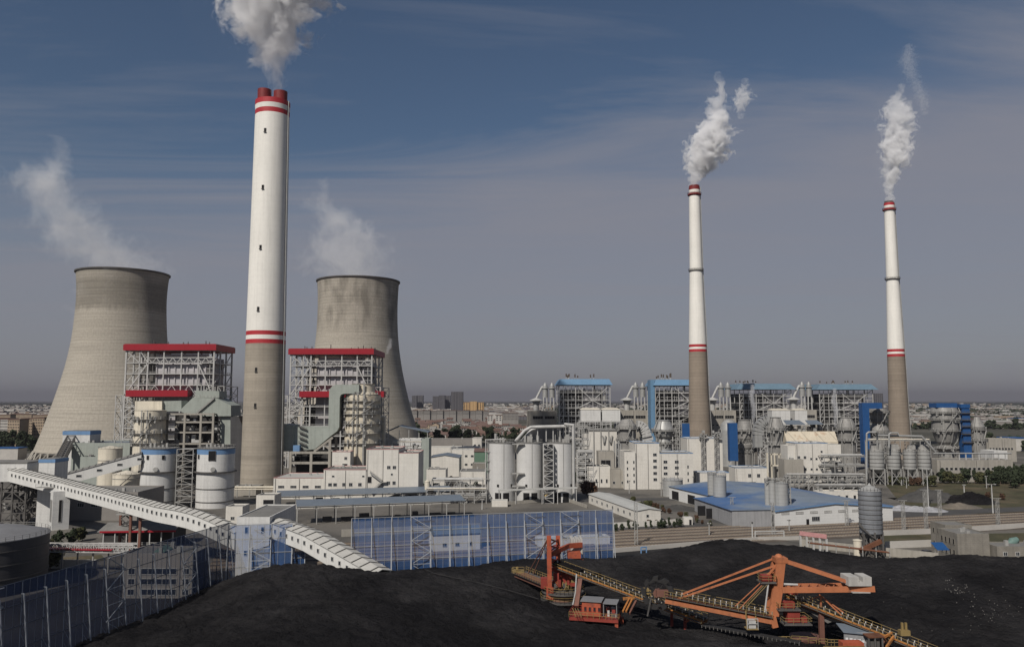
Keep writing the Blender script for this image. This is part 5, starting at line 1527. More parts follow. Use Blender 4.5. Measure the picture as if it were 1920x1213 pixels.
for px in (1444, 1458, 1471):
    for y in (486, 494): MB().beam((XX(px, 488), y, 0), (XX(px, 488), y, ZZ(850, 488)), .8).build('column', M['cream'], t)
b = MB()
for py in (851, 872): b.beam((XX(1442, 488), 486, ZZ(py, 488)), (XX(1473, 488), 486, ZZ(py, 488)), .8)
b.build_each('beam', M['cream'], t)
t = thing('duct_elbow', 'grey ribbed duct elbow on white cross-braced legs beside the bottle-necked scrubber', 'duct', (XX(1428, 530), 530, 0))
b = MB(); c = P(1440, 815, 530); pts = [Vector((c.x + 7.0 * cos(a), 530, c.z + 9.5 * sin(a))) for a in np.linspace(radians(90), radians(180), 8)]
for a, e in zip(pts, pts[1:]): b.beam(a, e, 6, 5.5)
b.beam(pts[-1], pts[-1] - Vector((0, 0, 8)), 5.2, 5.2); b.build('duct', M['silver'], t)
b = MB(); lattice(b, XX(1424, 530), XX(1438, 530), 528, 533, 0, ZZ(820, 530), 5, .5); b.build('leg_frame', M['steel_white'], t)

# rust-streaked hopper row with machinery under blue canopies
M['rust_hopper'] = mat('rust_streaked_hopper', (0.52, 0.46, 0.36), .7, .1, .2, .2, col2=(0.30, 0.15, 0.07), c2=(.55, .68), c2scale=.09, xl=(9.0, .06, .35))
t = thing('hopper_house', 'rust-streaked pale hopper row with machinery under small blue canopies', 'industrial building', (XX(1474, 520), 520, 0))
b = MB(); x0, x1 = XX(1474, 520), XX(1570, 520); za, zb = ZZ(828, 520), ZZ(809, 520)
b.extrude([(x0, 518, za), (x0, 523, zb), (x0, 535, zb), (x0, 535, 0), (x0, 518, 0)], (x1 - x0, 0, 0)); b.build('hopper', M['rust_hopper'], t)
b = MB()
for i in range(40):
    x = R.uniform(x0, x1 - 2); y = R.uniform(523.5, 532); b.box(x, x + R.uniform(.5, 2), y, y + 1.4, zb + .003, zb + R.uniform(1, 4.6), R.choice((0, 1, 2)))
b.build_each('machine', [M['steel_grey'], M['dark'], M['silver']], t)
for (a, e) in ((1478, 1514), (1520, 1548)):
    b = MB(); zc = ZZ(796, 520); b.extrude([(XX(a, 520), 522, zc), (XX(e, 520), 522, zc), (XX(e - 3, 520), 530, zc + 2.4), (XX(a + 2, 520), 530, zc + 2.4)], (0, 0, .25)); b.build('canopy_roof', M['slate_roof'], t)
building('office_block', 'white office with scattered square windows in front of the rust-streaked hoppers', 'building', (XX(1492, 455), 455, 0), XX(1552, 455) - XX(1492, 455), 16, ZZ(831, 455), 'white', 'grey_roof', trim='blue_band',
         wins=[('f', 1.0, 4.4, 2, 7.6, 14.2, 2, 1.4, 1.5, 2), ('f', 8, 14, 3, 3.0, 7.8, 2, 1.1, 1.1, 1), ('f', 8, 14, 3, 13.6, 0, 1, 1.1, 1.1, 1), ('f', 8, 14, 3, .6, 0, 1, 1.0, 1.0, 1), ('f', 14, 14, 1, 10.7, 17.6, 2, 1.1, 1.1, 1)])
building('office_block', 'white side wing with two windows and air units, next to the scattered-window office', 'building', (XX(1552.5, 455), 455, 0), XX(1577, 455) - XX(1552.5, 455), 14, ZZ(833, 455), 'white', 'grey_roof', wins=[('f', 1, 4.4, 2, 13.5, 0, 1, 1.3, 2.2, 2)])
building('office_block', 'white low shaded wing at the start of the scattered-window office', 'building', (XX(1477, 456), 456, 0), XX(1491.5, 456) - XX(1477, 456), 12, ZZ(835, 456), 'white', 'grey_roof')
building('plant_house', 'grey two-storey plant house with small windows below the bottle-necked scrubber', 'industrial building', (XX(1470, 450), 450, 0), XX(1506, 450) - XX(1470, 450), 10, ZZ(861, 450), 'concrete', 'slate_roof', wins=[('f', 1, 8.5, 4, 1.2, 4.6, 2, 1.1, 1.2, 1)])
steelwork('long steel pipe rack behind the blue warehouse roof', 1478, 1622, 425, 7, 7.5, 41, 'steel_grey', density=2, step=2.6)
steelwork('tall open rack with a dark roof beside the row of four small silos', 1545, 1622, 446, 10, ZZ(856, 446), 42, 'steel_grey', density=1.2, step=5)
steelwork('low rack with pale pipes along the far edge of the blue warehouse', 1530, 1620, 396, 5, 5.0, 43, 'steel_grey', density=2, step=2.5)
absorber('round grey scrubber with a faceted dome beside the scattered-window office', 1589, 540, [(870, 16), (843, 16.5), (808, 17), (805, 18.5), (800, 18.5), (795, 17), (785, 11), (783.5, 11)], 'grey_tower', GA, rings=(806, 826), seed=37)
# blue portal and waisted scrubber beside the last chimney
t = thing('stair_tower', 'deep blue inverted-L stair tower wrapped round the waisted scrubber by the last chimney', 'stair tower', (XX(1621, 560), 560, 0))
b = MB(); b.box(XX(1620.5, 560), XX(1633, 560), 560, 566, 0, ZZ(766, 560)); b.box(XX(1620.5, 560), XX(1658, 560), 560, 566, ZZ(765.9, 560), ZZ(755, 560)); b.build('wall', M['blue'], t)
absorber('waisted grey scrubber behind the inverted-L blue tower', 1650, 575, [(870, 17), (845, 17), (828, 17.5), (812, 18.5), (806, 19), (793, 12), (788, 15), (785, 16), (776, 16.5), (775, 18), (772, 18), (766, 17)], 'grey_tower', GA, rings=(774, 790, 812), seed=38)
absorber('wide waisted grey scrubber topped by a blue penthouse, beyond the four small silos', 1774, 555, [(860, 15), (846, 14), (840, 21), (834, 12), (828, 18), (818, 22), (806, 26), (800, 25.5), (788, 25), (785, 26.5), (775, 25.5), (774, 27), (771, 27), (764, 24)], 'grey_tower', GA, rings=(775, 788, 808, 840), seed=39, ladders=4)
b = MB(); b.box(XX(1753, 555), XX(1792, 555), 550, 560, ZZ(764, 555) + .01, ZZ(755.5, 555)); tag(b.build('penthouse', M['blue']), 'blue sheet penthouse on top of the wide waisted scrubber', 'penthouse')
t = thing('stair_tower', 'deep blue stair tower with bracket landings between two waisted scrubbers', 'stair tower', (XX(1806, 548), 548, 0))
b = MB(); b.box(XX(1808, 548), XX(1822.5, 548), 548, 554, 0, ZZ(765, 548)); b.box(XX(1805.5, 548), XX(1823, 548), 547.5, 554.5, ZZ(764.9, 548), ZZ(757.5, 548)); b.build('wall', M['blue'], t)
for py in (775, 788, 800, 814, 830):
    b = MB(); b.box(XX(1804, 548), XX(1823.5, 548), 546.5, 547.9, ZZ(py, 548), ZZ(py, 548) + .5); b.rail([(XX(1804, 548), 546.5, ZZ(py, 548) + .5), (XX(1823, 548), 546.5, ZZ(py, 548) + .5)], 1.1, .12); b.build('landing', M['steel_dark'], t)
absorber('last grey scrubber with a slanting shoulder beside the landing-bracket stair tower', 1835, 560, [(870, 13), (836, 14.5), (826, 14), (808, 12.5), (800, 15), (784, 6), (782, 5)], 'grey_tower', GA, rings=(806, 826), seed=40)
# row of four small silos on legs
for i, (px, hw, lab) in enumerate(((1642, 15.2, 'small pale silo on lattice legs, first of four beside the tall white loop pipe'), (1675, 12.4, 'small pale silo on lattice legs, second from the tall white loop pipe'), (1705, 12.0, 'small pale silo on lattice legs, third from the tall white loop pipe'), (1732, 12.4, 'small pale silo on lattice legs, last of four next to the blue portal'))):
    Y = 452; x = XX(px, Y); r = hw * RS(px, Y)
    t = thing('small_silo', lab, 'silo', (x, Y, 0), 'row of four small silos on legs')
    zb, zt = ZZ(879, Y), ZZ(846, Y)
    b = MB(); b.lathe(x, Y, [(r * .35, zb - 2.4), (r, zb), (r, zt)], 32); b.build('wall', M['tank_grey'], t)
    b = MB(); b.lathe(x, Y, [(r + .15, zt + .003), (r + .15, zt + .2), (r * .3, zt + 1.4)], 32); b.rail([(x + r * cos(a), Y + r * sin(a), zt + .2) for a in np.linspace(0, 2 * pi, 13)], 1.0, .1)
    for k in range(7): b.box(x + R.uniform(-3, 2.2), x + R.uniform(2.2, 3), Y + R.uniform(-2, 1), Y + 1.2, zt + 1, zt + R.uniform(2, 4.5))
    b.build('roof', M['steel_grey'], t)
    b = MB(); bands(b, x, Y, [(r, ZZ(q, Y)) for q in (853, 860, 867, 874)], 32, .2, .15); b.build('hoop', M['steel_dark'], t)
    legs4(t, x - r * .75, x + r * .75, Y - r * .75, Y + r * .75, 0, zb + .3, .55, 'steel_grey')
    b = MB()
    for s_ in (-1, 1):
        b.beam((x - r * .75, Y - r * .75, .5 if s_ > 0 else zb - 1), (x + r * .75, Y - r * .75, zb - 1 if s_ > 0 else .5), .25)
    b.beam((x - r * .75, Y - r * .75, zb * .55), (x + r * .75, Y - r * .75, zb * .55), .3); b.build('brace_lattice', M['steel_grey'], t)
t = thing('loop_pipe', 'tall white loop pipes and header running over the four small silos', 'pipeline', (XX(1625, 445), 445, 0))
b = MB(); b.pipe([P(1625, 898, 445) * 1.0, P(1625, 813, 445), P(1629, 810, 445), P(1642, 810, 445), P(1645, 813, 448), P(1645, 842, 450)], .5, 10); b.build('pipe', M['tank_grey'], t)
b = MB(); b.pipe([P(1667, 839, 446), P(1667, 814, 446), P(1670, 811.5, 446), P(1683, 811.5, 446), P(1685, 815, 446)], .48, 10); b.build('pipe', M['tank_grey'], t)
b = MB(); b.pipe([P(1645, 816, 448), P(1728, 818, 448), P(1754, 847, 448)], .65, 10); b.build('header', M['silver'], t)
steelwork('steel gantry crowded with valves on top of the four small silos', 1632, 1745, 456, 6, ZZ(826, 456), 44, 'steel_grey', density=1.6, step=7)
# long low plant buildings and colonnade
building('plant_house', 'long low tan building with a strip of dark openings beyond the four small silos', 'industrial building', (XX(1756, 470), 470, 0), XX(1898, 470) - XX(1756, 470), 16, ZZ(862, 470), 'concrete', 'grey_roof', wins=[('f', 2, 42, 16, 2.2, 6.6, 2, 1.7, 1.5, 1, 'black')])
t = thing('colonnade', 'row of white posts carrying a pipe along the roof of the long tan building', 'pipe rack', (XX(1797, 471), 471, 12))
za, zb = ZZ(862, 471), ZZ(851, 471)
for i in range(8): MB().beam((XX(1800 + i * 12.4, 471), 472, za - .4), (XX(1800 + i * 12.4, 471), 472, zb), .5).build('post', M['steel_white'], t)
b = MB(); b.tube((XX(1752, 471), 472, zb + .3), (XX(1898, 471), 472, zb + .3), .45, None, 8); b.build('pipe', M['silver'], t)
building('plant_house', 'white box house at the end of the long tan building', 'industrial building', (XX(1877, 480), 487, 0), XX(1902, 487) - XX(1877, 487), 14, ZZ(845, 487), 'white_panel', 'pale_roof')
building('plant_house', 'far tan strip building with a flat pale roof beside the last scrubber', 'industrial building', (XX(1852, 620), 620, 0), XX(1906, 620) - XX(1852, 620), 12, ZZ(822, 620), 'concrete', 'pale_roof', wins=[('f', 1.5, 18, 8, 9, 0, 1, 1.6, 1.6, 1, 'black')])

# ------------------------------------------------------------------ blue-roofed warehouse in front
def along_rot(o, a):
    u = Vector((cos(a), sin(a), 0)); return u, Vector((-u.y, u.x, 0))


a = radians(15)
o = Vector((XX(1452.5, 305, 980), 305, 0))
t = thing('warehouse', 'large warehouse with a streaked blue roof and white ribbed gable wall', 'warehouse', o, None, a)
T = WM[t.name]
Wd, Dp, h = 52.5, 88.0, 5.7
b = MB(); b.M = T
b._add([(0, 0, 0), (Wd, 0, 0), (Wd, Dp, 0), (0, Dp, 0), (0, 0, h), (Wd, 0, h), (Wd, Dp, h), (0, Dp, h), (Wd / 2, 0, h + 2.1), (Wd / 2, Dp, h + 2.1)], [(0, 1, 5, 8, 4), (2, 3, 7, 9, 6), (1, 2, 6, 5), (3, 0, 4, 7)])
b.build('wall', mat('ribbed_white_wall', (0.60, 0.60, 0.585), .6, .05, .1, .08, zl=(1.0, .12, .10)), t)
for s_ in (0, 1):
    b = MB(); b.M = T
    x0, x1 = (-.5, Wd / 2) if s_ == 0 else (Wd + .5, Wd / 2)
    b.extrude([(x0, -.4, h + .05), (x0, Dp + .4, h + .05), (x1, Dp + .4, h + 2.15), (x1, -.4, h + 2.15)], (0, 0, .15)); b.build('roof', M['blue_roof'], t)
b = MB(); b.M = T
b.beam((0, -.46, h - .1), (Wd / 2, -.46, h + 2.0), .1, .5); b.beam((Wd / 2, -.46, h + 2.0), (Wd, -.46, h - .1), .1, .5); b.build('verge', M['blue_band'], t)
face_windows(t, Wd, Dp, 'f', 3, 34, 6, 4.3, 0, 1, 3.2, .7, 3, 'steel_white', 'steel_grey')
face_windows(t, Wd, Dp, 'f', 16, 16, 1, 1.4, 0, 1, 3.4, 1.6, 4); face_windows(t, Wd, Dp, 'f', 44.5, 44.5, 1, 1.0, 0, 1, 1.4, 1.2, 2)
b = MB(); b.M = T; b.box(13.6, 14.8, -.05, 0, .02, 2.2); b.build('door', M['black'], t)
face_windows(t, Wd, Dp, 'l', 30, 78, 4, .2, 0, 1, 7, 4.0, 1, 'black', 'steel_grey')
o2 = Vector((XX(1373, 303, 980), 303, 0))
t = thing('warehouse_annex', 'white annex with a lean-to blue roof joined to the big blue warehouse', 'warehouse', o2, None, radians(2))
T = WM[t.name]
b = MB(); b.M = T; W2 = XX(1449, 303, 980) - o2.x; D2 = 44
b._add([(0, 0, 0), (W2, 0, 0), (W2 - 6, D2, 0), (-2.5, D2, 0), (0, 0, 6.1), (W2, 0, 6.3), (W2 - 6, D2, 6.0), (-2.5, D2, 5.4)], [(0, 1, 5, 4), (1, 2, 6, 5), (2, 3, 7, 6), (3, 0, 4, 7)]); b.build('wall', M['sheet_grey'], t)
b = MB(); b.M = T; b.extrude([(-.5, -.4, 6.15), (W2 + .2, -.4, 6.36), (W2 - 6, D2, 6.06), (-3.0, D2, 5.45)], (0, 0, .15)); b.build('roof', M['blue_roof'], t)
b = MB(); b.M = T; b.beam((-1.6, 22, 0), (-1.6, 22, 4), 4, .2); b.beam((-2.4, 30, 0), (-2.4, 30, 4), 5, .2); b.build('opening', M['black'], t)

for (px, hw, Y, yt, lab, g) in ((1334, 8.6, 352, 889, 'narrow pale tank at the back of the tank pair on the warehouse roof edge', 'a'), (1348, 12.2, 346, 892, 'wider pale tank in front of the pair on the warehouse roof edge', 'a'),
                              (1437, 5.5, 318, 902, 'slim pale cylinder, first of the cluster on the blue warehouse roof', 'b'), (1446, 6.5, 316.5, 902, 'slim pale cylinder in the middle of the cluster on the blue warehouse roof', 'b'), (1463, 12.5, 315, 905, 'broad pale tank of the cluster on the blue warehouse roof', 'b')):
    tank(lab, px, hw, Y, yt, 'tank_grey', name='roof_tank', z0=6.2, cone=.5, rail=True, n=28, group='pale tanks standing on the blue warehouse')
stair_tower('thin lattice ladder beside the tank cluster on the blue warehouse roof', XX(1471, 316), XX(1478, 316), 315, 318, 6.4, ZZ(893, 316), 'steel_grey', 2)
t = thing('roof_gantry', 'small tangle of pipes over the tank cluster on the blue warehouse', 'pipe rack', (XX(1455, 317), 317, 14))
b = MB()
for i in range(12): b.beam(P(1434 + R.random() * 44, 905, 316), P(1434 + R.random() * 44, 893 + R.random() * 8, 318), .2)
b.rail([P(1434, 901, 316), P(1478, 901, 316)], 1, .1); b.build('frame', M['steel_grey'], t)

# long white shed with many windows
A, B = G(1194, 978), G(1104, 943)
d = (A - B); L_ = d.length; an = atan2(d.y, d.x)
building('long_shed', 'long low white shed with grey roof and many dark windows beside the railway', 'shed', A, 10, L_, 4.1, 'white', 'pale_roof', an + pi / 2 , wins=[('l', 6, L_ - 6, 8, 1.5, 0, 1, 1.7, 1.2, 2), ('f', 4, 4, 1, 1.6, 0, 1, 1.0, 1.0, 1)], gable=.7, axis='y', eave=.35)

# walls beside the railway
def wall_run(label, pts, h, th=.35, m='white', name='boundary_wall'):
    b = MB()
    for p, q in zip(pts, pts[1:]):
        p, q = Vector(p), Vector(q); b.beam(p + Vector((0, 0, h / 2)), q + Vector((0, 0, h / 2)), th, h)
    return tag(b.build(name, M[m]), label, 'wall')


wall_run('low white wall between the long shed and the railway tracks', [G(1150, 990), G(1240, 985), G(1278, 982)], 2.0)
wall_run('pale yard wall with pilasters in front of the truck bays', [G(945, 946), G(1060, 938), G(1100, 952)], 1.4, m='concrete')
wall_run('pale concrete wall along the near edge of the tracks behind the coal heap', [G(1150, 1036), G(1290, 1024), G(1420, 1014), G(1500, 1012)], 1.3, .5, 'house_white')
wall_run('white wall stretch along the tracks past the grey silo', [G(1656, 1004), G(1760, 1000), G(1990, 985)], 1.8, m='house_white')
wall_run('white wall stretch below the grass verge behind the grey silo', [G(1660, 1028), G(1760, 1024)], 2.2, m='house_white')
wall_run('pale retaining wall of the coal yard below the pipe trestle', [G(1500, 1024), G(1590, 1034), G(1760, 1052)], 2.4, .6, 'concrete')
for (px, py, w, d_, lab) in ((922, 938, 7, 5, 'small white gate hut beside the silo trio yard'), (1215, 964, 0, 0, ''),):
    if w: building('gate_hut', lab, 'small building', G(px, py + 12), w, d_, 2.8, 'white', 'pale_roof', parapet=.15)
building('switch_hut', 'small white hut with a blue door at the level crossing', 'small building', G(1283, 984), 3.2, 3, 2.8, 'white', 'pale_roof', parapet=.15, door=[(1.9, .9, 2.0)])
# blue pipe portal frame by the railway
for (pa, pb, yy, yt, lab) in ((1416, 1470, 1012, 996, 'white goalpost pipe frame beside the tracks at the coal heap'), (1202, 1212, 1037, 1026, 'small blue goalpost frame at the far edge of the coal heap')):
    A, B = G(pa, yy), G(pb, yy - 1)
    t = thing('goalpost_frame', lab, 'frame', A)
    zt = ZZ(yt, A.y); m = 'steel_white' if pa > 1300 else 'blue_band'
    for p in (A, B): MB().beam(p, (p.x, p.y, zt), .35).build('post', M[m], t)
    b = MB(); b.beam((A.x, A.y, zt), (B.x, B.y, zt), .35); b.beam((A.x, A.y, zt - .8), (B.x, B.y, zt - .8), .2); b.build('crossbar', M[m], t)

# grey corrugated silo on legs
Y = 247; x = XX(1632, Y, 960); s_ = RS(1632, Y); r = 22 * s_
t = thing('corrugated_silo', 'grey galvanised silo with rings on a dark leg frame above the coal heap', 'silo', (x, Y, 0))
zt, zb = ZZ(919, Y), ZZ(998, Y)
b = MB(); b.lathe(x, Y, [(r * .55, zb - 1.5), (r, zb), (r, zt)], 48); b.build('wall', M['silo_grey'], t)
b = MB(); b.lathe(x, Y, [(r + .1, zt + .003), (r * .6, zt + .8), (.6, zt + 1.5), (.1, zt + 2.2)], 40); ro = b.build('roof', M['tank_grey'], t)
b = MB(); b.rail([(x + r * cos(q), Y + r * sin(q), zt) for q in np.linspace(0, 2 * pi, 21)], 1.0, .07); b.build('railing', M['steel_grey'], ro)
b = MB(); bands(b, x, Y, [(r, zb + (zt - zb) * k / 9) for k in range(1, 9)], 48, .14, .12); b.build('hoop', M['steel_dark'], t)
for q in range(6):
    an = 2 * pi * q / 6 + .4; MB().beam((x + r * .95 * cos(an), Y + r * .95 * sin(an), 0), (x + r * .95 * cos(an), Y + r * .95 * sin(an), zb + .5), .55).build('leg', M['steel_dark'], t)
b = MB()
for q in range(6):
    a0, a1 = 2 * pi * q / 6 + .4, 2 * pi * (q + 1) / 6 + .4
    for za, zc in ((.5, zb - .5), (zb - .5, .5)): b.beam((x + r * .95 * cos(a0), Y + r * .95 * sin(a0), za), (x + r * .95 * cos(a1), Y + r * .95 * sin(a1), zc), .2)
b.build('brace_lattice', M['steel_dark'], t)
b = MB()
pts = [(x + (r + .45) * sin(q), Y - (r + .45) * cos(q), z) for q, z in zip(np.linspace(-1.5, .2, 9), np.linspace(ZZ(980, Y), ZZ(1012, Y), 9))]
for p, q in zip(pts, pts[1:]): b.beam(p, q, .7, .25)
b.build('stair', M['steel_dark'], t)
t = thing('chute_conveyor', 'rusty covered chute climbing to the foot of the grey galvanised silo', 'conveyor', P(1616, 1031, 240))
b = MB(); b.beam(P(1612, 1032, 240), P(1652, 1014, 240), 1.3, 1.1); b.build('casing', M['rust'], t)
for px, py in ((1620, 1029), (1640, 1020)):
    p = P(px, py, 240); MB().beam((p.x, p.y, 0), p, .3).build('leg', M['steel_dark'], t)
t = thing('pipe_trestle', 'rusty pipe trestle running down past the grey galvanised silo to the coal', 'pipe rack', P(1520, 1015, 238))
A, B = P(1518, 1018, 240), P(1668, 1036, 236)
for k, o_ in enumerate((0, .7, 1.4)):
    b = MB(); b.tube(A + Vector((0, o_, 0)), B + Vector((0, o_, 0)), .2, None, 8); b.build('pipe', M['rust' if k % 2 == 0 else 'brown'], t)
for i in range(7):
    p = A.lerp(B, i / 6); MB().beam((p.x, p.y, 0), (p.x, p.y, p.z + .9), .22).build('post', M['steel_grey'], t)
tank('small cream horizontal-looking drum beside the grey galvanised silo legs', 1601, 8, 243, 1012, 'cream', cone=.3, rail=False, z0=1.2, n=24, name='drum')
t = thing('canopy', 'faded red canopy on white pillars beside the tracks and pipe trestle', 'canopy', P(1499, 1006, 252))
p0, p1 = P(1499, 1003, 255), P(1550, 1010, 247)
b = MB(); b.extrude([p0, p1, p1 + Vector((1.2, 3, .7)), p0 + Vector((1.2, 3, .7))], (0, 0, .15)); b.build('roof', M['red_trim'], t)
for f in (.02, .26, .5, .74, .98):
    p = p0.lerp(p1, f) + Vector((.2, .3, 0)); MB().beam((p.x, p.y, 0), (p.x, p.y, p.z), .55).build('pillar', M['steel_white'], t)
# dark brick houses by the yard
x0, x1 = XX(1796, 242, 1030), XX(1856, 242, 1030)
t = building('brick_house', 'grey brick house with a stepped higher rear block at the edge of the coal', 'house', (x0, 242, 0), x1 - x0, 11, ZZ(1000, 242), 'brick', 'grey_roof', parapet=.25, wins=[('l', 1.5, 8, 4, 1.0, 4.2, 2, 1.0, 1.6, 1, 'black', 'brick')])
building('brick_house', 'taller rear block of the grey brick house with dark shaded side', 'house', (XX(1774, 254, 1020), 254, 0), XX(1824, 254, 1020) - XX(1774, 254, 1020), 9, ZZ(984, 254), 'brick', 'grey_roof', parapet=.25, wins=[('f', 1, 2.6, 2, 1, 4.6, 2, .9, 1.5, 1, 'black', 'brick'), ('l', 1.5, 6.5, 3, 1, 5, 2, .9, 1.5, 1, 'black', 'brick')])
b_ = building('brick_house', 'low grey house with two window air units at the picture edge by the coal', 'house', (XX(1870, 240, 1040), 240, 0), 15, 8, ZZ(1024, 240), 'brick', 'grey_roof', parapet=.2, wins=[('f', 1.8, 5.4, 2, 1.6, 0, 1, 1.1, 1.1, 2)])
t = thing('mixer_drum', 'faded green mixer drum lying on a low house roof', 'mixer drum', P(1898, 1016, 246))
b = MB(); A, B = P(1888, 1022, 247), P(1908, 1010, 247); m_ = A.lerp(B, .55); b.tube(A, m_, .5, 1.35, 16); b.tube(m_, B, 1.35, .7, 16); b.build('drum', M['teal'], t)
b = MB(); b.beam((A.x, A.y, ZZ(1024, 247) - 1), A, .5); b.beam((B.x, B.y, ZZ(1024, 247) - 1), B, .5); b.build('cradle', M['steel_dark'], t)
for k, (px, py, lab) in enumerate(((1760, 1023, 'upper blue shade awning beside the grey brick house'), (1766, 1030, 'lower blue shade awning beside the grey brick house'))):
    p = P(px, py, 243 - k * 2)
    t = thing('awning', lab, 'awning', p)
    b = MB(); b.extrude([p + Vector((-1.8, -1, 0)), p + Vector((1.8, -1, 0)), p + Vector((1.8, 1.2, .8)), p + Vector((-1.8, 1.2, .8))], (0, 0, .06)); b.build('sheet', M['blue'], t)
    for s1 in (-1.6, 1.6): MB().beam((p.x + s1, p.y - .9, 0), p + Vector((s1, -.9, 0)), .12).build('post', M['steel_grey'], t)

# far heaps and tarpaulins by the field
def mound(name, label, cat, c, rx, ry, h, m, seed, rot=0.0, kind=None):
    n = 40; b = MB(); v = []; f = []
    for j in range(n + 1):
        for i in range(n + 1):
            u, w = -1 + 2 * i / n, -1 + 2 * j / n
            d = sqrt(u * u + w * w); z = max(0, 1 - d) ** .8 * h
            z *= 1 + .3 * noise.noise(Vector((u * 3 + seed, w * 3, 0))); z += .25 * h * max(0, 1 - d) * noise.noise(Vector((u * 8, w * 8, seed)))
            x_, y_ = u * rx, w * ry
            v.append((c[0] + x_ * cos(rot) - y_ * sin(rot), c[1] + x_ * sin(rot) + y_ * cos(rot), max(z, -.1) + .02))
    for j in range(n):
        for i in range(n): f.append((j * (n + 1) + i, j * (n + 1) + i + 1, (j + 1) * (n + 1) + i + 1, (j + 1) * (n + 1) + i))
    b._add(v, f, 0, True)
    return tag(b.build(name, M[m]), label, cat, None, kind)


mound('gravel_heap', 'dark grey gravel heap beside the field behind the tarpaulins', 'heap', G(1742, 938), 15, 10, 6.0, 'gravel_dark', 1)
mound('coal_heap', 'small black coal heap at the near edge of the field', 'heap', G(1818, 942), 13, 9, 5.0, 'coal', 2)
mound('sand_heap', 'low brown sand heap between the black heap and the tarpaulins', 'heap', G(1795, 952), 11, 5, 2.2, 'dirt', 3)
for k, (px, py, w_) in enumerate(((1690, 955, 13), (1718, 957, 10), (1745, 958, 9))):
    mound('tarpaulin', ['grey crumpled tarpaulin pile next to the blue warehouse', 'grey crumpled tarpaulin pile between two others by the tracks', 'grey crumpled tarpaulin pile next to the sand heap'][k], 'tarpaulin', G(px, py), w_ * .8, 5, 1.8, 'tarp', 5 + k, kind=None)
mound('rubble_heap', 'dark rubble heap beside the blue warehouse wall', 'heap', G(1270, 955), 10, 6, 2.0, 'gravel_dark', 9)
# ------------------------------------------------------------------ coal yard
ridge = [(470, 1074, 204), (500, 1064, 203), (540, 1055, 201), (575, 1059, 200), (620, 1062, 199), (660, 1063, 198), (700, 1067, 196), (745, 1071, 205), (800, 1068, 215), (870, 1062, 216), (950, 1050, 216), (1000, 1047, 216),
         (1090, 1046, 220), (1150, 1046, 224), (1200, 1041, 226), (1250, 1030, 228), (1300, 1022, 229), (1340, 1016, 229), (1390, 1010, 228), (1430, 1022, 226), (1470, 1022, 225), (1500, 1026, 224), (1560, 1035, 220),
         (1600, 1043, 217), (1680, 1048, 212), (1730, 1050, 208), (1755, 1042, 206), (1800, 1040, 204), (1860, 1044, 203), (1920, 1046, 202), (2010, 1046, 202)]
inner = [(150, 1212, 152), (225, 1180, 165), (300, 1150, 178), (370, 1115, 192), (435, 1084, 205), (350, 1213, 147), (400, 1150, 168), (500, 1150, 156), (600, 1150, 153), (700, 1150, 155), (560, 1100, 176), (680, 1100, 176), (800, 1100, 178), (800, 1150, 157),
         (900, 1100, 180), (900, 1150, 160), (600, 1213, 134), (800, 1213, 136), (480, 1213, 137), (950, 1213, 140), (1000, 1080, 200),
         (1050, 1130, 182), (1100, 1160, 168), (1160, 1168, 165), (1120, 1176, 161), (1180, 1180, 160.5), (1085, 1168, 163), (1240, 1185, 157), (1325, 1174, 161), (1400, 1184, 157), (1480, 1200, 151), (1540, 1213, 148), (1640, 1222, 143),
         (1000, 1130, 172), (1000, 1170, 152), (1100, 1200, 146), (1200, 1206, 147), (1280, 1200, 138), (1400, 1213, 132), (1500, 1225, 140),
         (1100, 1078, 203), (1200, 1085, 195), (1300, 1080, 198), (1400, 1080, 196), (1400, 1120, 180), (1300, 1120, 182), (1500, 1080, 195), (1560, 1110, 180), (1650, 1100, 180), (1700, 1140, 165), (1620, 1160, 163), (1800, 1100, 178), (1850, 1150, 160), (1920, 1100, 178), (1930, 1213, 142), (1780, 1213, 144), (1850, 1205, 140)]
cp = [P(*q) for q in ridge + inner]
cp += [Vector((p.x * (p.y + 15) / p.y, p.y + 15, -2.0)) for p in [P(*q) for q in ridge[2::2]]]
cp += [Vector((x, y, z)) for x, y, z in ((-95, 150, -3), (-90, 190, -3), (-85, 120, -.5), (-60, 105, 3), (-30, 100, 5), (0, 100, 4), (40, 100, 4), (90, 105, 3), (140, 140, 4), (140, 180, 6), (140, 230, -3), (-80, 228, -3))]
for (s0, e0, f0, f1) in ((P(1040, 1060, 184), P(1322, 1165, 162), .35, 1.0), (P(1448, 1160, 155), P(1248, 1121, 160.5), .0, .8), (P(1474, 1117, 158.5), P(1775, 1236, 144.5), .2, .8)):
    for k in range(5):
        p = s0.lerp(e0, f0 + (f1 - f0) * k / 4); cp.append(Vector((p.x, p.y, min(1.6, max(.0, p.z - 2.2)))))
cp = [p for i, p in enumerate(cp) if all((p.xy - q.xy).length > .8 for q in cp[:i])]
pts = np.array([tuple(p) for p in cp])
Dm = np.sqrt(((pts[:, None, :2] - pts[None, :, :2]) ** 2).sum(-1) + 4.0)
wts = np.linalg.solve(Dm - 0.6 * np.eye(len(pts)), pts[:, 2] - 2.0)


def coal_z(x, y):
    d = np.sqrt((x - pts[:, 0]) ** 2 + (y - pts[:, 1]) ** 2 + 4.0)
    return float(d @ wts + 2.0)


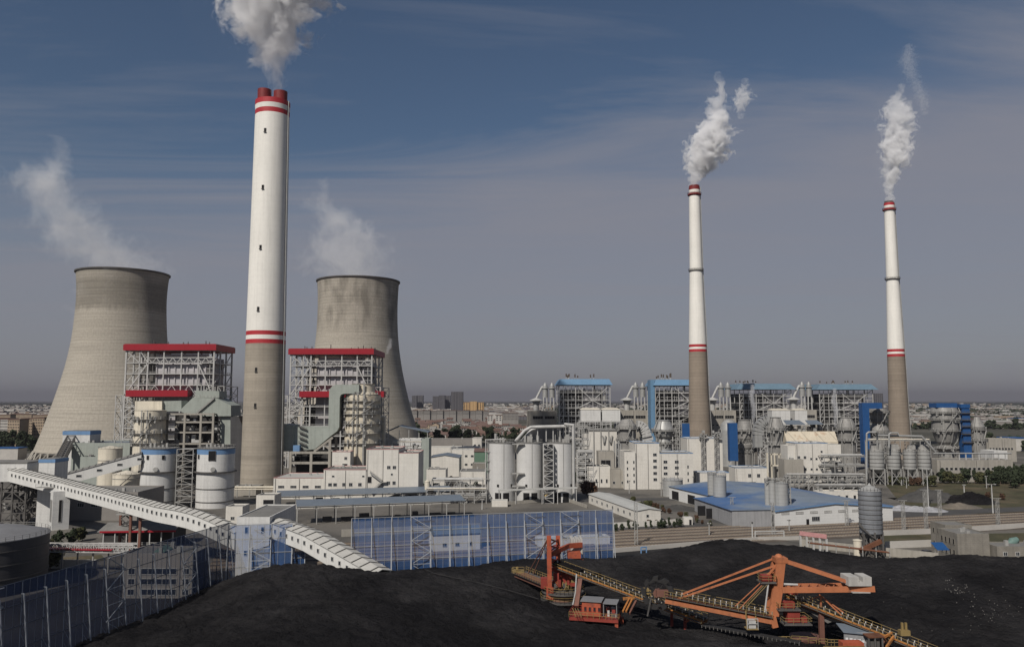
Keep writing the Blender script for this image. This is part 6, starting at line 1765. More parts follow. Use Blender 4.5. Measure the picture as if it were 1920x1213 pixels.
nx, ny = 420, 290
gx, gy = np.linspace(-98, 142, nx), np.linspace(98, 246, ny)
XG, YG = np.meshgrid(gx, gy)
ZG = np.full(XG.shape, 2.0)
for k in range(len(pts)):
    ZG += wts[k] * np.sqrt((XG - pts[k, 0]) ** 2 + (YG - pts[k, 1]) ** 2 + 4.0)
NZ = np.zeros_like(ZG)
for j in range(ny):
    for i in range(nx):
        x, y = gx[i], gy[j]
        v = noise.fractal(Vector((x * .07 + y * .05, y * .13 - x * .03, 3.1)), 0.85, 2.1, 4)
        g = abs(noise.noise(Vector((x * .30 + y * .12, y * .16, 7.7))))
        f_ = noise.fractal(Vector((x * .42, y * .42, 1.3)), .9, 2.1, 3)
        w_ = max(0, noise.noise(Vector((x * .03, y * .04, 9.0))) - .05)
        NZ[j, i] = .2 * w_ * sin((x * .5 + y * 1.1) * 2.6 + 3 * noise.noise(Vector((x * .1, y * .1, 4)))) + .50 * v - .6 * max(0, .22 - g) * 3 + .32 * f_
ZG = np.where(ZG > -1.5, ZG + NZ * np.clip((ZG + .6) / 1.6, 0.12, 1.0), ZG)
b = MB()
b.v = [(float(XG[j, i]), float(YG[j, i]), float(ZG[j, i])) for j in range(ny) for i in range(nx)]
b.f = [(j * nx + i, j * nx + i + 1, (j + 1) * nx + i + 1, (j + 1) * nx + i) for j in range(ny - 1) for i in range(nx - 1)]
b.m = [0] * len(b.f); b.sm = [True] * len(b.f)
tag(b.build('coal_stockpile', M['coal']), 'vast black coal stockpile filling the yard around the orange machines', 'coal heap')
# pale scattered rubble on the coal
b = MB()
for i in range(150):
    if i % 3 == 0: u_ = R.gauss(0, 1); q = (1800 + 16 * u_ + R.gauss(0, 7), 1125 + 9 * u_ + R.gauss(0, 7))
    elif i % 3 == 1: q = (R.gauss(1850, 36), R.gauss(1160, 10))
    else: q = (R.uniform(1640, 1910), R.uniform(1100, 1205))
    p = G(*q, 4.5); z = coal_z(p.x, p.y); s_ = R.uniform(.02, .09) * (1.5 if i % 3 == 0 else 1)
    b.ball((p.x, p.y, z + .15), s_, 0, 5, 3)
tag(b.build('rubble', M['house_grey']), kind='stuff', label='scattered pale stones on the coal slope', cat='rubble')


# ------------------------------------------------------------------ blue windbreak fences
def fence(label, A, B, h, n, side, tower_bays=(), zrails=4, strut=True, fm='fence_post', sm='fence', group='blue windbreak fences'):
    A, B = Vector((A[0], A[1], 0)), Vector((B[0], B[1], 0))
    d = (B - A).normalized(); nn = Vector((-d.y, d.x, 0)) * side
    L_ = (B - A).length; up = Vector((0, 0, 1))
    t = thing('windbreak_fence', label, 'fence', A, group)
    b = MB()
    for i in range(n):
        p, q = A + d * (L_ * i / n), A + d * (L_ * (i + 1) / n)
        b.quad(p + up * .6, q + up * .6, q + up * h, p + up * h)
    b.build('mesh_sheet', M[sm], t)
    b = MB()
    for k in range(zrails + 1):
        z = .6 + (h - .6) * k / zrails
        b.beam(A + up * z + nn * .12, B + up * z + nn * .12, .09, .12)
    b.build('rail', M[fm], t)
    for i in range(n + 1):
        p = A + d * (L_ * i / n)
        c = MB()
        c.beam(p + nn * .16, p + up * h + nn * .16, .16, None, 1)
        if strut:
            foot, head = p + nn * 2.1, p + nn * .5 + up * (h * .86)
            c.beam(foot, head, .2)
            for k in range(6):
                f_, f2 = k / 6, (k + 1) / 6
                c.beam(foot.lerp(head, f_), p + nn * .2 + up * (h * .86 * f2), .055, None, 1)
            c.beam(head, p + up * h * .86, .16)
        c.build('post', [M['fence_post'], M[fm]], t)
    b = MB()
    for i in range(n * 3):
        if i % 3: p = A + d * (L_ * i / (n * 3)); b.beam(p + up * .6 + nn * .08, p + up * h + nn * .08, .055)
    b.build('stiffener', M[fm], t)
    if tower_bays:
        b = MB()
        for i in tower_bays:
            p, q = A + d * (L_ * i / n) + nn * 1.2, A + d * (L_ * (i + 1) / n) + nn * 1.2
            m_ = 5
            for k in range(m_):
                z0, z1 = h * k / m_, h * (k + 1) / m_
                b.beam(p + up * z0, q + up * z1, .14) if k % 2 else b.beam(q + up * z0, p + up * z1, .14); b.beam(p + up * z1, q + up * z1, .12)
        b.build('brace_lattice', M['fence_post'], t)
    return t


C0 = (-73.0, 210.0)
fence('long dark blue windbreak fence beside the coal, running from the dark tank toward the viewer', (-90.5, 118), C0, 15.6, 18, -1, (3, 9, 14), fm='fence_dark', sm='fence_shaded')
fence('short blue windbreak fence in front of the pale transfer building', C0, (XX(548, 213, 1000), 213.2), 15.0, 3, -1, (1,))
fence('low piece of blue fence beneath the short gallery', (XX(549, 213.5, 1000), 213.5), (XX(572, 214, 1000), 214.3), 11.5, 1, -1, ())
fence('long blue windbreak fence across the yard ending beside the railway', (XX(659, 217.5, 1000), 217.5), (XX(1149, 235, 1000), 235), 15.6, 14, -1, (3, 9, 11))

# ------------------------------------------------------------------ belt conveyors of the two machines
def belt_run(t, S, E, w, beam_m, depth=.75, idle=1.5, rail_h=1.15):
    S, E = Vector(S), Vector(E); d = (E - S); L_ = d.length; h = Vector((d.x, d.y, 0)).normalized(); n = Vector((-h.y, h.x, 0))
    for s_ in (-1, 1):
        b = MB(); b.beam(S + n * s_ * w / 2, E + n * s_ * w / 2, .28, depth); b.build('side_beam', M[beam_m], t)
    b = MB(); b.extrude([S - n * (w / 2 - .3) + Vector((0, 0, .5)), E - n * (w / 2 - .3) + Vector((0, 0, .5)), E + n * (w / 2 - .3) + Vector((0, 0, .5)), S + n * (w / 2 - .3) + Vector((0, 0, .5))], (0, 0, .12)); b.build('belt', M['belt'], t)
    k = int(L_ / idle); b = MB(); c = MB()
    for i in range(k + 1):
        p = S.lerp(E, i / k)
        b.beam(p - n * w / 2, p + n * w / 2, .16, .2)
        for s_ in (-1, 1): c.beam(p + n * s_ * (w / 2 - .35) + Vector((0, 0, .3)), p + n * s_ * (w / 2 - .2) + Vector((0, 0, .95)), .16)
    b.build('cross_frame', M[beam_m], t); c.build('idler', M['cw'], t)
    for s_ in (-1, 1):
        b = MB(); o = n * s_ * (w / 2 + .75)
        b.extrude([S + n * s_ * (w / 2 + .15), E + n * s_ * (w / 2 + .15), E + o, S + o] if s_ < 0 else [S + o, E + o, E + n * s_ * (w / 2 + .15), S + n * s_ * (w / 2 + .15)], (0, 0, .06), 1)
        b.rail([S + o, E + o], rail_h, .07, 0, 1.5); b.build('walkway', [M['yellow'], M['steel_dark']], t)
    return n


def platform(t, x0, x1, y0, y1, z, m='yellow', name='platform', th=.25, M4=None):
    b = MB(); b.M = M4; b.box(x0, x1, y0, y1, z - th, z, 1 if m == 'yellow' else 0); b.rail([(x0, y0, z), (x1, y0, z), (x1, y1, z), (x0, y1, z), (x0, y0, z)], 1.1, .07, 0, 1.4); return b.build(name, [M[m], M['steel_dark']], t)


# machine one: red stacker with a red cabin
cx_, cy2 = 11.3, 182.0
t = thing('coal_stacker', 'red coal stacker with twin masts, round railed deck and red cabin on the coal', 'stacker', (cx_, cy2, 1.0))
for (z, r, m) in ((3.4, 5.0, 'yellow'), (5.2, 4.7, 'yellow')):
    b = MB(); b.lathe(cx_, cy2, [(r, z - .35), (r, z)], 40); b.m = [1] * len(b.m); b.rail([(cx_ + r * cos(q), cy2 + r * sin(q), z) for q in np.linspace(0, 2 * pi, 33)], 1.15, .075, 0, 1.2); b.build('round_deck', [M[m], M['steel_dark']], t)
b = MB(); b.lathe(cx_, cy2, [(4.0, -.5), (4.2, 3.04)], 32); b.lathe(cx_, cy2, [(3.6, 3.41), (3.6, 4.84)], 32); b.build('turntable', M['brown'], t)
for (px, Y, yb_) in ((1030, 179.5, 1122), (1047, 186.5, 1108)):
    A, B = P(px + .8, yb_, Y), P(px - 1.0, 1004, Y); b = MB(); b.beam(A, B, .95, .95); b.beam(A, A + Vector((0, 0, 2.5)), 1.5, 1.3); b.build('mast', M['red_orange'], t)
b = MB()
for k in range(5):
    b.beam(P(1030, 1010 + k * 12, 179.6), P(1047, 1016 + k * 12, 186.4), .3); b.beam(P(1030, 1022 + k * 12, 179.6), P(1047, 1010 + k * 12, 186.4), .22)
for q in range(10):
    c = P(1042, 1030, 186); a0, a1 = 2 * pi * q / 10, 2 * pi * (q + 1) / 10; b.beam(c + Vector((1.2 * cos(a0), -1, 1.2 * sin(a0))), c + Vector((1.2 * cos(a1), -1, 1.2 * sin(a1))), .25)
b.build('brace_lattice', M['red_mach'], t)
for dy in (0, 5.0):
    b = MB(); b.beam(P(1029, 1040.5, 181 + dy), P(1066, 1023, 188 + dy), .55, 1.0); b.beam(P(1066, 1023, 188 + dy), P(1091, 1021, 190 + dy), .55, 1.1); b.build('counter_arm', M['red_orange'], t)
b = MB()
for i in range(5):
    p = P(1070 + i * 4.4, 1037, 191); b.box(p.x, p.x + .5, 190, 194.5, p.z, p.z + 3.4 - .25 * (i % 2))
b.build('counterweight', M['cw'], t)
b = MB(); p = P(1064, 1045, 188); b.box(p.x, p.x + 3, 187, 190, p.z, p.z + 1.3); b.beam(p, p + Vector((3.6, 0, -.4)), .2, .2); b.build('winch_house', M['red_orange'], t)
# boom pointing away over the coal, with hanging stays
S, E = P(1027, 1098, 183), P(973, 1076, 196)
b = MB(); b.beam(S, E, 2.4, 1.0); b.build('boom', M['brown'], t)
h_ = (E - S); h_.z = 0; h_.normalize(); n_ = Vector((-h_.y, h_.x, 0))
for s_ in (-1, 1):
    b = MB(); o = n_ * s_ * 1.9 + Vector((0, 0, .5)); b.extrude([S + o, E + o, E + o * .7, S + o * .7], (0, 0, .06), 1); b.rail([S + o, E + o], 1.15, .08, 0, 1.2); b.build('walkway', [M['yellow'], M['steel_dark']], t)
b = MB(); b.box(E.x - 1.5, E.x + 1.2, E.y - 1.2, E.y + 1.4, E.z + .5, E.z + .7); b.rail([(E.x - 1.5, E.y - 1.2, E.z + .7), (E.x + 1.2, E.y - 1.2, E.z + .7)], 1.2, .1)
b.tube((E.x - .4, E.y, E.z + .7), (E.x - .4, E.y, E.z + 1.7), .35); b.build('tail_platform', M['yellow'], t)
for o in (0, 3.0):
    b = MB(); b.beam(P(1029, 1006, 180 + o), P(990 + o * 3.4, 1075, 193 - o), .16); b.build('stay', M['brown'], t)
b = MB(); p = P(1014, 1101, 181); b.box(p.x, p.x + 1.35, 180, 182, p.z, p.z + 2.1); b.build('switch_box', M['red_mach'], t)
b = MB()
for i in range(22):
    px = R.uniform(1030, 1080); p = P(px, R.uniform(1082, 1108), R.uniform(179, 185)); a_ = R.uniform(.4, 1.3); b.box(p.x, p.x + a_, p.y, p.y + a_, p.z, p.z + R.uniform(.5, 1.8), R.choice((0, 0, 1, 2)))
for i in range(8):
    b.beam(P(1036 + i * 5, 1090, 181), P(1030 + i * 5 + R.uniform(-3, 12), 1106, 181), .18, None, 2)
b.build_each('drive_unit', [M['red_mach'], M['steel_dark'], M['yellow']], t)
b = MB()
p, q = P(1050, 1100, 183.5), P(1072, 1070, 186); b.box(p.x, q.x, 183.5, 186.5, p.z, q.z); b.beam(P(1036, 1066, 182), P(1074, 1074, 184), .6, 1.0); b.beam(P(1036, 1092, 182), P(1062, 1068, 184), .5)
b.build('machinery_frame', M['red_mach'], t)
# discharge conveyor running down the yard
S, E = P(1040, 1060, 184), P(1322, 1165, 162)
n_ = belt_run(t, S, E, 2.0, 'amber')
b = MB(); q = S.lerp(E, .06); b.beam(S + n_ * .0 + Vector((0, 0, .8)), S.lerp(E, .2) + Vector((0, 0, .9)), 1.8, .7); b.build('coal_load', M['coal'], t)
b = MB(); b.pipe([P(1045, 1050, 183), P(1046, 1058, 182.6), P(1060, 1062, 181.5), P(1083, 1072, 180)], .15, 8); b.pipe([P(1081, 1076, 175), P(1079, 1110, 172), P(1074, 1134, 170)], .17, 8); b.build('pipe', M['tank_grey'], t)
b = MB(); b.beam(P(1088, 1086, 174), P(1081, 1137, 169), .9, .7); b.build('leg', M['brown'], t)
b = MB(); p = P(1210, 1122, 171); b.box(p.x - .6, p.x + .8, p.y - .3, p.y + 1.2, p.z - .6, p.z + 2.0); b.rail([(p.x - .9, p.y - .8, p.z + .6), (p.x + 1.0, p.y - .8, p.z + .6)], 1.3, .14); b.build('scraper_unit', M['yellow'], t)
b = MB(); p = P(1285, 1166, 163.5); b.beam(p, p + Vector((1.6, .5, .9)), .35); b.beam(p + Vector((0, 1.2, 1)), p + Vector((1.8, -.9, 1.4)), .3); b.build('tail_pulley', M['red_orange'], t)
for f in (.80, .88):
    p = S.lerp(E, f); b = MB(); b.beam((p.x, p.y, coal_z(p.x, p.y) - .3), p, .5); b.build('leg', M['red_mach'], t)
CM = Matrix.Translation((XX(1115, 164, 1150), 164, 0)) @ Matrix.Rotation(radians(-14), 4, 'Z') @ Matrix.Translation((-XX(1115, 164, 1150), -164, 0))
def MR():
    b = MB(); b.M = CM; return b


# cabin platform
zc = 4.0; x0, x1 = XX(1068, 164, 1150), XX(1160, 164, 1150)
platform(t, x0, x1, 163, 168.4, zc, 'red_mach', 'cabin_deck', .55, CM)
b = MR(); b.rail([(x0, 162.9, zc), (x1, 162.9, zc)], 1.1, .07, 0, 1.2); b.rail([(x1, 162.9, zc), (x1, 168.4, zc)], 1.1, .07, 0, 1.2); b.build('railing', M['yellow'], t)
hx0, hx1 = XX(1091, 164, 1140), XX(1126, 164, 1140)
b = MR(); b.box(hx0, hx1, 164, 167.6, zc + .003, zc + 3.0); cabin_ = b.build('cabin', M['red_orange'], t)
b = MR(); b.box(hx0 - .3, hx1 + .25, 163.7, 167.9, zc + 3.003, zc + 3.16); b.build('roof', M['tank_roof'], cabin_)
for i in range(4):
    put_window(cabin_, CM @ Vector((hx0 + .45 + i * .93, 163.99, zc + 1.2)), radians(-14), .42, .75, 1, 'window', 'glass', 'red_mach')
b = MR(); sx0, sx1 = hx1 + .5, XX(1157, 164, 1130); b.box(sx0, sx1, 163.8, 167.8, zc + 2.75, zc + 2.9); 
for x in (sx0 + .1, sx1 - .1):
    for y in (164, 167.6): b.beam((x, y, zc), (x, y, zc + 2.75), .16)
b.build('shelter_roof', M['tank_roof'], t)
b = MR()
for i in range(10): q = Vector((R.uniform(sx0 + .2, sx1 - .8), R.uniform(164.5, 167), zc)); b.box(q.x, q.x + R.uniform(.3, .8), q.y, q.y + .6, q.z + .003, q.z + R.uniform(.5, 1.9), R.choice((0, 1, 2)))
b.build_each('drive_unit', [M['steel_dark'], M['steel_white'], M['red_mach']], t)
for px, Y in ((1072, 164), (1157, 163.6), (1157, 168), (1072, 168)):
    x = XX(px, Y, 1160); b = MR(); b.beam((x, Y, coal_z(x, Y) - .6), (x, Y, zc - .56), .65); b.build('leg', M['red_orange'], t)
b = MR(); b.beam((x0, 163.2, 1.6), (x1, 163.4, .9), .22); b.build('walk_pipe', M['rust'], t)
b = MR()
for k in range(3): b.beam(P(1075 + k * 5, 1142, 163), P(1086 + k * 5, 1158, 161.5), .09)
b.build('ladder_frame', M['yellow'], t)
b = MB()
for k, px in enumerate((1168, 1174)): b.beam(P(px, 1146, 165), P(px + 12, 1122, 169), .34)
b.beam(P(1168, 1122, 170), P(1190, 1120, 170), .5); b.build('strut', M['amber'], t)
b = MB(); b.beam(P(1180, 1150, 166), P(1193, 1126, 169), .4); b.build('strut', M['brown'], t)

# machine two: orange bucket wheel reclaimer
ox, oy = 55.0, 155.5
t = thing('bucket_wheel_reclaimer', 'orange bucket wheel reclaimer with a tall pylon, long stays and concrete counterweight', 'reclaimer', (ox, oy, 1.5))
ap = P(1461, 1048, 156.2)
for dy in (-1.3, 1.3):
    b = MB(); m_ = P(1455, 1101, 156); f_ = P(1447, 1152, 155.6); o = Vector((0, dy, 0))
    for (p, q, w0) in ((f_, m_, 1.5), (m_, ap, 1.35)): b.beam(p + o, q + o, .7, w0) if False else b.extrude([p + o + Vector((-w0 * .62, 0, 0)), p + o + Vector((w0 * .62, 0, 0)), q + o + Vector((w0 * .62, 0, 0)), q + o + Vector((-w0 * .62, 0, 0))], (0, .7, 0))
    b.beam(f_ + o + Vector((-.3, 0, 0)), f_ + o + Vector((.1, 0, -1.9)), 1.0, 1.1)
    b.build('pylon', M['orange'], t)
b = MB()
for k in range(6):
    z = ap.z - .6 - k * 1.9; x = ap.x - (ap.z - z) * .115
    b.box(x - .5, x + .5, 154.9, 157.2, z - .25, z + .25)
b.beam(P(1448, 1064, 156), P(1440, 1100, 156), .3); b.beam(P(1436, 1078, 156), P(1455, 1066, 156), .25); b.beam(P(1428, 1082, 155.5), P(1450, 1088, 155.5), .3); b.beam(P(1430, 1090, 155.5), P(1455, 1060, 155.5), .3)
b.build('cross_beam', M['orange'], t)
b = MB(); b.ball(ap + Vector((0, .3, .1)), .9, 0, 8, 6); b.box(ap.x - 1.0, ap.x + 1.2, 154.8, 157.4, ap.z - .5, ap.z + .45); b.build('pylon_head', M['orange'], t)
p = P(1436, 1088, 155.5)
b = MB(); b.box(p.x - .9, p.x + .9, 154.6, 156.8, p.z, p.z + 1.1); b.build('winch_house', M['red_mach'], t)
platform(t, p.x - 1.3, p.x + 1.6, 154.2, 157.2, p.z - .05, 'yellow', 'winch_platform')
b = MB(); b.tube(P(1441, 1092, 154.6), P(1434, 1147, 154.6), .17, None, 8); b.build('pipe', M['steel_white'], t)
# boom
S, E = P(1448, 1160, 155.0), P(1248, 1121, 160.5)
nb = belt_run(t, S + Vector((0, 0, .55)), E + Vector((0, 0, .55)), 1.9, 'rust', .4, 1.0)
h_ = (E - S).normalized()
for s_ in (-1, 1):
    b = MB(); b.beam(S + nb * s_ * 1.0 + Vector((0, 0, -.25)), E + nb * s_ * 1.0 + Vector((0, 0, -.25)), .4, .85); b.build('boom_girder', M['orange'], t)
for tip, m_ in (((1270, 1117, 161.2), 0), ((1270, 1122.5, 158.8), 1)):
    b = MB(); b.beam(ap + Vector((-.6, (-1, 1)[1 - m_] * 1.0 + .3, -.1 - .8 * m_)), P(*tip), .26, .32); b.build('stay', M['orange'], t)
for k, (pa, pb) in enumerate((((1430, 1088, 155), (1376, 1138, 156.5)), ((1433, 1092, 154.5), (1386, 1141, 156)), ((1436, 1093, 154.5), (1395, 1136, 156)), ((1440, 1094, 154.4), (1399, 1138, 155.8)))):
    b = MB(); b.beam(P(*pa), P(*pb), .16 if k < 2 else .13); b.build('tie_rod', M['orange' if k < 2 else 'yellow'], t)
# bucket wheel
wc = P(1233, 1111, 160.6); wr_ = 2.75
hh = Vector((h_.x, h_.y, 0)).normalized(); ax = Vector((-hh.y, hh.x, 0))
b = MB(); n = 28
for s_ in (-.35, .35):
    for i in range(n):
        a0, a1 = 2 * pi * i / n, 2 * pi * (i + 1) / n
        b.beam(wc + ax * s_ + (hh * cos(a0) + Vector((0, 0, 1)) * sin(a0)) * wr_ * .86, wc + ax * s_ + (hh * cos(a1) + Vector((0, 0, 1)) * sin(a1)) * wr_ * .86, .22, .34)
for i in range(9):
    a0 = 2 * pi * i / 9; r_ = hh * cos(a0) + Vector((0, 0, 1)) * sin(a0); b.beam(wc + r_ * .5, wc + r_ * wr_ * .84, .16)
wheel_ = b.build('bucket_wheel', M['belt'], t)
for i in range(9):
    a0 = 2 * pi * i / 9; r_ = hh * cos(a0) + Vector((0, 0, 1)) * sin(a0); g_ = -hh * sin(a0) + Vector((0, 0, 1)) * cos(a0)
    b = MB(); c = wc + r_ * wr_
    b.extrude([c - g_ * .7 - r_ * .38 - ax * .55, c + g_ * .55 - r_ * .38 - ax * .55, c + g_ * .75 + r_ * .45 - ax * .55, c - g_ * .25 + r_ * .38 - ax * .55], ax * 1.1); b.build('bucket', M['belt'], wheel_)
b = MB(); b.box(wc.x - .4, wc.x + 1.8, wc.y - 1.6, wc.y - .6, wc.z - .4, wc.z + .8); b.tube(wc - ax * .7, wc + ax * .7, .8, None, 14); b.build('wheel_drive', M['brown'], t)
b = MB(); b.beam(wc + Vector((-1.4, -.6, -.8)), wc + Vector((-2.2, -.8, -4.2)), .22); b.build('chute', M['steel_dark'], t)
# counterweight arms
A0, A1 = P(1462, 1102.5, 155.4), P(1634, 1100.5, 152.5)
for dy in (-1.35, 1.9):
    o = Vector((0, dy, 0)); b = MB(); b.beam(A0 + o, A1 + o, .5, 1.0 if dy < 0 else .8); b.build('counter_arm', M['orange'], t)
b = MB()
for i in range(9):
    p, q = A0.lerp(A1, .08 + i * .095), A0.lerp(A1, .08 + (i + 1) * .095); b.beam(p + Vector((0, -1.2, .3)), q + Vector((0, 1.7, .3)), .2); b.beam(p + Vector((0, -1.2, .1)), p + Vector((0, 1.8, .1)), .25)
b.build('arm_bracing', M['orange'], t)
b = MB(); b.beam(ap + Vector((.8, -1.0, -.2)), P(1608, 1096.5, 151.8), .42, .6); b.build('back_stay', M['orange'], t)
b = MB(); b.beam(ap + Vector((.8, 1.6, -.2)), P(1608, 1094.5, 154.8), .36, .5); b.build('back_stay', M['orange'], t)
p0, p1 = P(1594, 1110, 151.6), P(1630, 1080, 151.6)
for (xa_, xb_, za_, zb_) in ((p0.x + .2, p1.x - .2, p0.z, A1.z - .55), (p0.x - .5, p0.x + 1.4, A1.z + .55, p1.z), (p1.x - 1.5, p1.x + .1, A1.z + .55, p1.z), (p0.x + 1.401, p1.x - 1.501, A1.z + .55, p1.z - .9)):
    b = MB(); b.box(xa_, xb_, 150.9, 154.6, za_, zb_); b.build('counterweight', M['cw'], t)
b = MB(); b.tube(A0 + Vector((.6, -.6, .9)), A0 + Vector((3.2, -.6, .8)), .22, None, 10); b.build('cylinder', M['steel_white'], t)
# slewing deck, cabins
zb_ = 3.0
b = MB(); b.lathe(ox + .4, oy + .6, [(2.3, 0.2), (2.3, 1.6), (2.9, 2.2), (2.9, 2.7)], 32); b.build('slew_ring', M['brown'], t)
p = P(1476, 1166, 154)
b = MB(); b.box(p.x, p.x + 2.3, 153.6, 156.2, p.z, p.z + 2.3); b.box(p.x - .4, p.x + 1.6, 154.2, 156.4, p.z + 2.303, p.z + 3.6); b.build('machinery_house', M['red_mach'], t)
platform(t, p.x - 1.0, p.x + 4.2, 152.6, 156.8, p.z - .02, 'yellow', 'platform'); platform(t, p.x - 1.8, p.x + 2.4, 153.2, 157, p.z + 2.45, 'yellow', 'platform')
b = MB(); b.box(p.x + 2.6, p.x + 3.7, 153.8, 155.4, p.z + .003, p.z + .9); b.build('motor', M['red_mach'], t)
b = MB(); q = P(1403, 1178, 154.2); b.box(q.x, q.x + 1.3, 153.6, 155, q.z + .2, q.z + 1.6); b.rail([(q.x - .4, 153.4, q.z), (q.x + 1.6, 153.4, q.z)], 2.0, .1); b.build('operator_cab', M['steel_white'], t)
b = MB()
for dx in (-.3, 1.5): b.beam((q.x + dx, 154, q.z + .1), (q.x + dx, 154.6, q.z + 3.2), .16)
b.box(q.x - .5, q.x + 1.7, 153.3, 155.2, q.z, q.z + .15); b.build('hanger', M['yellow'], t)
b = MB()
for i in range(9):
    r0_ = Vector((ox - 6 + i * 1.5 + R.uniform(-.4, .4), 152.6 + R.uniform(0, 1), 0)); r0_.z = coal_z(r0_.x, r0_.y); b.rail([r0_, r0_ + Vector((1.4, -.5, .1))], 1.1, .08)
b.build('railing_frame', M['yellow'], t)
b = MB()
for s_ in (-2.6, 2.6):
    c = Vector((ox + .4, oy + .6, .8)) + Vector((.55, .83, 0)) * s_
    b.beam(c - Vector((.83, -.55, 0)) * 4, c + Vector((.83, -.55, 0)) * 4, .9, 1.0)
    for k in (-3.2, -1.6, 1.6, 3.2): q = c + Vector((.83, -.55, 0)) * k; b.beam(q + Vector((0, 0, -.9)), q + Vector((0, 0, -.2)), .7, .9)
b.build('bogie', M['rust'], t)
# tail conveyor
S, E = P(1474, 1117, 158.5), P(1775, 1236, 144.5)
nt_ = belt_run(t, S, E, 1.9, 'amber', .8, 1.0)
b = MB(); b.box(S.x + .2, S.x + 1.9, S.y - .9, S.y + .9, S.z + .5, S.z + 1.9); b.build('head_drive', M['red_mach'], t)
p = P(1539, 1142, 154.6); b = MB(); b.beam((p.x, p.y, .2), p, .85, .8); b.build('column', M['brown'], t)
p = P(1655, 1188, 149.2); b = MB(); b.beam((p.x, p.y, 0), p, .8, .8); b.build('column', M['brown'], t)
k0 = P(1539, 1116, 154.9)
b = MB(); b.beam(P(1539, 1139, 154.9), k0, .3); b.beam(k0, P(1519, 1124, 156.2), .2); b.beam(k0, P(1578, 1153, 152.6), .2); b.beam(k0 + Vector((0, 1.2, 0)), P(1582, 1148, 154), .2); b.build('king_post', M['orange'], t)
b = MB()
for px in (1692, 1699): q = P(px, 1186, 148); b.beam(q, q + Vector((0, 0, 1.8)), .35)
q = P(1695, 1190, 148); b.box(q.x - .8, q.x + .9, 147.4, 148.6, q.z, q.z + .9); b.build('scraper_unit', M['yellow'], t)
b = MB(); b.beam(P(1655, 1195, 147), P(1672, 1186, 148), .35); b.beam(P(1676, 1192, 147), P(1662, 1213, 146), .35); b.build('strut', M['amber'], t)
b = MB(); b.extrude([P(1493, 1124, 157.4), P(1560, 1165, 154), P(1552, 1168, 154), P(1493, 1132, 157.4)], (0, 1.2, 0)); b.build('chute', M['steel_dark'], t)

# yard belt, rails and small gear in the trench
t = thing('yard_conveyor', 'low black belt conveyor lying along the coal between the stacker and the reclaimer', 'conveyor', P(1400, 1186, 157))
A, B = P(1318, 1173, 161.5), P(1500, 1206, 149)
b = MB(); b.beam(A + Vector((0, 0, .25)), B + Vector((0, 0, .25)), 1.4, .25); b.build('belt', M['belt'], t)
b = MB()
for i in range(24):
    p = A.lerp(B, i / 23); b.beam(p + Vector((-.4, -.7, .1)), p + Vector((.4, .7, .1)), .15, .5)
b.build('frame', M['steel_dark'], t)
p = P(1583, 1202, 149)
t = thing('sheet_shelter', 'white and blue sheet-metal shelter beneath the reclaimer tail conveyor', 'shelter', (p.x, p.y, 0))
b = MB(); W_ = 5.4; z0_ = 3.1
b.box(p.x, p.x + W_, 149, 149.15, z0_ - 2.2, z0_ + 2.2, 0)
for i in range(7): b.box(p.x + .25 + i * .72, p.x + .25 + i * .72 + R.uniform(.25, .55), 148.93, 148.99, z0_ + .9 - i * .12, z0_ + 1.5 - i * .12 + R.uniform(-.2, .2), 1)
b.build('wall', [M['sheet_grey'], M['car_white']], t)
b = MB(); b.extrude([(p.x - .2, 148.7, z0_ + 2.25), (p.x + W_ + .3, 148.7, z0_ + 1.7), (p.x + W_ + .3, 152, z0_ + 2.5), (p.x - .2, 152, z0_ + 3.0)], (0, 0, .1)); b.build('roof', M['slate_roof'], t)
t = thing('drive_house', 'rust-red drive box at the foot of the reclaimer tail conveyor', 'machine box', P(1578, 1213, 146))
p = P(1579, 1222, 145.5); b = MB(); b.box(p.x, p.x + 3.7, 145, 147, p.z - 1, p.z + 1.7); b.build('casing', M['red_orange'], t); b = MB(); b.rail([(p.x - 3.5, 144.8, p.z), (p.x + 3.7, 144.8, p.z)], 1.2, .09); b.build('railing', M['yellow'], t)
t = thing('engine_house', 'open rusty hood with dark machinery beside the rust-red drive box', 'machine box', P(1630, 1200, 147))
p = P(1627, 1212, 146.5); b = MB(); b.extrude([(p.x, 146, p.z + 1.8), (p.x + 2.8, 146, p.z + 1.9), (p.x + 3.3, 146, p.z + 1.0), (p.x + 3.4, 146, p.z + .8), (p.x + 2.7, 146, p.z + 1.7), (p.x, 146, p.z + 1.6)], (0, 2.4, 0)); b.build('hood', M['rust'], t)
b = MB()
for x in (0.1, 1.2, 2.5): b.beam((p.x + x, 146.2, p.z - 1), (p.x + x, 146.2, p.z + 1.6), .25)
b.box(p.x + .4, p.x + 2.2, 146.6, 148, p.z - 1, p.z + .9); b.build('machinery', M['steel_dark'], t)
t = thing('water_pipe', 'thin dark water pipe lying across the coal between the gallery end and the stacker', 'pipe', P(810, 1087, 185))
b = MB(); q = [P(x, y, Y) for x, y, Y in ((797, 1084, 196), (812, 1091, 191), (850, 1097, 187), (900, 1105, 183), (960, 1112, 180), (1010, 1120, 178))]
q = [Vector((p.x, p.y, coal_z(p.x, p.y) + .35)) for p in q]
b.pipe(q, .10, 6); b.build('pipe', M['belt'], t)
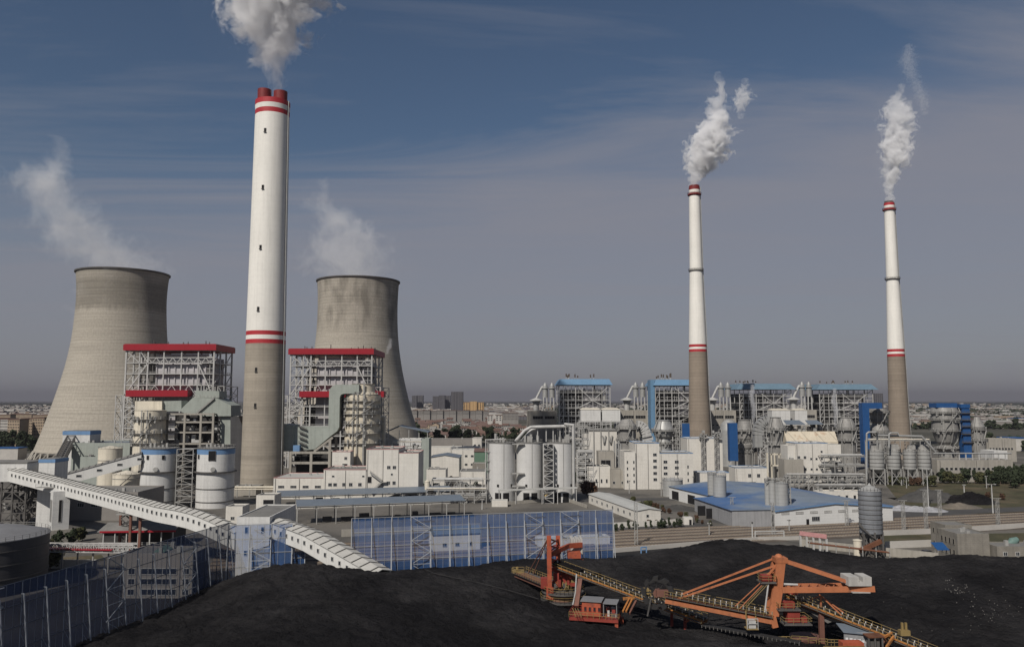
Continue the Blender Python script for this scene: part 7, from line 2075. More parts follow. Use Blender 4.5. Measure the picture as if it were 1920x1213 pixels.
# ------------------------------------------------------------------ vehicles, lamps, masts
def truck(label, loc, rz, cabm, bodym, kind='tank'):
    t = thing('truck', label, 'truck', loc, 'bulk trucks at the silo trio', rz); T = WM[t.name]
    b = MB(); b.M = T; b._add([(-1.2, -4.6, .7), (1.2, -4.6, .7), (1.2, -2.6, .7), (-1.2, -2.6, .7), (-1.2, -4.3, 3.1), (1.2, -4.3, 3.1), (1.2, -2.6, 3.2), (-1.2, -2.6, 3.2)], [(3, 2, 1, 0), (4, 5, 6, 7), (0, 1, 5, 4), (1, 2, 6, 5), (2, 3, 7, 6), (3, 0, 4, 7)])
    cab = b.build('cab', M[cabm], t)
    b = MB(); b.M = T; b._add([(-1.0, -4.52, 1.9), (1.0, -4.52, 1.9), (1.0, -4.36, 2.85), (-1.0, -4.36, 2.85)], [(0, 1, 2, 3)]); b.build('windscreen', M['glass'], cab)
    b = MB(); b.M = T; b.box(-1.15, 1.15, -2.5, 5, .75, 1.05); b.build('chassis', M['steel_dark'], t)
    b = MB(); b.M = T
    if kind == 'tank': b.tube((0, -2.2, 2.15), (0, 4.9, 2.15), 1.1, 1.1, 18)
    else: b.box(-1.2, 1.2, -2.3, 4.9, 1.06, 2.9)
    b.build('tank' if kind == 'tank' else 'cargo_box', M[bodym], t)
    for x in (-1.05, 1.05):
        for y in (-3.7, 1.8, 3.2, 4.3):
            b = MB(); b.M = T; b.tube((x - .18, y, .5), (x + .18, y, .5), .5, None, 14); b.build('wheel', M['tyre'], t)
    return t


def car(label, loc, rz, m):
    t = thing('car', label, 'car', loc, None, rz); T = WM[t.name]
    b = MB(); b.M = T
    prof = [(-2.2, .35), (-2.2, .85), (-1.3, .98), (-.7, 1.45), (.8, 1.47), (1.6, 1.0), (2.2, .9), (2.2, .35)]
    b.extrude([(-.88, y, z) for y, z in prof], (1.76, 0, 0)); b.build('body', M[m], t)
    b = MB(); b.M = T
    for s_ in (-.89, .87): b.extrude([(s_, -1.1, 1.0), (s_, -.65, 1.36), (s_, .75, 1.38), (s_, 1.35, 1.02)], (.02, 0, 0))
    b.build('side_glass', M['glass'], t)
    for x in (-.8, .8):
        for y in (-1.4, 1.4):
            b = MB(); b.M = T; b.tube((x - .1, y, .33), (x + .1, y, .33), .33, None, 12); b.build('wheel', M['tyre'], t)
    return t


truck('red tank truck in the bay under the middle pale silo', G(1009, 935), radians(0), 'truck_red', 'truck_red')
truck('red tank truck in the bay under the third pale silo', G(1051, 933), radians(0), 'truck_red', 'truck_red')
truck('yellow box truck parked on the road between the two red trucks', G(1032, 939), radians(64), 'truck_yellow', 'truck_yellow', 'box')
truck('red truck with a dark bed at the edge of the field below the silos', G(1706, 905), radians(70), 'truck_red', 'dark', 'box')
truck('red and pale truck parked between trees beyond the field', G(1772, 901), radians(70), 'truck_red', 'house_white', 'box')
car('dark car parked on bare ground beside the blue shade awnings', G(1737, 1040), radians(-75), 'car_dark')
car('white car parked at the corner of the blue warehouse beside low sheds', G(1578, 926), radians(-80), 'car_white')
car('white van-like car on the yard behind the blue warehouse', G(1620, 921), radians(-80), 'car_white')


def lamp(label, px, py, ytop, arms=2, name='lamp_mast', cat='lamp mast', m='steel_white', group='tall lamp masts'):
    p = G(px, py); zt = ZZ(ytop, p.y)
    t = thing(name, label, cat, p, group)
    b = MB(); b.tube(p, (p.x, p.y, zt), .30, .16, 8); b.build('pole', M[m], t)
    b = MB(); b.beam((p.x - 1.6 * arms / 2, p.y, zt), (p.x + 1.6 * arms / 2, p.y, zt), .16, .16)
    for k in (-1, 1): b.box(p.x + k * 1.4 * arms / 2 - .4, p.x + k * 1.4 * arms / 2 + .4, p.y - .3, p.y + .3, zt - .1, zt + .25)
    b.build('lamp_head', M['steel_grey'], t)
    return t


lamp('white lamp mast at the tarpaulins, tallest on that side', 1741, 950, 880, 1)
lamp('white lamp mast with a crossbar by the small black heap', 1862, 962, 908)
lamp('white lamp mast standing in the field', 1808, 923, 909, .6)
lamp('white lamp mast in the silo trio yard', 1017, 938, 924, .5)
lamp('white post at the coal heap beside the goalpost frame', 1411, 1012, 980, .2)
lamp('white signal post near the yard gate', 904, 955, 936, .6)


for k_, (px, py) in enumerate(((1120, 930), (1180, 925), (1240, 930), (1300, 918), (870, 930), (1560, 912), (1640, 930), (1700, 915), (1850, 915), (1380, 985), (1330, 1003), (1480, 995))):
    lamp('slim grey street lamp among the plant yards', px, py, py - R.uniform(18, 26), .35, 'street_lamp', 'street lamp', 'steel_grey', 'slim street lamps in the plant yards')


def mast(label, px, py, ytop):
    p = G(px, py); zt = ZZ(ytop, p.y)
    t = thing('lattice_mast', label, 'lattice mast', p, 'grey lattice masts along the railway')
    b = MB(); lattice(b, p.x - .45, p.x + .45, p.y - .45, p.y + .45, 0, zt, 1.4, .11); b.build('frame', M['steel_grey'], t)
    b = MB(); b.beam((p.x - 1.6, p.y, zt), (p.x + 1.6, p.y, zt), .15); b.build('crossarm', M['steel_grey'], t)
    return t


mast('thin lattice mast beside the end of the blue fence', 1193, 1022, 940)
mast('thin lattice mast in front of the white warehouse gable', 1588, 986, 938)
mast('thin lattice mast just past the grey galvanised silo', 1695, 998, 938)
mast('thin lattice mast between two others along the tracks', 1737, 994, 918)
mast('thin lattice mast in front of the warehouse annex', 1450, 1002, 942)
mast('thin lattice mast near the white lamp mast with crossbar', 1763, 970, 918)
mast('thin lattice mast at the far end of the tracks', 1872, 988, 934)
mast('thin lattice mast at the annex corner', 1373, 975, 932)

# ------------------------------------------------------------------ trees
def tree_proto(kind, seed, h, rad, nleaf, leafm, leaf=.55):
    rr = random.Random(seed)
    t = thing('tree', 'tree', 'tree', (0, 0, 0))
    b = MB(); b.tube((0, 0, 0), (rr.uniform(-.15, .15), rr.uniform(-.15, .15), h * .55), .05 * h * .55, .02 * h * .6, 7)
    for i in range(6):
        a = rr.uniform(0, 2 * pi); z = h * rr.uniform(.25, .5)
        b.tube((0, 0, z), (cos(a) * rad * .6, sin(a) * rad * .6, z + h * rr.uniform(.15, .3)), .02 * h * .5, .006 * h, 5)
    b.build('trunk', M['bark'], t)
    b = MB(); cl = []
    for i in range(16):
        a, u = rr.uniform(0, 2 * pi), rr.uniform(0, 1)
        z = h * (.28 + .66 * u); k = (sin(pi * (.12 + .80 * u)) if kind == 'round' else (1.05 - u) * .95) * rad * .72
        cl.append((Vector((cos(a) * k * rr.uniform(.3, 1), sin(a) * k * rr.uniform(.3, 1), z)), rad * rr.uniform(.26, .48)))
    for i in range(nleaf):
        c, r = rr.choice(cl)
        d = Vector((rr.gauss(0, 1), rr.gauss(0, 1), rr.gauss(0, .8))).normalized()
        p = c + d * r * rr.uniform(.55, 1.08)
        u = Vector((rr.gauss(0, 1), rr.gauss(0, 1), rr.gauss(0, 1))).normalized(); w = u.cross(d).normalized(); s_ = leaf * rr.uniform(.6, 1.3)
        b._add([p - u * s_, p + w * s_ * .6, p + u * s_, p - w * s_ * .6], [(0, 1, 2, 3)])
    b.build('crown', M[leafm], t)
    return t


protos = [tree_proto('round', 1, 6.5, 2.6, 700, 'leaf_a'), tree_proto('round', 2, 5.5, 2.4, 650, 'leaf_b'), tree_proto('cone', 3, 8.5, 2.2, 700, 'leaf_a'), tree_proto('round', 4, 4.5, 2.2, 600, 'leaf_c'), tree_proto('round', 5, 11, 4.2, 900, 'leaf_a', .85)]
used = set()


def tree(k, x, y, s_, label, group):
    p = protos[k]
    if k not in used:
        used.add(k); o = p; o.location = (x, y, 0); o.scale = (s_,) * 3
    else:
        o = copy_tree(p, (x, y, 0), R.uniform(0, 6.28), s_)
    o['label'] = label; o['group'] = group
    return o


def tree_row(pts, n, ks, smin, smax, label, group, jit=1.5):
    for i in range(n):
        f = (i + R.uniform(-.25, .25)) / max(1, n - 1) * (len(pts) - 1)
        f = min(max(f, 0), len(pts) - 1.001); k = int(f); a, c = G(*pts[k]), G(*pts[k + 1])
        p = a.lerp(c, f - k)
        tree(R.choice(ks), p.x + R.uniform(-jit, jit), p.y + R.uniform(-jit, jit), R.uniform(smin, smax), label, group)


tree_row([(1090, 905), (1170, 915)], 10, (1, 0, 3), .6, 1.1, 'scrub tree on the yard before the white four-storey office', 'scrub trees before the four-storey office', 5)
tree_row([(800, 915), (905, 925)], 9, (1, 0), .5, .9, 'low scrub bush around the low pipe racks', 'scrub bushes around the pipe racks', 4)
tree_row([(1310, 900), (1440, 905)], 8, (1, 0, 3), .5, .8, 'small scrub tree behind the blue warehouse', 'scrub trees behind the blue warehouse', 3)
tree_row([(1765, 906), (1925, 908)], 22, (0, 0, 2, 1), .9, 1.3, 'dark green tree in the row between the long tan building and the field', 'trees in the row before the long tan building')
tree_row([(1660, 908), (1745, 912)], 11, (1, 3, 0, 3), .7, 1.1, 'small russet or olive tree below the four small silos', 'trees below the four small silos', 3)
tree_row([(1870, 915), (1925, 900)], 12, (0, 2, 0), 1.1, 1.5, 'dark tree in the clump at the picture edge beyond the field', 'trees in the clump at the field corner', 6)
tree_row([(1800, 930), (1925, 940)], 6, (1, 3), .4, .7, 'small olive bush scattered over the field', 'bushes scattered over the field', 4)
tree_row([(1152, 998), (1235, 991), (1275, 988)], 13, (0, 2), .34, .5, 'small clipped dark tree before the low white wall by the tracks', 'clipped trees before the low white wall', .4)
tree_row([(1205, 984), (1260, 982)], 9, (3, 3, 1), .28, .45, 'low russet shrub behind the low white wall beside the long shed', 'russet shrubs by the long shed', .8)
tree_row([(1120, 945), (1200, 950), (1240, 966)], 14, (1, 3, 1), .4, .8, 'ragged olive shrub beside the far wall of the long shed', 'ragged shrubs beside the long shed', 2)
tree_row([(1097, 930), (1110, 932)], 2, (3,), 1.3, 1.6, 'russet-brown bushy tree beside the third pale silo', 'russet trees by the third pale silo', 1)
tree_row([(1230, 955), (1330, 985)], 14, (1, 3), .3, .55, 'low scrub bush along the dirt strip before the warehouse', 'scrub bushes before the warehouse', 1.5)
tree_row([(78, 1040), (150, 1012)], 7, (1, 0), .6, .9, 'dark bush around the foot of the pillar tower', 'bushes at the pillar tower', 2)
tree_row([(70, 1070), (105, 1066)], 4, (0, 1), .8, 1.0, 'dark shrub growing against the dark steel tank', 'shrubs at the dark steel tank', 1)
tree_row([(765, 834), (900, 829), (1000, 832)], 52, (0, 2, 4, 4), .9, 1.5, 'dark tree in the belt between the village and the low white factory', 'trees in the belt below the village', 16)
tree_row([(780, 823), (985, 820)], 16, (4, 2), 1.1, 1.7, 'tall dark tree standing up among the red-roofed houses', 'tall trees among the village houses', 25)
tree_row([(-5, 838), (70, 846)], 26, (0, 4, 2, 4), 1.1, 1.7, 'dark tree in the park beneath the larger cooling tower', 'trees in the park below the cooling tower', 14)
tree_row([(-5, 828), (72, 826)], 14, (0, 4), .7, 1.0, 'dark tree along the street before the tan apartment blocks', 'street trees before the apartment blocks', 10)
tree_row([(1850, 838), (1925, 845)], 14, (4, 0, 2), .9, 1.4, 'dark leafy tree beyond the last scrubber', 'trees beyond the last scrubber', 14)
tree_row([(1700, 800), (1925, 806)], 22, (4, 4, 2), 1.0, 1.7, 'dark tree in the far field belts', 'trees in the far field belts', 40)
tree_row([(820, 905), (905, 900)], 6, (1, 3), .5, .8, 'small scrub tree among the low pipe racks', 'scrub trees among the pipe racks', 3)
tree_row([(1040, 893), (1180, 898)], 10, (3, 1, 0), .5, .9, 'small scrub tree among sheds beside the white four-storey office', 'scrub trees by the white office', 4)

# ------------------------------------------------------------------ low factory buildings between tower and silo trio
def bl(label, px0, px1, Y, D, ytop, wall, roof, wins=(), name='factory_building', gable=0, axis='x', trim=None, z=None):
    x0, x1 = XX(px0, Y), XX(px1, Y)
    return building(name, label, 'industrial building', (x0, Y, 0), x1 - x0, D, ZZ(ytop, Y), wall, roof, wins=wins, gable=gable, axis=axis, trim=trim, parapet=.3)


bl('long pale shaded factory front with blue skirting, below the tree belt', 803, 885, 690, 20, 823, 'house_grey', 'grey_roof', [('f', 2, 34, 9, 6, 0, 1, 2, 1.8, 2)])
bl('white end house of the long shaded factory with two windows', 885.5, 903, 689, 18, 821, 'white', 'grey_roof', [('f', 1.6, 5, 2, 7.5, 0, 1, 1.4, 2, 1)])
bl('long pale shed with a pale pipe along its roof behind the silo trio', 803, 900, 600, 14, 838, 'white', 'pale_roof', [('f', 2, 36, 12, 3, 0, 1, 1.6, 1.4, 1)])
bl('white two-storey factory with regular windows next to the green shed', 845, 889, 545, 16, 843, 'white', 'pale_roof', [('f', 1.4, 13.6, 4, 3.2, 8.8, 2, 1.8, 1.4, 2)])
bl('small green-walled shed with a red roof beside the first pale silo', 889.5, 914, 520, 18, 847, 'green', 'tile_red', name='shed', gable=1.6, axis='x')
bl('white shed with a low pale-blue gable roof in front of the two-storey factory', 806, 861, 500, 24, 858, 'white', 'slate_roof', [('f', 1, 5, 3, 4.5, 0, 1, 1.1, 1.6, 1)], gable=1.5, axis='y')
bl('low white shed with a dark flat roof near the pipe racks', 800, 836, 430, 14, 880, 'white', 'grey_roof', [('f', 5.5, 5.5, 1, 2, 0, 1, 1.5, 1.4, 1, 'black')])
bl('flat grey-roofed low hall with a pale front behind the first pale silo', 862, 910, 455, 26, 884, 'white', 'grey_roof')
bl('tiny open red shed with a pale roof beside the green-walled shed', 886, 912, 480, 8, 868, 'brick', 'pale_roof')
building('store_house', 'pale store house seen through the long blue fence, its slate roof near the canopy end', 'building', (XX(812, 255, 1000), 255, 0), 15, 9, 5.2, 'white', 'slate_roof', radians(14), gable=1.6, axis='x', wins=[('f', 3, 11, 3, 1.4, 0, 1, 1.3, 1.2, 2)])
building('store_house', 'low white wall-like store seen through the far end of the long blue fence', 'building', (XX(1010, 262, 1000), 262, 0), 24, 5, 2.8, 'white', 'pale_roof', radians(12))
tank('small pale hopper tank on the ground beside the white end block', 802, 5, 382, 902, 'cream', name='hopper_tank', cone=.6, rail=False, n=20)
bl('low tan flat-roofed house beside the big chimney foot', 437, 482, 400, 12, 912, 'concrete', 'grey_roof', name='plant_house')
bl('low white sheds with dark doors along the far yard edge behind the blue warehouse', 1530, 1608, 385, 5, 921, 'white', 'pale_roof', [('f', 2, 17, 5, .1, 0, 1, 1.2, 2.1, 1, 'black')], name='shed')
t = thing('pipe_bridge', 'thin pale pipe bridge crossing at the foot of the big chimney', 'pipe rack', (XX(440, 395), 395, 0))
b = MB(); b.tube(P(440, 913, 395), P(515, 913, 395), .5, None, 8); b.tube(P(440, 917, 395), P(515, 917, 395), .3, None, 8); b.build('pipe', M['cream'], t)
for px in (445, 468, 491, 512): p = P(px, 914, 395); MB().beam((p.x, p.y, 0), p, .35).build('post', M['steel_grey'], t)

# ------------------------------------------------------------------ the town
def far_block(label, px0, px1, Y, D, ytop, wall, roof, group, wins=None, name='apartment_block', storey=3.0, cat='apartment block'):
    x0, x1 = XX(px0, Y, 770), XX(px1, Y, 770); W_ = x1 - x0; z1 = ZZ(ytop, Y)
    t = thing(name, label, cat, (x0, Y, 0), group)
    b = MB(); b.box(x0, x1, Y, Y + D, 0, z1); b.build('wall', M[wall], t)
    b = MB(); b.box(x0 - .3, x1 + .3, Y - .3, Y + D + .3, z1 + .003, z1 + .9); b.build('roof', M[roof], t)
    if wins:
        n, rows = wins
        for r in range(rows):
            z = z1 - storey * (r + .8)
            if z < 1: break
            b = MB()
            for i in range(n): xx = x0 + W_ * (i + .3) / n; b.box(xx, xx + W_ / n * .42, Y - .12, Y - .01, z, z + storey * .52)
            b.build('glazing', M['glass'], t)
    return t


TG = 'grey high-rise blocks on the skyline'
for i, (a_, e_, yt, Y) in enumerate(((772, 781, 742, 3300), (782, 793, 741.5, 3350), (811, 822, 743, 2900), (822.5, 834, 741.5, 2880), (834.5, 844, 742, 2920))):
    far_block('grey high-rise slab in the distant skyline cluster beside the smaller cooling tower', a_, e_, Y, 25, yt, 'flat_grey', 'flat_grey', TG, (5, 20))
far_block('tallest dark grey high-rise slab on the town skyline', 845.5, 867.5, 2300, 30, 735, 'flat_grey', 'flat_grey', TG, (8, 24))
far_block('ochre eight-storey block with dark window bays rising over the town', 869, 907, 1900, 24, 755, 'yellow_block', 'yellow_block', None, (9, 6))
far_block('lone hazy grey high-rise behind the fourth blue-roofed boiler house', 1642, 1657, 2700, 25, 738, 'flat_grey', 'flat_grey', None, (4, 18))
x0, x1 = XX(881, 1898, 770), XX(894, 1898, 770)
b = MB(); b.box(x0, x1, 1897, 1915, 0, ZZ(752.5, 1897)); tag(b.build('stair_block', M['yellow_block']), 'ochre stair block projecting from the middle of the ochre eight-storey block', 'building')
far_block('grey three-bay school block with regular window rows at the village edge', 942, 972, 1350, 20, 774, 'house_grey', 'tile_brown', None, (12, 4))
far_block('low banded grey and white block beside the school', 929, 941, 1300, 14, 778.5, 'house_white', 'tile_brown', None, (2, 3))
far_block('second low banded grey and white block beside the school', 914, 924, 1320, 14, 779, 'house_white', 'tile_brown', None, (2, 3))
for i in range(12):
    a_ = 770 + i * 12.2
    far_block('long pale terrace with brown roofs behind the red-roofed village', a_, a_ + 11.9, 1750 + (i % 2) * 4, 9, 769.5 + (i % 2) * .8, 'house_grey', 'tile_brown', 'terraces behind the village', (6, 3), 'terrace_house', cat='terrace')
for i, (a_, e_, yt, Y, w_) in enumerate(((2, 17, 786, 830, 'house_white'), (16, 38, 787, 815, 'house_tan'), (41, 62, 785.5, 850, 'house_tan'), (62, 84, 784, 835, 'house_tan'), (-14, 1, 785, 840, 'house_tan'))):
    far_block(['white apartment block with dark balcony bays by the larger cooling tower', 'tan apartment block between the white block and the cooling tower', 'tan apartment block with a white stair bay by the cooling tower', 'tan apartment block touching the cooling tower flank', 'tan apartment block cut by the picture edge'][i],
              a_, e_, Y, 16, yt, w_, 'tile_brown', 'apartment blocks by the larger cooling tower', (7, 6))
for i, (a_, e_, yt, Y) in enumerate(((-12, 20, 778, 1250), (22, 60, 777, 1300), (62, 95, 778.5, 1220))):
    far_block('long low pale block further behind the tan apartment blocks', a_, e_, Y, 14, yt, 'house_tan', 'tile_brown', 'pale blocks further behind', (16, 4))
far_block('long blue-roofed shed in the park below the larger cooling tower', -10, 38, 640, 12, 841, 'house_white', 'blue', None, None, 'shed', cat='shed')
for i, (a_, e_, yt, Y, wl, rf, lab) in enumerate(((1722, 1746, 759, 2000, 'house_grey', 'pale_roof', 'pale industrial block beside the last slim chimney'), (1712, 1760, 777, 1250, 'house_white', 'pale_roof', 'long white industrial roof behind the wide waisted scrubber'),
                                              (1790, 1842, 762, 2200, 'house_tan', 'tile_brown', 'tan long block on the plain beyond the scrubbers'), (1850, 1925, 764, 2300, 'house_white', 'pale_roof', 'long white roof line on the plain'),
                                              (1873, 1900, 781, 1150, 'house_tan', 'house_tan', 'tan flat-roofed block beyond the field trees'), (1900, 1925, 784, 1100, 'house_white', 'blue', 'blue-roofed shed at the picture edge beyond the trees'),
                                              (1842, 1900, 790, 1050, 'house_grey', 'pale_roof', 'long pale strip roof beyond the last scrubber'), (1890, 1925, 822, 720, 'house_white', 'blue', 'low blue shed behind the dark trees at the picture edge'), (1740, 1780, 767, 1700, 'house_white', 'blue', 'blue-roofed works on the plain behind the last chimney'))):
    far_block(lab, a_, e_, 36 * F / (yt - 750), 20, yt, wl, rf, None, None, 'works_building', cat='industrial building')

# village houses: individual copies of a few gabled kinds
def house_proto(w, d, h, g, wall, roof, flat=False):
    t = thing('village_house', 'house', 'house', (0, 0, 0))
    b = MB()
    if flat: b.box(-w / 2, w / 2, 0, d, 0, h)
    else: b._add([(-w / 2, 0, 0), (w / 2, 0, 0), (w / 2, d, 0), (-w / 2, d, 0), (-w / 2, 0, h), (w / 2, 0, h), (w / 2, d, h), (-w / 2, d, h), (-w / 2, d / 2, h + g), (w / 2, d / 2, h + g)], [(0, 1, 5, 4), (2, 3, 7, 6), (1, 2, 6, 9, 5), (3, 0, 4, 8, 7)])
    b.build('wall', M[wall], t)
    b = MB(); e = .5
    if flat: b.box(-w / 2 - .2, w / 2 + .2, -.2, d + .2, h + .003, h + .5)
    else:
        k = g / (d / 2)
        b.extrude([(-w / 2 - e, -e, h - k * e + .05), (w / 2 + e, -e, h - k * e + .05), (w / 2 + e, d / 2, h + g + .05), (-w / 2 - e, d / 2, h + g + .05)], (0, 0, .2))
        b.extrude([(-w / 2 - e, d / 2, h + g + .05), (w / 2 + e, d / 2, h + g + .05), (w / 2 + e, d + e, h - k * e + .05), (-w / 2 - e, d + e, h - k * e + .05)], (0, 0, .2))
    b.build('roof', M[roof], t)
    b = MB()
    for r in range(max(1, int(h / 3))):
        for i in range(max(2, int(w / 3.2))): x = -w / 2 + .8 + i * 3.0; b.box(x, x + 1.4, -.08, -.01, 1 + r * 3, 2.5 + r * 3)
    b.build('glazing', M['glass'], t)
    return t


hp = [house_proto(12, 9, 6.5, 2.6, 'house_white', 'tile_red'), house_proto(16, 10, 7, 2.8, 'house_tan', 'tile_red'), house_proto(10, 9, 9, 2.2, 'house_grey', 'tile_brown'), house_proto(14, 10, 7, .0, 'house_white', 'grey_roof', True), house_proto(11, 9, 6, 2.5, 'house_white', 'tile_brown')]
hused = set()


def house(k, x, y, rz, s_, label, group):
    if k not in hused:
        hused.add(k); o = hp[k]; o.location = (x, y, 0); o.rotation_euler = (0, 0, rz); o.scale = (s_,) * 3
    else: o = copy_tree(hp[k], (x, y, 0), rz, s_)
    o['label'] = label; o['group'] = group


kn = ['pale house with a red tiled gable roof', 'wide tan house with a red tiled gable roof', 'tall grey house with a brown gable roof', 'pale flat-roofed house', 'small pale house with a brown gable roof']
cnt = 0
Yv = 905.0
while Yv < 1640:
    xa, xb = XX(768, Yv, 800), XX(1000 if Yv < 1250 else 935, Yv, 800)
    x = xa + R.uniform(0, 8)
    while x < xb:
        if R.random() < .9:
            k = R.choices(range(5), (5, 5, 4, 5, 5))[0]
            house(k, x, Yv + R.uniform(-6, 6), radians(R.choice((0, 0, 12, -8, 90))), R.uniform(.85, 1.15), kn[k] + ' in the village beyond the tree belt', 'houses of the village beyond the tree belt'); cnt += 1
        x += R.uniform(14, 22)
    Yv += R.uniform(34, 48) + (Yv - 900) * .035
# the rest of the town, too far to tell apart
b = MB()
rs = random.Random(5)
def far_box(px0, px1, Y0, Y1, n, zmax, zbias=1.0):
    for i in range(n):
        Y = Y0 * (Y1 / Y0) ** rs.random(); x = XX(rs.uniform(px0, px1), Y, 760); w, d, h = rs.uniform(10, 34), rs.uniform(9, 16), rs.uniform(5, zmax) * zbias
        b.box(x, x + w, Y, Y + d, 0, h, rs.choice((0, 0, 0, 1, 2, 3, 4)))
        b.box(x - .3, x + w + .3, Y - .3, Y + d + .3, h + .003, h + .8, rs.choice((5, 6, 0, 7)))
far_box(765, 1010, 1900, 4200, 900, 16)
far_box(765, 1900, 3600, 9000, 900, 16)
far_box(-20, 95, 1500, 6000, 420, 15)
far_box(-400, -20, 1500, 6000, 200, 12)
far_box(95, 765, 1300, 5000, 300, 12)
far_box(1690, 1925, 1400, 6000, 330, 10)
tag(b.build('far_town', [M[k] for k in ('house_white', 'house_tan', 'house_grey', 'flat_grey', 'house_white', 'tile_brown', 'pale_roof', 'tile_red')]), 'distant low town spreading over the plain to the horizon', 'town', None, 'stuff')
# far woods: many small canopy clumps along field edges out to the horizon
b = MB()
for i in range(3200):
    Y = 1300 * (14000 / 1300) ** rs.random(); px = rs.choice((rs.uniform(-20, 110), rs.uniform(760, 1330), rs.uniform(1690, 1930), rs.uniform(1690, 1930), rs.uniform(760, 1330)))
    if Y < 1900 and 765 < px < 1010: continue
    x = XX(px, Y, 760); ln = rs.uniform(20, 160) if Y > 2500 else rs.uniform(8, 40); k = max(3, int(ln / 9))
    for q in range(k):
        c = Vector((x + ln * q / k + rs.uniform(-4, 4), Y + rs.uniform(-12, 12), rs.uniform(1.5, 4))); r = rs.uniform(3.5, 8)
        v = [c + Vector((rs.gauss(0, 1), rs.gauss(0, 1), rs.gauss(.2, .7))).normalized() * r * rs.uniform(.7, 1.2) for _ in range(7)]
        b._add(v, [(0, 1, 2), (2, 3, 4), (4, 5, 6), (6, 0, 3), (1, 3, 5), (0, 4, 5), (1, 6, 2)])
tag(b.build('far_woods', M['leaf_a']), 'dark tree belts spread over the plain to the horizon', 'woods', None, 'stuff')

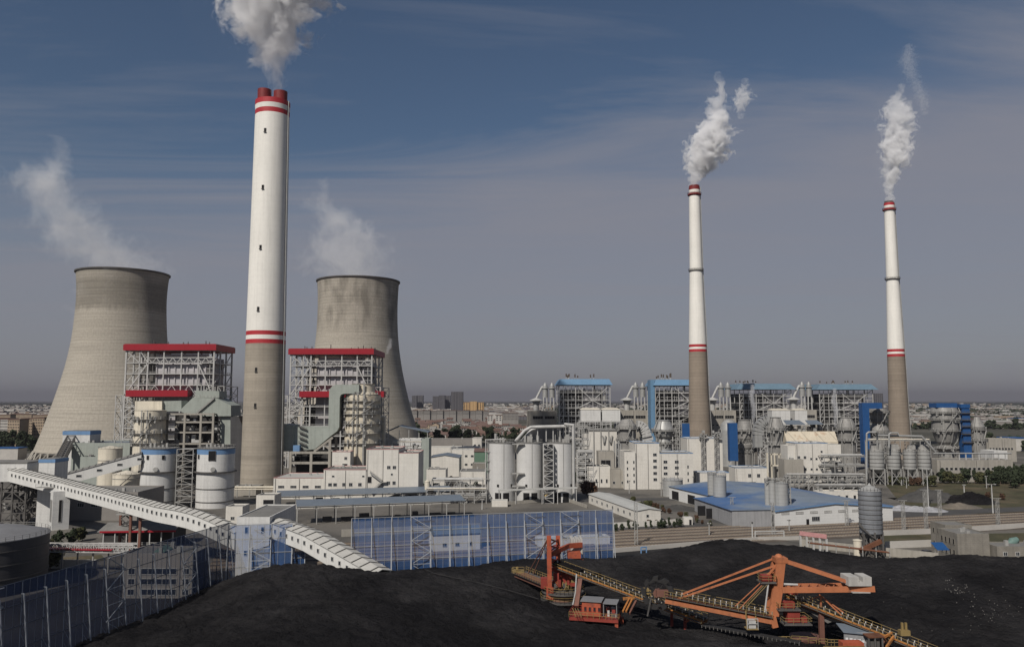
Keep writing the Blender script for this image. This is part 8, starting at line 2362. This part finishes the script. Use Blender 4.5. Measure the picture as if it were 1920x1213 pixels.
# ------------------------------------------------------------------ steam
def steam(label, Y, spine, dens, amp, nscale, seed, warp=1.0, dprof=((0, 1), (1, 1)), soft=.3, hull=1.5, vox=.1, surf=.006, step=.35, core=.8):
    """spine: (px, py, half width in px) from the mouth upwards. A hull mesh holds a volume whose density thins from the spine outwards and is torn by noise."""
    k = RS(spine[0][0], Y)
    pts = [(P(px, py, Y), w * k) for px, py, w in spine]
    b = MB()
    for (p, w), (q, v) in zip(pts, pts[1:]):
        n = max(2, int((q - p).length / (.45 * min(w, v)) + 1))
        for i in range(n + 1):
            f = i / n; b.ball(p.lerp(q, f), (w + (v - w) * f) * hull, 0, 20, 14)
    o = b.build('steam_plume', M['white'])
    md = o.modifiers.new('fuse', 'REMESH'); md.mode = 'VOXEL'; md.voxel_size = max(w for _, w in pts) * vox
    me = bpy.data.meshes.new_from_object(o.evaluated_get(bpy.context.evaluated_depsgraph_get()))
    o.modifiers.clear(); old = o.data; o.data = me; bpy.data.meshes.remove(old)
    m = bpy.data.materials.new('steam'); m.use_nodes = True; nt = m.node_tree; nt.nodes.clear(); N, L = nt.nodes.new, nt.links.new

    def mth(op, a, b=0.0, c=0.0):
        n = N('ShaderNodeMath'); n.operation = op
        for i, x in enumerate((a, b, c)):
            if isinstance(x, (int, float)): n.inputs[i].default_value = x
            else: L(x, n.inputs[i])
        return n.outputs[0]
    z0, z1 = pts[0][0].z, pts[-1][0].z
    xs = [p.x for p, w in pts]; x0, x1 = min(xs) - .01, max(xs) + .01; wm = max(w for _, w in pts)
    geo = N('ShaderNodeNewGeometry')
    n1 = N('ShaderNodeTexNoise'); n1.inputs['Scale'].default_value = nscale / wm; n1.inputs['Detail'].default_value = 3; L(geo.outputs['Position'], n1.inputs['Vector'])
    s1 = N('ShaderNodeVectorMath'); s1.operation = 'SUBTRACT'; L(n1.outputs['Color'], s1.inputs[0]); s1.inputs[1].default_value = (.5, .5, .5)
    s2 = N('ShaderNodeVectorMath'); s2.operation = 'SCALE'; L(s1.outputs[0], s2.inputs[0]); s2.inputs[3].default_value = warp * wm
    s3 = N('ShaderNodeVectorMath'); s3.operation = 'ADD'; L(geo.outputs['Position'], s3.inputs[0]); L(s2.outputs[0], s3.inputs[1])
    sep = N('ShaderNodeSeparateXYZ'); L(s3.outputs[0], sep.inputs[0])
    sp0 = N('ShaderNodeSeparateXYZ'); L(geo.outputs['Position'], sp0.inputs[0])
    zn = N('ShaderNodeMapRange'); L(sp0.outputs[2], zn.inputs[0]); zn.inputs[1].default_value = z0; zn.inputs[2].default_value = z1
    cr = N('ShaderNodeValToRGB'); L(zn.outputs[0], cr.inputs[0]); el = cr.color_ramp.elements
    dr = N('ShaderNodeValToRGB'); L(zn.outputs[0], dr.inputs[0])
    for i, (p, w) in enumerate(pts):
        f = (p.z - z0) / (z1 - z0)
        e = el[0] if i == 0 else (el[len(el) - 1] if i == len(pts) - 1 else el.new(f))
        e.position = f; e.color = ((p.x - x0) / (x1 - x0), w / wm, 0, 1)
    el = dr.color_ramp.elements
    for i, (f, d) in enumerate(dprof):
        e = el[0] if i == 0 else (el[len(el) - 1] if i == len(dprof) - 1 else el.new(f)); e.position = f; e.color = (d, d, d, 1)
    sc_ = N('ShaderNodeSeparateColor'); L(cr.outputs[0], sc_.inputs[0])
    xc = mth('MULTIPLY_ADD', sc_.outputs[0], x1 - x0, x0); w = mth('MULTIPLY', sc_.outputs[1], wm)
    dx = mth('SUBTRACT', sep.outputs[0], xc); dy = mth('SUBTRACT', sep.outputs[1], Y)
    d = mth('DIVIDE', mth('SQRT', mth('ADD', mth('MULTIPLY', dx, dx), mth('MULTIPLY', dy, dy))), w)
    n2 = N('ShaderNodeTexNoise'); n2.inputs['Scale'].default_value = nscale * 2.2 / wm; n2.inputs['Detail'].default_value = 6; n2.inputs['Roughness'].default_value = .57; L(s3.outputs[0], n2.inputs['Vector'])
    v = mth('ADD', mth('SUBTRACT', core, d), mth('MULTIPLY', mth('SUBTRACT', n2.outputs[0], .5), amp * 2))
    mr = N('ShaderNodeMapRange'); mr.interpolation_type = 'SMOOTHSTEP'; L(v, mr.inputs[0]); mr.inputs[2].default_value = soft; mr.inputs[4].default_value = dens
    den = mth('MULTIPLY', mr.outputs[0], dr.outputs[0])
    vo = N('ShaderNodeVolumePrincipled'); vo.inputs['Color'].default_value = (.985, .985, .99, 1); L(den, vo.inputs['Density'])
    out = N('ShaderNodeOutputMaterial'); L(vo.outputs[0], out.inputs['Volume'])
    di = N('ShaderNodeBsdfDiffuse'); tr = N('ShaderNodeBsdfTransparent'); ms = N('ShaderNodeMixShader'); ms.inputs[0].default_value = surf
    L(tr.outputs[0], ms.inputs[1]); L(di.outputs[0], ms.inputs[2]); L(ms.outputs[0], out.inputs[0])
    m.cycles.volume_step_rate = step
    me.materials.clear(); me.materials.append(m)
    return tag(o, label, 'steam plume', 'steam plumes over the plant')


steam('broad grey-white steam plume pouring from the thick twin-flue chimney out of the picture top', YC,
      [(512, 166, 27), (513, 150, 31), (513, 122, 44), (511, 98, 62), (507, 72, 84), (508, 42, 92), (505, 10, 114), (512, -30, 126), (520, -75, 134)], .16, 1.4, 1.7, 1, .8, ((0, .22), (.25, .45), (.45, 1), (1, 1)))
steam('dense white steam puff leaning above the slim chimney beside the white tower block', 607,
      [(1304, 345, 10), (1306, 332, 17), (1317, 312, 31), (1325, 290, 42), (1330, 266, 45), (1338, 246, 38), (1342, 224, 28), (1346, 202, 22), (1346, 180, 17), (1345, 160, 12), (1346, 145, 8)], .34, 1.5, 1.25, 2, 1.05, ((0, .6), (.12, 1), (.55, 1), (.7, .4), (1, .13)))
steam('small loose steam shred drifting clear of the dense white puff', 607, [(1388, 212, 9), (1389, 198, 17), (1394, 184, 21), (1392, 170, 14), (1398, 156, 7)], .16, 1.7, 1.3, 6, 1.1, ((0, .4), (.4, 1), (1, .3)))
steam('tall narrow steam column above the last slim chimney', 652,
      [(1667.5, 376, 8), (1668, 360, 12), (1670, 340, 18), (1674, 315, 26), (1680, 290, 32), (1683, 262, 34), (1684, 238, 34), (1684, 215, 36), (1680, 195, 27), (1682, 180, 16), (1690, 168, 9)], .30, 1.5, 1.25, 3, 1.05, ((0, .7), (.1, 1), (.6, .75), (.85, .35), (1, .15)))
steam('faint steam wisps high above the last slim chimney', 652, [(1734, 205, 9), (1728, 180, 14), (1718, 158, 12), (1706, 135, 15), (1702, 115, 20), (1704, 98, 12)], .03, 2.0, 1.9, 9, 1.0)
steam('thin veil of steam drifting off the larger cooling tower', YA,
      [(231, 520, 88), (222, 500, 104), (195, 478, 122), (165, 452, 116), (138, 422, 98), (112, 390, 84), (88, 358, 76), (76, 330, 66), (92, 302, 42), (112, 282, 24)], .021, 1.3, 1.7, 4, .8, ((0, .9), (.25, .8), (.6, .9), (.8, 1.5), (1, .6)), .9, 1.35, .1, .004, .35, .92)
steam('thin veil of steam drifting off the smaller cooling tower', YB,
      [(670, 534, 76), (662, 516, 86), (650, 492, 104), (652, 465, 98), (654, 440, 76), (640, 418, 62), (618, 396, 50), (606, 378, 36), (600, 360, 20)], .021, 1.3, 1.7, 5, .8, ((0, .9), (.3, .8), (.6, 1.2), (1, .6)), .9, 1.35, .1, .004, .35, .92)
for (px, py, hh_, lab) in ((1412, 790, 62, 'thin steam wisp rising in front of the third blue-roofed boiler'), (1566, 795, 60, 'thin steam wisp rising in front of the fourth blue-roofed boiler')):
    steam(lab, 655, [(px, py, 4), (px + 2, py - hh_ * .4, 7), (px - 3, py - hh_ * .75, 7), (px - 1, py - hh_, 5)], .22, .9, 1.6, px, .6)
steam('little steam puff at the roof corner of the second red-roofed boiler house', 560, [(726, 658, 4), (730, 651, 7), (732, 642, 5)], .12, .6, 1.5, 30)

# ------------------------------------------------------------------ the hazy air
b = MB(); b.box(-26000, 26000, -800, 30500, -1.0, 330)
hz = bpy.data.materials.new('haze'); hz.use_nodes = True; nt = hz.node_tree; nt.nodes.clear()
v = nt.nodes.new('ShaderNodeVolumePrincipled'); v.inputs['Color'].default_value = HAZE_COLOR; v.inputs['Density'].default_value = HAZE_DENSITY; v.inputs['Anisotropy'].default_value = 0.0
ou = nt.nodes.new('ShaderNodeOutputMaterial'); nt.links.new(v.outputs[0], ou.inputs['Volume'])
tag(b.build('haze', hz), kind='stuff')
